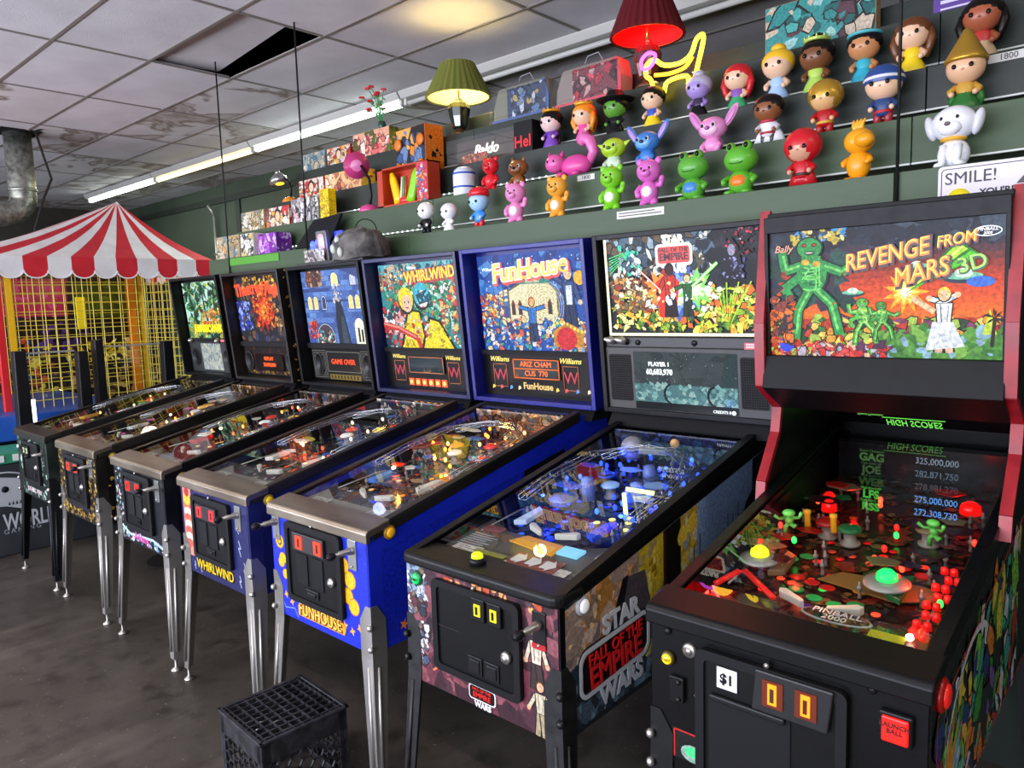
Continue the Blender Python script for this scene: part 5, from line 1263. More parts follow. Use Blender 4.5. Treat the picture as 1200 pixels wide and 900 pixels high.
for i, (nm, v, c1, c2, e) in enumerate((('GAG', '325,000,000', '#5a9a48', '#b8d0e8', 2.), ('JOE', '282,871,750', '#5a8a48', '#90a8c0', 1.8), ('WEB', '278,881,270', '#3f7a38', '#807888', 1.6), ('LFS', '275,000,000', '#48c040', '#6ab0ff', 5.), ('RSS', '272,308,730', '#3ab038', '#58a8ff', 5.5))):
    z = 1.052-i*.0415; flip(T(nm, .036, c1, mon, -.155, z-.004, SX, e, bold=.0012, sx=1.0)); flip(T(v, .029, c2, mon, .035, z+.002, SX, e, sx=.85)); flip(T('High Score #%d' % i if i else 'Grand Champion', .011, c1, mon, -.155, z+.018, SX, e*.8))
# ------------------------------------------------------------------ vinyl figures on the shelf
def V(c, r=.32): return M(c, r)
def put_fig(name, label, tier, x, h, rz=0., cat='figurine'):
    return thing(name, label, cat, (x, TY[tier-1]+.068, TZ[tier-1]), rz, 'vinyl figures on shelf step %d' % tier)
def eyes(root, cx, y, z, dx, r, col='#141010', white=None):
    for s in (-1, 1):
        if white: MB().ell((cx+s*dx, y+r*.3, z), (r*1.5, r*.8, r*1.7), 10, 7).build('eye', V(white), root)
        MB().ell((cx+s*dx, y-(r*.5 if white else 0), z), (r, r*.6, r*1.15), 8, 6).build('pupil' if white else 'eye', V(col, .2), root)
def doll(label, tier, x, h, skin, hair, top, skirt, style='dress', hairs='long', crown=None, hat=None, extra=None, name='toy_figure', rz=0., mask=None, legs_c=None, belt=None, arm=None, headw=1.):
    """big-headed vinyl doll: body, head, hair, arms"""
    t = put_fig(name, label, tier, x, h, rz)
    H = h; hr = .28*H*headw; hz = H*(.68 if not (hat or crown) else .64)
    if style == 'dress':
        MB().lathe([(.235*H, 0), (.245*H, .012*H), (.2*H, .14*H), (.12*H, .3*H), (.13*H, .4*H), (.07*H, .46*H), (0, .47*H)], 18, ey=.8).build('skirt', V(skirt), t)
        MB().lathe([(.13*H, .27*H), (.124*H, .3*H), (.145*H, .4*H), (.09*H, .455*H), (.04*H, .47*H)], 16, ey=.82).build('bodice', V(top), t)
    else:
        for s in (-1, 1):
            MB().tube([(s*.085*H, 0, .0), (s*.085*H, 0, .14*H), (s*.07*H, 0, .24*H)], [.08*H, .07*H, .075*H], 10).build('leg', V(legs_c or skirt), t)
            MB().ell((s*.075*H, -.02*H, .022*H), (.06*H, .085*H, .03*H), 10, 6).build('foot', V(skirt), t)
        MB().lathe([(.12*H, .15*H), (.15*H, .21*H), (.14*H, .3*H), (.16*H, .4*H), (.09*H, .46*H), (0, .47*H)], 16, ey=.75).build('torso', V(top), t)
        if belt: MB().lathe([(.152*H, .2*H), (.158*H, .222*H), (.15*H, .245*H)], 16, ey=.78).build('belt', V(belt), t)
    ac = arm or skin
    for s in (-1, 1):
        MB().tube([(s*.12*H, 0, .4*H), (s*.21*H, -.03*H, .32*H), (s*.17*H, -.12*H, .27*H)], [.055*H, .05*H, .044*H], 8).build('arm', V(ac), t)
        MB().ell((s*.165*H, -.13*H, .265*H), (.046*H, .046*H, .046*H), 8, 6).build('hand', V(skin), t)
    MB().ell((0, 0, hz), (hr, hr*.9, hr*.92), 18, 12).build('head', V(skin), t)
    eyes(t, 0, -hr*.86, hz-.02*H, hr*.42, hr*.12)
    MB().ell((0, -hr*.9, hz-.07*H), (hr*.09, hr*.08, hr*.06), 8, 5).build('nose', V(skin), t)
    if hairs:
        m = MB()
        # cap of hair: upper back half of a slightly larger head
        cap = MB().ell((0, .035*H, hz+.045*H), (hr*1.1, hr*.98, hr*.9), 18, 12)
        cap.build('hair', V(hair), t)
        if hairs == 'long':
            for s in (-1, 1): MB().tube([(s*hr*.95, .0, hz+.05*H), (s*hr*1.08, -.01*H, hz-.12*H), (s*hr*.95, .0, .42*H), (s*hr*.8, .01*H, .26*H)], [.06*H, .075*H, .065*H, .03*H], 8).build('lock', V(hair), t)
            MB().ell((0, hr*.72, hz-.14*H), (hr*.95, hr*.35, hr*1.1), 12, 8).build('back_hair', V(hair), t)
        if hairs == 'bun':
            MB().ell((0, .05*H, hz+hr*1.05), (hr*.5, hr*.5, hr*.36), 12, 8).build('bun', V(hair), t)
        if hairs == 'spiky':
            m = MB()
            for i in range(7):
                a = PI*(.1+.8*i/6); m.lathe([(hr*.28, 0), (hr*.16, hr*.5), (0, hr*.8)], 8, (hr*.8*math.cos(a), .02*H, hz+hr*.75*math.sin(a)))
            m.build('spikes', V(hair), t)
    if crown:
        n = 10; m = MB(); zc = hz+hr*.82
        m.lathe([(hr*.72, 0), (hr*.76, .02*H), (hr*.78, .05*H), (hr*.7, .05*H), (hr*.68, .0)], 20, (0, .01*H, zc))
        for i in range(n):
            a = 2*PI*i/n; m.lathe([(.025*H, 0), (0, .07*H)], 6, (hr*.73*math.cos(a), .01*H+hr*.73*math.sin(a), zc+.045*H))
        m.build('crown', M(crown, .25, .3), t)
    if hat:
        MB().lathe([(hr*1.55, 0), (hr*1.6, .012*H), (hr*.95, .03*H), (hr*.8, .1*H), (hr*.6, .2*H), (0, .22*H)], 22, (0, .01*H, hz+hr*.55)).build('hat', V(hat, .5), t)
    if mask: MB().ell((0, -hr*.25, hz-.01*H), (hr*.98, hr*.72, hr*.34), 16, 8).build('face_band', V(mask), t)
    if extra: extra(t, H, hr, hz)
    return t
def bear(label, tier, x, h, c, belly, rz=0., raise_=1, muzzle='#fff4f0'):
    t = put_fig('toy_bear', label, tier, x, h, rz); H = h; hr = .235*H; hz = .72*H
    MB().ell((0, 0, .3*H), (.2*H, .17*H, .24*H), 16, 10).build('body', V(c), t)
    MB().ell((0, -.105*H, .3*H), (.125*H, .08*H, .13*H), 14, 9).build('belly', V(belly), t)
    MB().ell((0, 0, hz), (hr*1.1, hr*.95, hr), 18, 12).build('head', V(c), t)
    for s in (-1, 1):
        e = MB().ell((s*hr*.85, 0, hz+hr*.82), (hr*.32, hr*.22, hr*.32), 10, 7).build('ear', V(c), t)
        MB().tube([(s*.1*H, 0, .16*H), (s*.12*H, -.02*H, .06*H), (s*.12*H, -.03*H, .03*H)], [.085*H, .08*H, .075*H], 10).build('leg', V(c), t)
        MB().ell((s*.12*H, -.06*H, .035*H), (.075*H, .085*H, .045*H), 10, 6).build('foot', V(c), t)
        up = (s == raise_)
        pts = [(s*.17*H, 0, .43*H), (s*.27*H, -.04*H, .42*H), (s*.3*H, -.06*H, .54*H)] if up else [(s*.17*H, 0, .43*H), (s*.25*H, -.04*H, .32*H), (s*.2*H, -.11*H, .24*H)]
        MB().tube(pts, [.065*H, .06*H, .06*H], 10).build('arm', V(c), t); MB().ell(pts[2], (.06*H, .055*H, .065*H), 10, 7).build('paw', V(c), t)
    MB().ell((0, -hr*.8, hz-hr*.25), (hr*.5, hr*.35, hr*.36), 12, 8).build('muzzle', V(c), t)
    MB().ell((0, -hr*1.12, hz-hr*.12), (hr*.15, hr*.1, hr*.11), 8, 6).build('nose', V('#5a2430'), t)
    eyes(t, 0, -hr*.82, hz+hr*.16, hr*.36, hr*.11, '#241414', muzzle)
    MB().ell((0, 0, hz+hr*1.02), (hr*.16, hr*.14, hr*.2), 8, 6).build('tuft', V(c), t)
    return t
def critter(label, tier, x, h, c, face, ear_in, ears='big', rz=0., nose='#26303c', body=None):
    t = put_fig('toy_creature', label, tier, x, h, rz); H = h; b = body or c
    MB().ell((0, .02*H, .2*H), (.22*H, .19*H, .21*H), 16, 10).build('body', V(b), t)
    MB().ell((0, 0, .56*H), (.33*H, .27*H, .25*H), 20, 13).build('head', V(c), t)
    for s in (-1, 1):
        if ears == 'big':
            MB().ell((s*.42*H, .02*H, .78*H), (.1*H, .04*H, .28*H), 12, 9, (0, s*.6, 0)).build('ear', V(c), t); MB().ell((s*.42*H, -.015*H, .77*H), (.065*H, .02*H, .22*H), 12, 8, (0, s*.6, 0)).build('inner_ear', V(ear_in), t)
        elif ears == 'point':
            MB().lathe([(.09*H, 0), (.05*H, .12*H), (0, .24*H)], 10, ey=.5).build('ear', V(c), t, (s*.26*H, 0, .6*H), (0, s*1.1, 0))
        elif ears == 'small': MB().lathe([(.07*H, 0), (.05*H, .1*H), (0, .18*H)], 10, ey=.6).build('ear', V(c), t, (s*.17*H, 0, .74*H), (0, s*.3, 0))
        MB().tube([(s*.14*H, -.04*H, .26*H), (s*.21*H, -.12*H, .16*H), (s*.17*H, -.17*H, .05*H)], [.06*H, .055*H, .06*H], 8).build('arm', V(b), t)
        MB().ell((s*.15*H, -.1*H, .045*H), (.09*H, .13*H, .05*H), 10, 6).build('foot', V(b), t)
    MB().ell((0, -.18*H, .52*H), (.22*H, .1*H, .15*H), 14, 9).build('face_patch', V(face), t)
    eyes(t, 0, -.25*H, .59*H, .13*H, .035*H, '#101014', '#f4f4f0')
    MB().ell((0, -.29*H, .53*H), (.06*H, .04*H, .045*H), 10, 7).build('nose', V(nose, .2), t)
    return t
S2 = '#f0c4a0'
# step one, left to right
doll('small figure with a round white head and black suit, far left of the lowest step', 1, -2.564, .194, '#f2f0ee', None, '#16161a', '#16161a', 'suit', None, arm='#16161a', headw=.95)
doll('small white figure with a flared white skirt beside the black-suited one', 1, -2.381, .16, '#efeef0', None, '#e8e6ea', '#f0eef2', 'dress', None, belt=None, headw=1.1)
def redcap(t, H, hr, hz): MB().ell((.0, .02*H, hz+hr*.75), (hr*1.0, hr*.95, hr*.62), 14, 9).build('cap', V('#e0182a'), t); MB().lathe([(hr*.95, 0), (hr*1.02, .02*H), (hr*.95, .045*H)], 18, (0, 0, hz+hr*.45)).build('cap_rim', V('#c81424'), t)
doll('toy figure in blue wearing a red cap and red trousers', 1, -2.154, .200, '#a8d0f0', None, '#3a8ad8', '#d8202c', 'suit', None, legs_c='#d8202c', extra=redcap, arm='#3a8ad8')
bear('light pink toy bear with one raised paw, next to the red-capped figure', 1, -1.901, .205, '#e88cc0', '#f6f0f2', .2)
bear('orange-yellow toy bear with a white belly', 1, -1.638, .202, '#f2a93a', '#fbf4e0', .1)
bear('lime green toy bear with a white belly', 1, -1.33, .206, '#7fd02c', '#f4f8ec', .1)
bear('deep pink toy bear right of the lime green bear', 1, -1.139, .208, '#dc6cc0', '#f8eaf4', .15)
def frog(label, x, h, c, vest, rz=0.):
    t = put_fig('toy_frog', label, 1, x, h, rz); H = h
    MB().ell((0, 0, .24*H), (.24*H, .2*H, .24*H), 16, 10).build('body', V(c), t); MB().ell((0, -.05*H, .25*H), (.2*H, .165*H, .17*H), 14, 9).build('vest', V(vest), t)
    MB().ell((0, 0, .66*H), (.32*H, .27*H, .25*H), 20, 13).build('head', V(c), t)
    for s in (-1, 1):
        e_ = MB().ell((s*.16*H, -.08*H, .88*H), (.095*H, .09*H, .1*H), 12, 8).build('eye_bump', V(c), t); MB().ell((s*.16*H, -.16*H, .89*H), (.045*H, .03*H, .055*H), 10, 7).build('eye', V('#161610', .2), t)
        MB().tube([(s*.2*H, -.02*H, .36*H), (s*.32*H, -.08*H, .28*H), (s*.26*H, -.16*H, .24*H)], [.06*H, .055*H, .06*H], 8).build('arm', V(c), t); MB().ell((s*.17*H, -.1*H, .05*H), (.11*H, .16*H, .055*H), 10, 6).build('foot', V(c), t)
    MB().tube([(-.16*H, -.2*H, .6*H), (-.08*H, -.25*H, .565*H), (.08*H, -.25*H, .565*H), (.16*H, -.2*H, .6*H)], .012*H, 6).build('mouth', V('#2c5a18'), t)
frog('green toy frog in a blue vest next to the deep pink bear', -.931, .205, '#5aa838', '#3f86c8')
frog('green toy frog in an orange vest left of the red figure', -.726, .208, '#5cae30', '#e07820')
doll('red hooded toy figure with a dark belt on the lowest step', 1, -.489, .215, '#d8a080', None, '#c41824', '#a8141e', 'suit', None, legs_c='#c41824', belt='#3a2a20', arm='#c41824', headw=1.0, extra=lambda t, H, hr, hz: (MB().ell((0, .03*H, hz+.03*H), (hr*1.14, hr*1.02, hr*1.06), 18, 12).build('hood', V('#cc1a26'), t), MB().lathe([(.26*H, 0), (.2*H, .2*H), (.09*H, .42*H)], 16, (0, .05*H, .03*H), ey=.55).build('cape', V('#b81622'), t)))
# golden bird
t = put_fig('toy_bird', 'golden yellow toy bird with a feather tuft', 1, -.291, .21, -.3); H = .21
MB().ell((0, 0, .26*H), (.2*H, .18*H, .25*H), 16, 10).build('body', V('#f0a018'), t); MB().ell((.02*H, -.02*H, .64*H), (.25*H, .22*H, .21*H), 18, 12).build('head', V('#f2a41a'), t)
MB().ell((.2*H, -.16*H, .62*H), (.17*H, .13*H, .12*H), 12, 9).build('beak', V('#f0a018'), t)
for i in range(4): MB().tube([(-.06*H+.03*i*H, .02*H, .8*H), (-.12*H+.05*i*H, .03*H, .92*H), (-.1*H+.07*i*H, .0, 1.0*H)], [.05*H, .04*H, .012*H], 8).build('tuft', V('#f4aa20'), t)
for s in (-1, 1): MB().tube([(s*.17*H, 0, .38*H), (s*.24*H, -.06*H, .3*H), (s*.2*H, -.12*H, .26*H)], [.06*H, .06*H, .03*H], 8).build('wing', V('#ee9c14'), t); MB().ell((s*.1*H, -.08*H, .03*H), (.09*H, .14*H, .035*H), 10, 6).build('foot', V('#e89010'), t)
MB().tube([(-.1*H, .12*H, .12*H), (-.22*H, .16*H, .1*H)], [.05*H, .015*H], 8).build('tail', V('#ee9c14'), t); eyes(t, .1*H, -.2*H, .7*H, .07*H, .02*H)
# white puppy
t = put_fig('toy_dog', 'white sitting toy dog, rightmost on the lowest step', 1, .0, .21, -.1); t.location.y += .006; t.location.z += .001; H = .21; WH = V('#eceef4')
MB().ell((0, .02*H, .22*H), (.23*H, .19*H, .24*H), 16, 10).build('body', WH, t); MB().ell((0, 0, .68*H), (.32*H, .26*H, .27*H), 18, 12).build('head', WH, t)
MB().ell((0, -.2*H, .6*H), (.17*H, .12*H, .12*H), 16, 10).build('muzzle', V('#f6f6fa'), t); MB().ell((0, -.31*H, .64*H), (.045*H, .035*H, .035*H), 10, 7).build('nose', V('#6a5a5a', .2), t)
for s in (-1, 1): MB().ell((s*.33*H, .0, .66*H), (.08*H, .1*H, .2*H), 10, 8, (0, s*.25, 0)).build('ear', V('#d4d4dc'), t); MB().ell((s*.14*H, -.14*H, .05*H), (.09*H, .13*H, .055*H), 10, 6).build('foot', WH, t); MB().tube([(s*.1*H, -.12*H, .34*H), (s*.11*H, -.17*H, .18*H), (s*.09*H, -.2*H, .05*H)], [.065*H, .055*H, .05*H], 8).build('foreleg', WH, t)
MB().lathe([(.17*H, 0), (.19*H, .02*H), (.17*H, .05*H)], 16, (0, 0, .42*H)).build('collar', V('#e8b02a'), t); eyes(t, 0, -.23*H, .74*H, .11*H, .026*H)

# step two
t = put_fig('toy_canister', 'white toy canister with blue bands and a domed lid', 2, -2.431, .16); H = .165
MB().lathe([(.36*H, 0), (.38*H, .02*H), (.38*H, .7*H), (.36*H, .72*H)], 22).build('canister', V('#e4e8ee'), t); MB().lathe([(.37*H, .72*H), (.34*H, .84*H), (.22*H, .94*H), (0, .98*H)], 22).build('lid', V('#d2d8e0'), t)
for z_ in (.25, .7): MB().lathe([(.384*H, z_*H), (.39*H, (z_+.03)*H), (.384*H, (z_+.06)*H)], 22).build('blue_band', V('#2a52b8'), t)
MB().ell((0, 0, .98*H), (.05*H, .05*H, .04*H), 10, 7).build('knob', V('#2a52b8'), t)
bear('round red toy bear beside the white canister', 2, -2.227, .185, '#d8202a', '#e03038', .1, raise_=0)
critter('brown toy dog with pointed ears between the red and pink toys', 2, -2.03, .17, '#8a5228', '#7a4420', '#8a5228', 'small', .2, '#1c1210')
t = put_fig('toy_cat', 'pink toy cat lying with a curled tail', 2, -1.76, .15, .1); H = .15
MB().ell((.1, 0, .38*H), (.085, .05, .36*H), 18, 10).build('body', V('#d84a9a'), t)
MB().ell((-.01, -.02, .52*H), (.052, .045, .3*H), 16, 10).build('head', V('#e060a8'), t); eyes(t, -.012, -.058, .56*H, .018, .006, '#201018', '#f8f0b0')
for s in (-1, 1): MB().lathe([(.016, 0), (.008, .02), (0, .034)], 8).build('ear', V('#c83c8c'), t, (-.01+s*.032, -.01, .72*H), (0, s*.3, 0))
MB().tube([(.17, .01, .45*H), (.2, .0, .75*H), (.185, -.01, 1.1*H), (.15, -.01, 1.2*H), (.13, -.01, 1.02*H)], [.022, .026, .03, .03, .02], 10).build('tail', V('#e070b0'), t)
for s in (0, 1): MB().ell((.03+.09*s, -.035, .1*H), (.025, .03, .1*H), 10, 6).build('paw', V('#d84a9a'), t)
critter('lime green toy creature with pointed ears and a pale body', 2, -1.435, .185, '#b4d830', '#a8d028', '#b4d830', 'point', .1, '#4a6a10', body='#c8d8c0')
critter('blue toy creature with big lilac-lined ears', 2, -1.253, .185, '#3f7ec8', '#6aa8e0', '#b088c8', 'big', .0, '#1c2c58')
critter('pink toy creature with big rounded ears', 2, -.933, .19, '#e490c4', '#f0b8d8', '#c878b8', 'big', .0, '#9a4a90')
def scarf(t, H, hr, hz):
    MB().lathe([(.13*H, 0), (.16*H, .03*H), (.13*H, .06*H)], 16, (0, 0, .41*H)).build('scarf', V('#c03048'), t); MB().lathe([(.34*H, 0), (.26*H, .2*H), (.1*H, .42*H)], 16, (0, .07*H, .02*H), ey=.45).build('cape', V('#e4e6ea'), t)
doll('toy figure in a wide white cape with a red scarf', 2, -.693, .205, '#8a5430', '#1c1414', '#e4e4e6', '#3a2c2c', 'suit', 'cap', belt='#b02030', arm='#c8c8cc', extra=scarf)
doll('toy figure in red with a gold hood', 2, -.471, .21, '#e0b078', None, '#b0181e', '#a8161c', 'suit', None, belt='#d8a838', legs_c='#b0181e', arm='#b0181e', extra=lambda t, H, hr, hz: MB().ell((0, .03*H, hz+.03*H), (hr*1.12, hr*1.02, hr*1.04), 18, 12).build('hood', M('#c89a34', .28, .5), t))
def cap_b(t, H, hr, hz): MB().ell((0, .02*H, hz+.07*H), (hr*1.08, hr*1.02, hr*.86), 18, 12).build('cap', V('#2a4a8a'), t); MB().lathe([(hr*1.06, 0), (hr*1.12, .02*H), (hr*1.06, .05*H)], 20, (0, .02*H, hz+.05*H)).build('cap_band', V('#e8eaf0'), t)
doll('toy figure in a blue cap with a white band and red boots', 2, -.264, .215, S2, None, '#2c4478', '#a02830', 'suit', None, belt='#c02c34', arm='#2c4478', legs_c='#a02830', extra=cap_b, headw=1.05)
def tallhat(t, H, hr, hz): MB().lathe([(hr*1.08, 0), (hr*1.12, .05*H), (hr*.95, .12*H), (hr*.55, .32*H), (hr*.2, .5*H), (0, .54*H)], 20, (0, .02*H, hz+.07*H)).build('tall_hat', M('#c89a38', .3, .6), t); MB().ell((0, .1*H, .22*H), (.26*H, .07*H, .24*H), 14, 8).build('cape', V('#2a7a30'), t)
doll('toy figure in a tall gold hat and green cape', 2, -.006, .215, '#e8b890', None, '#c89a3c', '#2a6a2c', 'dress', None, arm='#c89a3c', extra=tallhat, headw=1.0)

# step three
doll('toy figure in a purple dress with a gold crown and black hood', 3, -1.944, .215, '#e8c8c0', '#141216', '#6a3aa0', '#7a4ab0', 'dress', 'cap', crown='#e0a020', arm='#6a3aa0', extra=lambda t, H, hr, hz: MB().ell((0, .1*H, .22*H), (.22*H, .05*H, .24*H), 12, 8).build('cape', V('#181418'), t))
doll('orange-haired toy doll in a pink dress', 3, -1.733, .21, S2, '#f0901c', '#e8489a', '#e860a8', 'dress', 'long', crown='#f0b830', arm=S2)
doll('green-faced toy figure in a wide black hat', 3, -1.541, .215, '#5a9a34', '#101012', '#1a1a1e', '#141418', 'dress', 'cap', hat='#121214', arm='#1a1a1e')
doll('black-haired toy doll with a blue top and yellow skirt', 3, -1.33, .2, S2, '#16120f', '#3a58b8', '#f0d020', 'dress', 'short', extra=lambda t, H, hr, hz: MB().ell((0, -.02*H, hz+hr*.9), (hr*.4, hr*.2, hr*.14), 10, 6).build('bow', V('#d82030'), t))
doll('lilac toy figure with grey hair and a dark dress', 3, -1.092, .2, '#a890d0', '#b8b4c8', '#3a2c48', '#1a161c', 'dress', 'bun', arm='#9a80c8')
doll('red-haired toy doll with a green skirt', 3, -.906, .205, S2, '#c81a24', '#8a5ab0', '#3aa068', 'dress', 'long')
doll('blonde toy doll in a pale blue dress', 3, -.729, .225, S2, '#f4c028', '#a8c8e8', '#a4c4ea', 'dress', 'bun')
doll('brown-skinned toy doll with a pale green crown and dress', 3, -.569, .235, '#7a4a2c', '#16110e', '#b8d860', '#a8d058', 'dress', 'bun', crown='#c8e070')
doll('black-haired toy doll in turquoise', 3, -.387, .215, '#c88a58', '#141012', '#38b0c0', '#30a8c0', 'dress', 'short', extra=lambda t, H, hr, hz: MB().lathe([(hr*1.05, 0), (hr*1.09, .015*H), (hr*1.04, .04*H)], 20, (0, .03*H, hz+hr*.6)).build('headband', V('#5ac0c8'), t))
doll('brown-haired toy doll in a yellow dress beside the hanging rod', 3, -.217, .215, S2, '#6a3c1c', '#f0d020', '#f2d422', 'dress', 'long')
doll('dark-haired toy doll in a red top, rightmost on the third step', 3, .006, .225, '#a85a3c', '#17110f', '#c03a34', '#d8b890', 'dress', 'long')

# ------------------------------------------------------------------ boxed goods
def carton(label, tier, xa, xb, h, depth, cols, base='#888', side=None, name='game_box', rz=0., z=0., off=.0, seed=1, emblem=None, cat='box', lid=None, words=None):
    """printed cardboard box: body, front print, side print"""
    w_ = xb-xa
    t = thing(name, label, cat, ((xa+xb)/2, TY[tier-1]+.012+off, TZ[tier-1]+z), rz, 'boxed toys and games on the shelf')
    MB().bx(-w_/2, w_/2, 0, depth, 0, h).build('carton', V(side or base, .4), t, bevel=.0015)
    a = Art(w_-.004, h-.004, base, seed); a.busy(0, w_, 0, h, cols, 14, min(w_, h)*.42, '#1c1410')
    a.busy(0, w_, 0, h, cols, 12, min(w_, h)*.16, '#1c1410')
    if emblem: emblem(a, w_, h)
    a.build('front_print', PRINT, t, 'y', (-w_/2+.002, -.0008, .002))
    b = Art(depth-.004, h-.004, side or base, seed+1); b.busy(0, depth, 0, h, [side or base, cols[0], cols[-1]], 14, depth*.2, None); b.build('side_print', PRINT, t, 'x', (w_/2+.0008, .002, .002))
    if words:
        for i, (s_, sz, c, x, zz) in enumerate(words): T(s_, sz, c, t, x, zz, -.005, 0, bold=.0008, name='lettering')
    return t
WARM = ['#f0d8b0', '#e07a4a', '#c83038', '#f0b850', '#7a4a3a', '#f4ece0']
def face(a, w_, h): a.disc(w_*.5, h*.55, h*.3, '#2a1a16', h*.34); a.disc(w_*.5, h*.5, h*.22, '#f0c8a0', h*.26)
carton('window box of small toys at the lower left end of the shelf', 1, -4.87, -4.53, .165, .11, ['#c8b890', '#6a90a8', '#e0d8c0', '#8a7048', '#d0a060'], '#a89a78', seed=61)
carton('white-and-yellow boxed toy left of the purple box', 1, -4.51, -4.33, .16, .12, ['#e8e0d0', '#d8c080', '#3a4a5a', '#f4f0e8'], '#e4dccb', seed=62)
carton('tilted purple box on the lowest step', 1, -4.27, -4.03, .14, .12, ['#9a3ac0', '#7a2aa0', '#c060d8', '#e0c0f0'], '#8a2fb0', '#6a2090', seed=63)
carton('tan window box of toys at the left end of the second step', 2, -4.80, -4.47, .14, .13, ['#d8c8a0', '#7a98a8', '#e8e0c8', '#a08858'], '#b8a884', seed=64)
carton('red and cream box with a dark-haired portrait on the second step', 2, -4.44, -4.13, .135, .14, WARM, '#d8c8b8', '#c01c24', seed=65, emblem=face)
carton('grey comic-print box on the second step', 2, -4.10, -3.87, .16, .13, ['#d8d4d0', '#8a8488', '#e8b0b8', '#3a3438', '#f4f0ec'], '#b8b0b0', seed=66)
carton('black and white comic box beside the yellow box', 2, -3.85, -3.77, .16, .12, ['#e8e8e4', '#202020', '#a8a8a4'], '#888884', seed=67)
carton('tall narrow yellow box on the second step', 2, -3.75, -3.65, .19, .06, ['#ffe020', '#f0c800', '#d8a800'], '#ffd80c', seed=68)
carton('red box with a dark-haired portrait on the third step', 3, -4.26, -3.95, .125, .12, WARM, '#e0d0c0', '#d01c20', seed=69, emblem=face)
carton('peach-coloured ornate game box on the third step', 3, -3.93, -3.52, .125, .12, ['#f0c890', '#e09060', '#c86a50', '#f4e0c0', '#a84a40'], '#e8b880', '#e8c030', seed=70)
carton('window box of small figures on the top step', 4, -4.48, -4.17, .125, .12, ['#90a8a0', '#c8b890', '#5a7890', '#d8d0b8'], '#8a9890', seed=71)
carton('red-sided portrait box on the top step', 4, -4.14, -3.86, .12, .12, WARM, '#d8c8c0', '#c81c24', seed=72, emblem=face)
carton('pink and green game box on the top step', 4, -3.82, -3.42, .165, .13, ['#f0b090', '#e07068', '#f4e4d0', '#b83848', '#58602c'], '#e8a888', '#8a9030', seed=73)
carton('blue and orange toy truck box on the third step', 3, -3.16, -2.86, .29, .14, ['#f08a28', '#3a5a90', '#22304a', '#e8a850', '#6a88b0', '#141820'], '#30486e', '#f07a1c', seed=74, rz=-.08)
tk = bpy.data.objects['game_box.013']
for sx in (-1, 1):
    for z in (.05, .2): MB().lathe([(.034, 0), (.036, .012), (.02, .016), (0, .017)], 16, (sx*.115, -.004, z), 'y').build('printed_wheel', V('#e07a24'), tk)
t = thing('toy_set_box', 'open-front red toy box with yellow and green horns inside', 'box', (-2.90, TY[1]+.012, TZ[1]), 0, 'boxed toys and games on the shelf')
w_, h_, d_ = .46, .23, .1
m = MB(); m.bx(-w_/2, w_/2, d_-.006, d_, 0, h_); m.bx(-w_/2, w_/2, 0, d_, 0, .012); m.bx(-w_/2, w_/2, 0, d_, h_-.01, h_); m.bx(-w_/2, -w_/2+.05, 0, d_, .0, h_); m.bx(w_/2-.1, w_/2, 0, d_, 0, h_)
m.build('carton', V('#b8381c', .4), t, bevel=.001)
b = Art(.094, h_-.01, '#d0304a', 5); b.busy(0, .1, 0, h_, ['#e8486a', '#f0d8d8', '#c02038', '#f0a030', '#4a80c0'], 40, .018, '#3a0c14'); b.build('front_print', PRINT, t, 'y', (w_/2-.098, -.0008, .005))
for s, c in ((-1, '#f4c818'), (1, '#8ad820')): MB().lathe([(.04, -.1), (.034, -.06), (.03, .05), (.016, .095), (0, .1)], 14, ey=.6).build('horn', V(c, .3), t, (s*.085-.03, .045, .115), (0, s*.32, 0))
for k in range(3): MB().tube([(-.05+.02*k, .03, .02), (-.03+.02*k, .03, .17)], .006, 7).build('stick', V(['#f0f0e8', '#50c040', '#e04040'][k]), t)
MB().lathe([(.05, 0), (.045, .03), (.02, .05), (0, .052)], 14, (-.03, .05, .014), ey=.7).build('red_cup', V('#d82c2c'), t)
# clear case with a white neon word
t = thing('neon_sign_box', 'clear boxed sign with white script lettering beside a black and red carton', 'box', (-2.36, TY[2]+.012, TZ[2]), 0, 'boxed toys and games on the shelf')
MB().bx(-.33, .2, .085, .09, 0, .15).build('back_panel', V('#4a4038', .3), t); MB().bx(-.33, .2, 0, .09, 0, .006).build('case_floor', V('#8a6a58', .4), t); MB().bx(-.33, .2, .0, .004, 0, .15).build('clear_front', GLASS, t); MB().bx(.2, .33, 0, .1, 0, .165).build('carton', V('#141416', .4), t, bevel=.002)
text('script_lettering', 'Baldo', .085, M('#fff8f0', .3, 0, 1.4), t, (-.08, .07, .08), (PI/2, 0, 0), ext=.004, shear=.35); T('Hel', .085, '#c81420', t, .265, .055, -.003, .15, bold=.002)
a = Art(.2, .05, '#8a5a48', 8); a.busy(0, .2, 0, .05, ['#c83038', '#e0a070', '#5a3028'], 20, .014, None); a.build('base_print', PRINT, t, 'y', (-.2, -.001, .0))
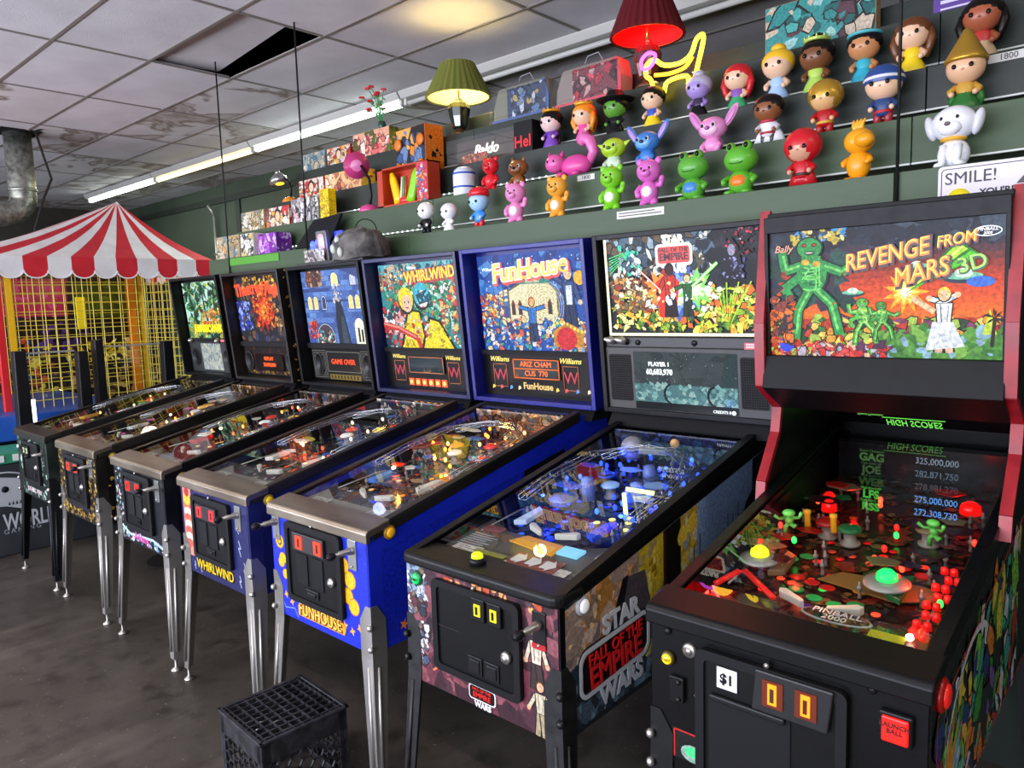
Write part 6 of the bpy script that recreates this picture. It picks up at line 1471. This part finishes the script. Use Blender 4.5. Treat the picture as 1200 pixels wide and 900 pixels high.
def bag(label, xa, xb, h, cols, base, side, lab, seed):
    """blanket folded in a clear zip bag"""
    w_ = xb-xa; t = thing('blanket_bag', label, 'bag', ((xa+xb)/2, TY[3]+.015, TZ[3]), 0, 'boxed toys and games on the shelf')
    m = MB(); m.prism([(-w_/2, 0), (w_/2, 0), (w_/2+.004, h*.5), (w_/2-.02, h), (-w_/2+.05, h), (-w_/2+.01, h*.5)], .02, .14); m.build('blanket', V(side, .85), t, bevel=.02, seg=3); MB().prism([(w_/2-.03, .01), (w_/2+.002, .01), (w_/2+.004, h*.5), (w_/2-.025, h*.95), (w_/2-.05, h*.95)], .016, .02).build('side_card', V(lab, .5), t)
    a = Art(w_*.66, h*.82, base, seed); a.busy(0, w_, 0, h, cols, 22, .05, '#141414'); a.busy(0, w_, 0, h, cols, 16, .02, '#141414'); a.build('card_insert', PRINT, t, 'y', (-w_/2+w_*.3, .014, h*.08))
    MB().prism([(-w_/2-.01, 0), (w_/2+.01, 0), (w_/2+.012, h*.55), (w_/2-.01, h+.012), (-w_/2+.04, h+.012), (-w_/2, h*.5)], .004, .008).build('clear_bag', GLASS, t)
    MB().tube([(-w_*.1, .06, h), (-w_*.02, .05, h+.045), (w_*.14, .05, h+.05), (w_*.2, .06, h)], .003, 7).build('handle', V('#9a9ca0', .3), t)
    MB().bx(-w_/2+.01, w_/2-.01, .008, .014, .0, .02).build('seam_binding', V(lab, .5), t)
    return t
bag('blanket in a clear bag with blue-grey printing, left of the red one', -2.50, -2.07, .20, ['#3a4a68', '#6a88b0', '#8a98a8', '#24304a', '#c8a868', '#d8dce4'], '#3c4a66', '#8a8674', '#4a62a0', 81)
bag('blanket in a clear bag with red printing beneath the red lamp', -2.03, -1.60, .20, ['#c83a48', '#5a2a34', '#8a5058', '#d8a8a0', '#3a2028', '#f06070'], '#8a4048', '#9a8a80', '#e0485c', 82)
carton('teal game box lying against the wall of the top step', 4, -.86, -.40, .22, .06, ['#2f8a86', '#48a8a0', '#20605e', '#c8b8a0', '#5a3a44', '#98c8c0'], '#38908c', '#c8a070', seed=83, off=.06)
tag(MB().bx(-.19, -.02, TY[3]+.06, TY[3]+.065, TZ[3], TZ[3]+.09).build('purple_sign', V('#5a3a90', .4)), 'purple sign card at the top right of the shelf', 'sign')
ps = bpy.data.objects['purple_sign']
for k, (z, h_, x1_) in enumerate(((.045, .012, -.06), (.022, .006, -.04))): MB().bx(-.165, x1_, TY[3]+.0585, TY[3]+.06, TZ[3]+z, TZ[3]+z+h_).build('print_line', V('#d8d0ee', .5), ps)
# price strips
def strip(label, x, y, z, w_, h_, s_, sz, rz=0.):
    t = thing('price_strip', label, 'label', (x, y, z), rz, 'white paper strips on the shelf')
    MB().bx(-w_/2, w_/2, -.001, .001, 0, h_).build('paper', V('#dcdad4', .7), t); 
    if s_: T(s_, sz, '#3c3a38', t, 0, h_/2, -.0016, 0, name='lettering')
    else:
        for k in range(2): MB().bx(-w_/2+.01, w_/2-.012-.03*k, -.0018, -.0008, h_*(.28+.36*k), h_*(.4+.36*k)).build('print_line', V('#4a4846', .6), t)
strip('paper strip with printed words on the front board below the deep pink bear', -1.13, 1.3785, 1.935, .23, .032, '', .018)
strip('small price strip below the lime green creature', -1.545, TY[1]-.004, TZ[1]-.035, .1, .026, '1800', .026)
strip('price strip at the right end of the third step', .1, TY[2]-.004, TZ[2]-.034, .12, .028, '1800', .028)
# surveillance sign
t = thing('smile_sign', 'white smile sign with a yellow smiley screwed to the front board', 'sign', (.14, 1.379, 1.83), 0)
MB().prism(rrect(-.16, .16, 0, .15, .012), -.003, 0).build('plate', V('#dcd6e0', .35), t)
m = MB()
for q in range(1): m.tube([(p[0], 0, p[1]) for p in rrect(-.15, .15, .01, .14, .01)], .0012, 5, closed=True)
m.build('border', V('#2a2a2c'), t, (0, -.0035, 0)); T('SMILE!', .052, '#2c2426', t, -.07, .108, -.004, 0, bold=0., name='lettering'); T("YOU'RE ON\nCAMERA", .028, '#1c1a1a', t, .03, .045, -.004, 0, bold=.0006, name='lettering')
MB().lathe([(.033, 0), (.033, .002), (0, .0025)], 24, (-.1, -.003, .045), 'y').build('smiley', V('#f0dc20', .4), t)
for s in (-1, 1): MB().lathe([(.005, 0), (.005, .001), (0, .0012)], 10, (-.1+s*.012, -.0055, .054), 'y').build('smiley_eye', V('#1a1a1a'), t)
m = MB(); m.prism([(.05, .075), (.075, .105), (.15, .14), (.155, .115), (.085, .075)], -.0045, -.003); m.build('camera_picture', V('#3a2c30'), t); MB().bx(.112, .118, -.0045, -.003, .06, .1).build('camera_mount', V('#1a1a1a'), t)

# ------------------------------------------------------------------ lamps and neon
def table_lamp(label, x, z, shade_c, lit, rb, rt, hs, zs, base_c, energy, lcol, glow):
    t = thing('table_lamp', label, 'lamp', (x, TY[3]+.09, TZ[3]+z), 0, 'table lamps on the top step')
    BM = M(base_c, .12, .1, 0, .6)
    MB().lathe([(.06, 0), (.065, .01), (.05, .02), (.03, .03), (.03, .045)], 16).build('foot', M('#5a3a24', .35), t)
    MB().lathe([(.034, .045), (.045, .06), (.06, .12), (.068, .17), (.055, .2), (.03, .215), (.02, .23)], 18, smooth=False, flute=.05, nf=9).build('glass_base', BM, t)
    MB().tube([(0, 0, .22), (0, 0, zs+hs*.45)], .008, 8).build('stem', M('#a08850', .3, .8), t)
    n = 60; pr = MB()
    vs = []; fs = []
    for j, (r_, zz) in enumerate(((rb, zs), (rb*.99, zs+.012), (rt, zs+hs), (rt*.97, zs+hs))):
        for i in range(n):
            a = 2*PI*i/n; q = r_*(1+.022*(1 if i % 2 else -1)); vs.append((q*math.cos(a), q*math.sin(a), zz))
    for j in range(3):
        for i in range(n): fs.append((j*n+i, j*n+(i+1) % n, (j+1)*n+(i+1) % n, (j+1)*n+i))
    pr.add(vs, fs, False)
    sm = bpy.data.materials.new('lamp_shade_cloth'); sm.use_nodes = True; nt = sm.node_tree
    b = nt.nodes['Principled BSDF']; b.inputs['Base Color'].default_value = (*lin(shade_c), 1); b.inputs['Roughness'].default_value = .9
    tr = nt.nodes.new('ShaderNodeBsdfTranslucent'); tr.inputs[0].default_value = (*lin(lit), 1); mx = nt.nodes.new('ShaderNodeMixShader'); mx.inputs[0].default_value = glow
    nt.links.new(b.outputs[0], mx.inputs[1]); nt.links.new(tr.outputs[0], mx.inputs[2]); nt.links.new(mx.outputs[0], nt.nodes['Material Output'].inputs[0])
    pr.build('shade', sm, t)
    # lining seen from below
    ln = MB(); ln.lathe([(rb*.955, zs+.004), (rt*.93, zs+hs-.004)], 30); ln.f = ln.f[:30]; ln.sm = ln.sm[:30]
    ln.build('shade_lining', M(lit, .8), t)
    MB().ell((0, 0, zs+hs*.42), (.028, .028, .036), 12, 9).build('bulb', M(lcol, .3, 0, 9), t)
    MB().tube([(rb*.94*math.cos(2*PI*i/24), rb*.94*math.sin(2*PI*i/24), zs+.004) for i in range(24)], .003, 5, closed=True).build('shade_ring', M('#8a7a48', .4, .6), t)
    point('lamp_light', (0, 0, zs+hs*.42), energy, lin(lcol), .045, t)
table_lamp('green table lamp with a lit pale green pleated shade and dark glass base', -2.83, .0, '#6a7838', '#e8e4a0', .205, .105, .205, .235, '#1c241e', 16, '#ffe08a', .35)
table_lamp('red table lamp with a dark red pleated shade glowing red beneath', -1.475, .01, '#5a0c18', '#e01818', .185, .1, .22, .25, '#5a2c2c', 9, '#ff2420', .25)
t = thing('neon_sign', 'yellow and purple glowing neon animal beside the red lamp', 'neon sign', (-1.26, TY[3]-.035, TZ[3]-.062), 0)
NY = M('#ffe030', .3, 0, 4.5); NP = M('#e050f0', .3, 0, 3.5)
MB().tube(smooth([(-.1, 0, .0), (-.12, 0, .07), (-.15, 0, .1), (-.14, 0, .15), (-.1, 0, .16), (-.05, 0, .125), (.03, 0, .115), (.09, 0, .14), (.12, 0, .2), (.15, 0, .215), (.155, 0, .19), (.14, 0, .13), (.12, 0, .06), (.11, 0, .0), (.08, 0, .0), (.07, 0, .05), (-.03, 0, .045), (-.05, 0, .0), (-.08, 0, -.005)], 4, True), .0105, 8, closed=True).build('yellow_tube', NY, t)
MB().tube(smooth([(-.16, -.012, .13), (-.165, -.012, .17), (-.13, -.012, .195), (-.09, -.012, .18), (-.1, -.012, .145), (-.13, -.012, .125)], 4, True), .0085, 8, closed=True).build('purple_tube', NP, t)
MB().tube(smooth([(-.1, 0, .09), (-.02, 0, .08), (.06, 0, .09), (.1, 0, .13)], 4), .009, 8).build('inner_tube', M('#ffb020', .3, 0, 3.5), t)
for x in (-.1, .1): MB().tube([(x, 0, .06), (x, .03, .06)], .004, 6).build('standoff', M('#c8c8c8', .3), t)
point('neon_glow', (0, -.05, .1), .8, lin('#ffd040'), .06, t)
def desk_lamp(label, x, tier, base_c, head_c, neck, hd, rot, head_in, energy, sc=1., metal=0., y=.07):
    t = thing('desk_lamp', label, 'lamp', (x, TY[tier-1]+y, TZ[tier-1]), 0, 'gooseneck lamps on the shelf')
    MB().lathe([(.062*sc, 0), (.06*sc, .012*sc), (.05*sc, .03*sc), (.02*sc, .042*sc), (0, .044*sc)], 18).build('base', M(base_c, .25, 0, 0, .5), t)
    MB().tube(neck, .008*sc, 8).build('gooseneck', M('#161616', .4), t)
    h = MB().lathe([(.022*sc, .075*sc), (.035*sc, .065*sc), (.06*sc, .04*sc), (.072*sc, 0)], 20).build('head', M(head_c, .2, metal), t, hd, rot); 
    MB().ell((0, 0, .012*sc), (.062*sc, .062*sc, .014*sc), 16, 6).build('lens', M(head_in, .3, 0, energy), h); MB().lathe([(.0, .1*sc), (.016*sc, .096*sc), (.02*sc, .07*sc)], 12).build('head_cap', M(head_c, .2, metal), h)
desk_lamp('gooseneck lamp with a chrome head and orange base', -4.47, 3, '#f0901c', '#c8c8c4', [(0, 0, .03), (.03, -.01, .09), (.02, -.02, .155), (-.03, -.03, .185)], (-.09, -.03, .15), (0, -.25, 0), '#ffb830', 2.5, 1.05, .9)
desk_lamp('pink gooseneck lamp with a black neck', -3.29, 2, '#d84a8a', '#b83a70', [(0, 0, .03), (.02, 0, .1), (.02, -.01, .2), (-.03, -.03, .29)], (-.05, -.05, .29), (math.radians(-78), 0, .75), '#b8588a', .25, 1.15)
# artificial flowers
t = thing('artificial_flowers', 'red artificial flowers on green stems in front of the strip light', 'flowers', (-3.6, TY[3]+.1, TZ[3]+.165))
MB().lathe([(.02, 0), (.028, .05), (.022, .07)], 12).build('vase', V('#2a4a3a'), t)
Rf = random.Random(9)
for i in range(11):
    a = Rf.uniform(0, 2*PI); l = Rf.uniform(.08, .26); h = Rf.uniform(.08, .3); q = (l*.6*math.cos(a)-.06, l*.3*math.sin(a), .06+h)
    st = MB().tube([(0, 0, .05), (q[0]*.4, q[1]*.4, .05+h*.7), q], .003, 5).build('stem', V('#3aa050'), t)
    m = MB()
    for k in range(5): b_ = 2*PI*k/5; m.ell((q[0]+.013*math.cos(b_), q[1]+.013*math.sin(b_), q[2]), (.011, .011, .007), 7, 5)
    m.build('flower', V('#e02838' if i % 4 else '#f05060'), st)
    MB().ell((q[0]*.5+.015, q[1]*.5, .05+h*.75), (.018, .008, .005), 7, 5, (0, .6, a)).build('leaf', V('#30a048'), st)
# ------------------------------------------------------------------ striped cage game at the far left
CL = lin
RC, WC = noisemat('red_canopy_cloth', '#b81424', '#cc1c2c', 6, .55), noisemat('white_canopy_cloth', '#d8d4d4', '#e8e4e4', 6, .55)
cg = thing('cage_game', 'carnival cage game with a red and white striped canopy and yellow net', 'arcade game', (-6.7, .9, 0))
ox, oy = 6.7, -.9
def L3(x, y, z): return (x+ox, y+oy, z)
AP = (-6.66, 1.40, 2.60)
XF, XB, YA, YB, ZR, DR = -5.90, -7.45, -.09, 1.89, 2.055, .105
def edge(p, q, n):
    return [(p[0]+(q[0]-p[0])*i/n, p[1]+(q[1]-p[1])*i/n) for i in range(n+1)]
cor = [(XF, YA), (XF, YB), (XB, YB), (XB, YA)]
k = 1
for e in range(4):
    p, q = cor[e], cor[(e+1) % 4]; n = 12 if e % 2 == 0 else 9
    P = edge(p, q, n)
    nx, ny = (q[1]-p[1]), -(q[0]-p[0]); ln_ = math.hypot(nx, ny); nx, ny = nx/ln_*.012, ny/ln_*.012
    for i in range(n):
        a, b = P[i], P[i+1]; mat = RC if (i+k) % 2 == 0 else WC
        # roof gore, sagging a little, with cloth thickness
        rows = []
        for s in range(6):
            f = s/5; sag = -.05*math.sin(PI*f)
            rows.append([(a[0]+(AP[0]-a[0])*f*.985, a[1]+(AP[1]-a[1])*f*.985, ZR+(AP[2]-ZR)*f+sag), (b[0]+(AP[0]-b[0])*f*.985, b[1]+(AP[1]-b[1])*f*.985, ZR+(AP[2]-ZR)*f+sag)])
        vs = []; fs = []
        for rw in rows: vs += [L3(*rw[0]), L3(*rw[1])]
        m_ = len(vs)
        vs += [(v[0], v[1], v[2]-.004) for v in vs]
        for s in range(5):
            fs += [(2*s, 2*s+1, 2*s+3, 2*s+2), (m_+2*s, m_+2*s+2, m_+2*s+3, m_+2*s+1), (2*s, 2*s+2, m_+2*s+2, m_+2*s), (2*s+1, m_+2*s+1, m_+2*s+3, 2*s+3)]
        MB().add(vs, fs).build('canopy_gore', mat, cg)
        # hanging scallop
        dx, dy = b[0]-a[0], b[1]-a[1]
        out = [(0, 0), (0, -DR)]+[(.5-.5*math.cos(PI*t/8), -DR-.06*math.sin(PI*t/8)) for t in range(1, 8)]+[(1, -DR), (1, 0)]
        def P3(u, z, o): return L3(a[0]+dx*u+nx*o, a[1]+dy*u+ny*o, ZR+z)
        c = len(out); vs = [P3(u, z, 1.) for u, z in out]+[P3(u, z, .6) for u, z in out]
        sc_ = MB().add(vs, [list(range(c)), list(range(c, 2*c))[::-1]]+[(t, (t+1) % c, c+(t+1) % c, c+t) for t in range(c)]).build('scallop', mat, cg)
        MB().tube([P3(u, z, 1.1) for u, z in out[1:-1]], .006, 5).build('piping', M('#e8e4e2', .6), sc_)
    k += n
MB().lathe([(.03, 0), (.012, .02), (0, .03)], 10, L3(AP[0], AP[1], AP[2]-.015)).build('finial', M('#e8e4e4', .5), cg)
YEL = M('#e8b414', .4); YW = M('#d8c03c', .45, 0, .05)
for x, y, c, w_ in ((XF-.03, .30, YEL, .045), (XF-.02, .225, M('#c81c24', .4), .05), (XF-.05, YB-.06, YEL, .04), (XB+.05, YB-.06, YEL, .05), (XB+.05, .3, YEL, .05), (XB+.1, 1.72, M('#d87a10', .4), .07), (XF-.1, YA+.05, YEL, .05)):
    MB().box(L3(x, y, 1.36), (w_, w_, 1.34)).build('post', c, cg, bevel=.004)
def net(name, x0, y0, x1, y1, z0, z1, s):
    m = MB(); l = math.hypot(x1-x0, y1-y0); n = int(l/s)
    for i in range(n+1): f = i/n; m.tube([L3(x0+(x1-x0)*f, y0+(y1-y0)*f, z0), L3(x0+(x1-x0)*f, y0+(y1-y0)*f, z1)], .0032, 4, smooth=False)
    for i in range(int((z1-z0)/s)+1): z = z0+i*s; m.tube([L3(x0, y0, z), L3(x1, y1, z)], .0032, 4, smooth=False)
    return tag(m.build(name, YW, cg), kind='stuff')
net('net', XF-.04, .33, XF-.04, YB-.05, .82, 2.04, .068); net('side_net', XF-.06, YB-.06, XB+.05, YB-.06, .82, 2.04, .09); net('back_net', XB+.12, .3, XB+.12, YB-.06, .82, 2.04, .1)
bd = Art(2.2, 1.5, '#171017', 77)
bd.busy(0, 2.2, 0, 1.5, ['#1c141c', '#2a1a24', '#3a2a1c', '#140e14', '#2a2030'], 90, .12, None); bd.rect(.2, 1.25, 1.0, 1.35, '#c82858'); bd.busy(.2, 1.25, 1.0, 1.35, ['#d83068', '#b01c48', '#e8508a'], 60, .05, None)
bd.rect(1.3, 2.0, .98, 1.32, '#4a5a14'); bd.busy(1.3, 2.0, .98, 1.32, ['#5a6c18', '#3a4a10', '#7a8a20'], 40, .05, None); bd.busy(1.2, 1.9, .55, .75, ['#e8c818', '#c8a010', '#3a2c10', '#fff080'], 40, .05, '#201808'); bd.busy(.3, 1.1, .1, .8, ['#d8c020', '#2a6a9a', '#c85030', '#e8d850', '#203a5a', '#8a3020'], 70, .06, '#100c10'); bd.busy(1.0, 1.4, .7, .95, ['#5a3a90', '#3a2468'], 14, .06, None); bd.busy(1.2, 2.1, .0, .5, ['#8a6a3a', '#b88a50', '#4a3424', '#d0a868'], 60, .05, '#180f0a')
bd.build('prize_backdrop', PRINT, cg, 'x', L3(XB+.06, -.1, .6))
MB().box(L3(-6.65, 1.02, 1.62), (.02, .07, .28)).build('yellow_sign', M('#e8d020', .4, 0, .2), cg)
MB().bx(XB+ox, XF+ox+.04, YA+oy, YB+oy, .0, .70).build('base', M('#17171b', .5), cg, bevel=.01)
MB().bx(XB+ox, XF+ox+.30, YA+oy, 1.0+oy, .72, .90).build('blue_deck', M('#1f4fa8', .4), cg, bevel=.008)
point('cage_lamp', L3(-6.6, 1.2, 1.9), 2.5, (1, .82, .6), .08, cg)

# ------------------------------------------------------------------ low cabinet with clear panes in front of the cage
lc = thing('glass_sided_game', 'low dark arcade cabinet with clear panes and a skull emblem, behind the leftmost machine', 'arcade game', (-5.4, .45, 0))
def Q(x, y, z): return (x+5.4, y-.45, z)
MB().bx(-.22, .17, -1.1, .85, 0.0, .62).build('body', noisemat('low_cab', '#2a2d31', '#34373c', 5, .45), lc, bevel=.01)
MB().bx(-.2, .18, -1.1, .1, .625, .70).build('tray', M('#3a8a6a', .4), lc, bevel=.008)
for i in range(9): MB().bx(.181, .186, -1.0+i*.12, -.93+i*.12, .64, .685).build('tray_mark', M('#dfe6e0', .5), lc)
for y0, y1, zt_ in ((.11, .2, 1.37), (.50, .585, 1.345), (.615, .69, 1.42), (1.10, 1.19, 1.385)):
    MB().prism([(y0-.45, .62), (y1-.45, .62), (y1-.45-.008, zt_), (y0-.45+.012, zt_)], .08, .17, 'x').build('post', M('#121317', .4), lc, bevel=.006)
for y0, y1, z in ((.2, .5, 1.345), (.69, 1.10, 1.36)):
    MB().bx(.12, .126, y0-.45, y1-.45, .70, z).build('clear_pane', GLASS, lc); MB().bx(.11, .135, y0-.45, y1-.45, z, z+.012).build('top_rail', M('#a8aaa4', .35, .4), lc)
MB().tube([(.0, -.2, .85), (.0, -.2, 1.02)], .014, 8).build('reflection_tube', M('#f4fcff', .3, 0, 4), lc)  # glowing tube put in for a strip light's reflection at the pane
# emblem on the side: plain skull outline and the word below
em = MB(); pts = [(-.62, .42), (-.6, .5), (-.5, .54), (-.4, .52), (-.345, .46), (-.33, .4), (-.36, .37), (-.34, .33), (-.4, .31), (-.48, .34), (-.56, .35)]
MB().prism(pts, .171, .174, 'x').build('emblem', M('#b4b8bc', .5), lc, (0, .02, 0))
MB().lathe([(.022, 0), (.022, .003), (0, .003)], 12, (.173, -.46, .455), 'x').build('emblem_eye', M('#1a1c20', .5), lc)
for k_ in range(5): MB().prism([(-.45+k_*.022, .345), (-.437+k_*.022, .345), (-.443+k_*.022, .37)], .1735, .176, 'x').build('emblem_tooth', M('#1a1c20', .5), lc)
ring = MB(); ring.tube([(.173, -.47+.21*math.cos(a_*PI/16), .40+.17*math.sin(a_*PI/16)) for a_ in range(0, 17)], .006, 6); ring.build('emblem_ring', M('#b4b8bc', .5), lc)
text('title_lettering', 'WORLD', .155, M('#c0c4c8', .5), lc, (.1725, -.325, .225), (PI/2, 0, PI/2), bold=.003, ext=.001, sx=.56)
text('title_lettering', 'GAMING', .045, M('#9aa0a6', .5), lc, (.1725, -.38, .165), (PI/2, 0, PI/2), ext=.001, space=1.4)

# ------------------------------------------------------------------ black milk crate, upside down on the floor
cr = thing('milk_crate', 'black plastic milk crate upside down on the floor', 'crate', (-1.578, -.142, 0), -.06)
CP = noisemat('black_crate_plastic', '#1c1c1f', '#34343a', 30, .42, 4)
S, HT = .15, .28
for sx, sy in ((-1, -1), (1, -1), (1, 1), (-1, 1)):
    MB().prism([(sx*S, sy*S), (sx*(S-.03), sy*S), (sx*(S-.03), sy*(S-.006)), (sx*(S-.006), sy*(S-.006)), (sx*(S-.006), sy*(S-.03)), (sx*S, sy*(S-.03))], 0, HT-.004, 'z').build('corner_post', CP, cr)
for r_ in range(4):
    c_, s_ = math.cos(r_*PI/2), math.sin(r_*PI/2)
    def rt_(x, y, z): return (x*c_-y*s_, x*s_+y*c_, z)
    def rbox(x0, x1, y0, y1, z0, z1, mm):
        return mm.hexa([rt_(x0, y0, z0), rt_(x1, y0, z0), rt_(x1, y1, z0), rt_(x0, y1, z0), rt_(x0, y0, z1), rt_(x1, y0, z1), rt_(x1, y1, z1), rt_(x0, y1, z1)])
    rbox(-S+.004, S-.004, -S, -S+.005, .205, HT, MB()).build('side_band', CP, cr, bevel=.001)
    rbox(-S-.006, S+.006, -S-.006, -S+.008, HT-.006, HT+.003, MB()).build('rim', CP, cr, bevel=.002)
    rbox(-S-.004, S+.004, -S-.004, -S+.006, .0, .02, MB()).build('lower_rim', CP, cr, bevel=.002)
    # honeycomb side
    lat = MB(); a_ = .026
    for i in range(-4, 5):
        for j in range(0, 6):
            cx, cz = i*a_*1.5*.98, .03+j*a_*1.732*.86+(a_*.75 if i % 2 else 0)
            for t_ in range(3):
                q0, q1 = math.radians(60*t_), math.radians(60*t_+60)
                p0, p1 = (cx+a_*math.cos(q0), cz+a_*math.sin(q0)), (cx+a_*math.cos(q1), cz+a_*math.sin(q1))
                if max(abs(p0[0]), abs(p1[0])) > S-.006 or min(p0[1], p1[1]) < .004 or max(p0[1], p1[1]) > .212: continue
                dx, dz = p1[0]-p0[0], p1[1]-p0[1]; l_ = math.hypot(dx, dz); ux, uz = -dz/l_*.0028, dx/l_*.0028
                lat.hexa([rt_(p0[0]+ux, -S, p0[1]+uz), rt_(p0[0]-ux, -S, p0[1]-uz), rt_(p0[0]-ux, -S+.007, p0[1]-uz), rt_(p0[0]+ux, -S+.007, p0[1]+uz), rt_(p1[0]+ux, -S, p1[1]+uz), rt_(p1[0]-ux, -S, p1[1]-uz), rt_(p1[0]-ux, -S+.007, p1[1]-uz), rt_(p1[0]+ux, -S+.007, p1[1]+uz)])
    tag(lat.build('honeycomb_side', CP, cr), kind='stuff')
for i in range(9):
    q = -S+.02+i*(2*S-.04)/8
    MB().bx(q-.0022, q+.0022, -S, S, HT-.014, HT+.001).build('grid_bar', CP, cr)
    if i % 1 == 0: MB().bx(-S, S, q-.0022, q+.0022, HT-.014, HT+.0008).build('grid_bar', CP, cr)

# ------------------------------------------------------------------ things on and around the backboxes
tp = thing('machine_topper', 'grey rock-like dome with a small sign and blue lights on top of the mansion machine', 'topper', (-3.0, 1.062, 1.843)); tp.rotation_euler = (math.atan(.098), 0, 0)
MB().bx(-.3, .33, .04, .24, 0, .012).build('base', M('#2a2a2c', .5), tp)
rk = MB(); Rr = random.Random(2)
rk.lathe([(.16, 0), (.155, .04), (.145, .09), (.115, .13), (.07, .155), (0, .165)], 14, (.2, .14, .012), smooth=False)
rk.v = [(x+Rr.uniform(-.01, .01), y+Rr.uniform(-.01, .01), z+Rr.uniform(-.008, .008)) for x, y, z in rk.v]
rk.build('rock_dome', noisemat('rock', '#3c3a3a', '#7a7672', 14, .8, 6, bump=.6, bscale=30), tp)
for q in ((.14, -.005, .07), (.22, -.02, .05), (.18, .0, .11)): MB().ell(q, (.022, .012, .026), 9, 6).build('pale_pebble', M('#b8c0b4', .6), tp)
sg = Art(.2, .07, '#8a8478', 90); sg.busy(0, .2, 0, .07, ['#b8b0a0', '#5a4c58', '#d8d0c0', '#3a3438'], 40, .018, '#1a1614'); sg.build('sign_face', PRINT, tp, 'y', (-.22, .045, .014))
MB().prism(rrect(-.1, .0, .014, .18, .01), .06, .08).build('arched_sign', M('#5a564e', .5), tp); MB().prism(rrect(-.08, -.02, .05, .165, .02), .055, .061).build('arch_panel', M('#a08060', .5), tp)
for q in ((-.17, .08, .11), (-.13, .09, .12), (-.2, .1, .1), (.05, .1, .13), (.07, .09, .1)): MB().ell(q, (.018, .018, .022), 10, 7).build('blue_bulb', M('#3a48ff', .3, 0, 5), tp)
MB().prism(rrect(.02, .1, .04, .17, .008), .1, .11).build('blue_plate', M('#2030c0', .3, 0, .7), tp); point('topper_glow', (-.05, .03, .12), .8, (.25, .3, 1), .04, tp)
t = thing('tilted_panel', 'black tilted panel standing behind the rock dome', 'panel', (-3.62, TY[0]+.03, TZ[0]+.012))
MB().prism([(-.22, 0), (.17, 0), (.22, .21), (-.08, .19)], 0, .02).build('sheet', M('#16171b', .4), t, (0, 0, 0), (-.35, 0, 0), bevel=.003); MB().bx(-.05, .05, .02, .08, 0, .012).build('foot', M('#101012', .5), t)
t = thing('wire_loop', 'small loop of black wire hanging on the front board left of the white-headed figure', 'cable', (-2.98, TY[0]+.02, TZ[0]))
MB().tube([(-.06+.075*math.cos(2*PI*i/14), 0, .07+.06*math.sin(2*PI*i/14)) for i in range(14)], .0035, 6, closed=True).build('loop', M('#121212', .5), t, (0, .02, 0), (.2, 0, .3)); MB().bx(-.05, .03, -.01, .05, 0, .018).build('plug_block', M('#9aa08c', .5), t)
MB().bx(-4.63, -3.95, 1.374, 1.379, 1.925, 1.975).build('lime_tape', M('#4f9a2c', .5), bpy.data.objects['shelf_step'])
tag(MB().lathe([(0, 0), (.2, 0), (.2, .004), (.19, .006), (0, .006)], 36, (-4.23, .68, 0)).build('floor_mat', M('#1a1210', .85)), 'round dark mat on the floor behind the gold filigree machine', 'mat')
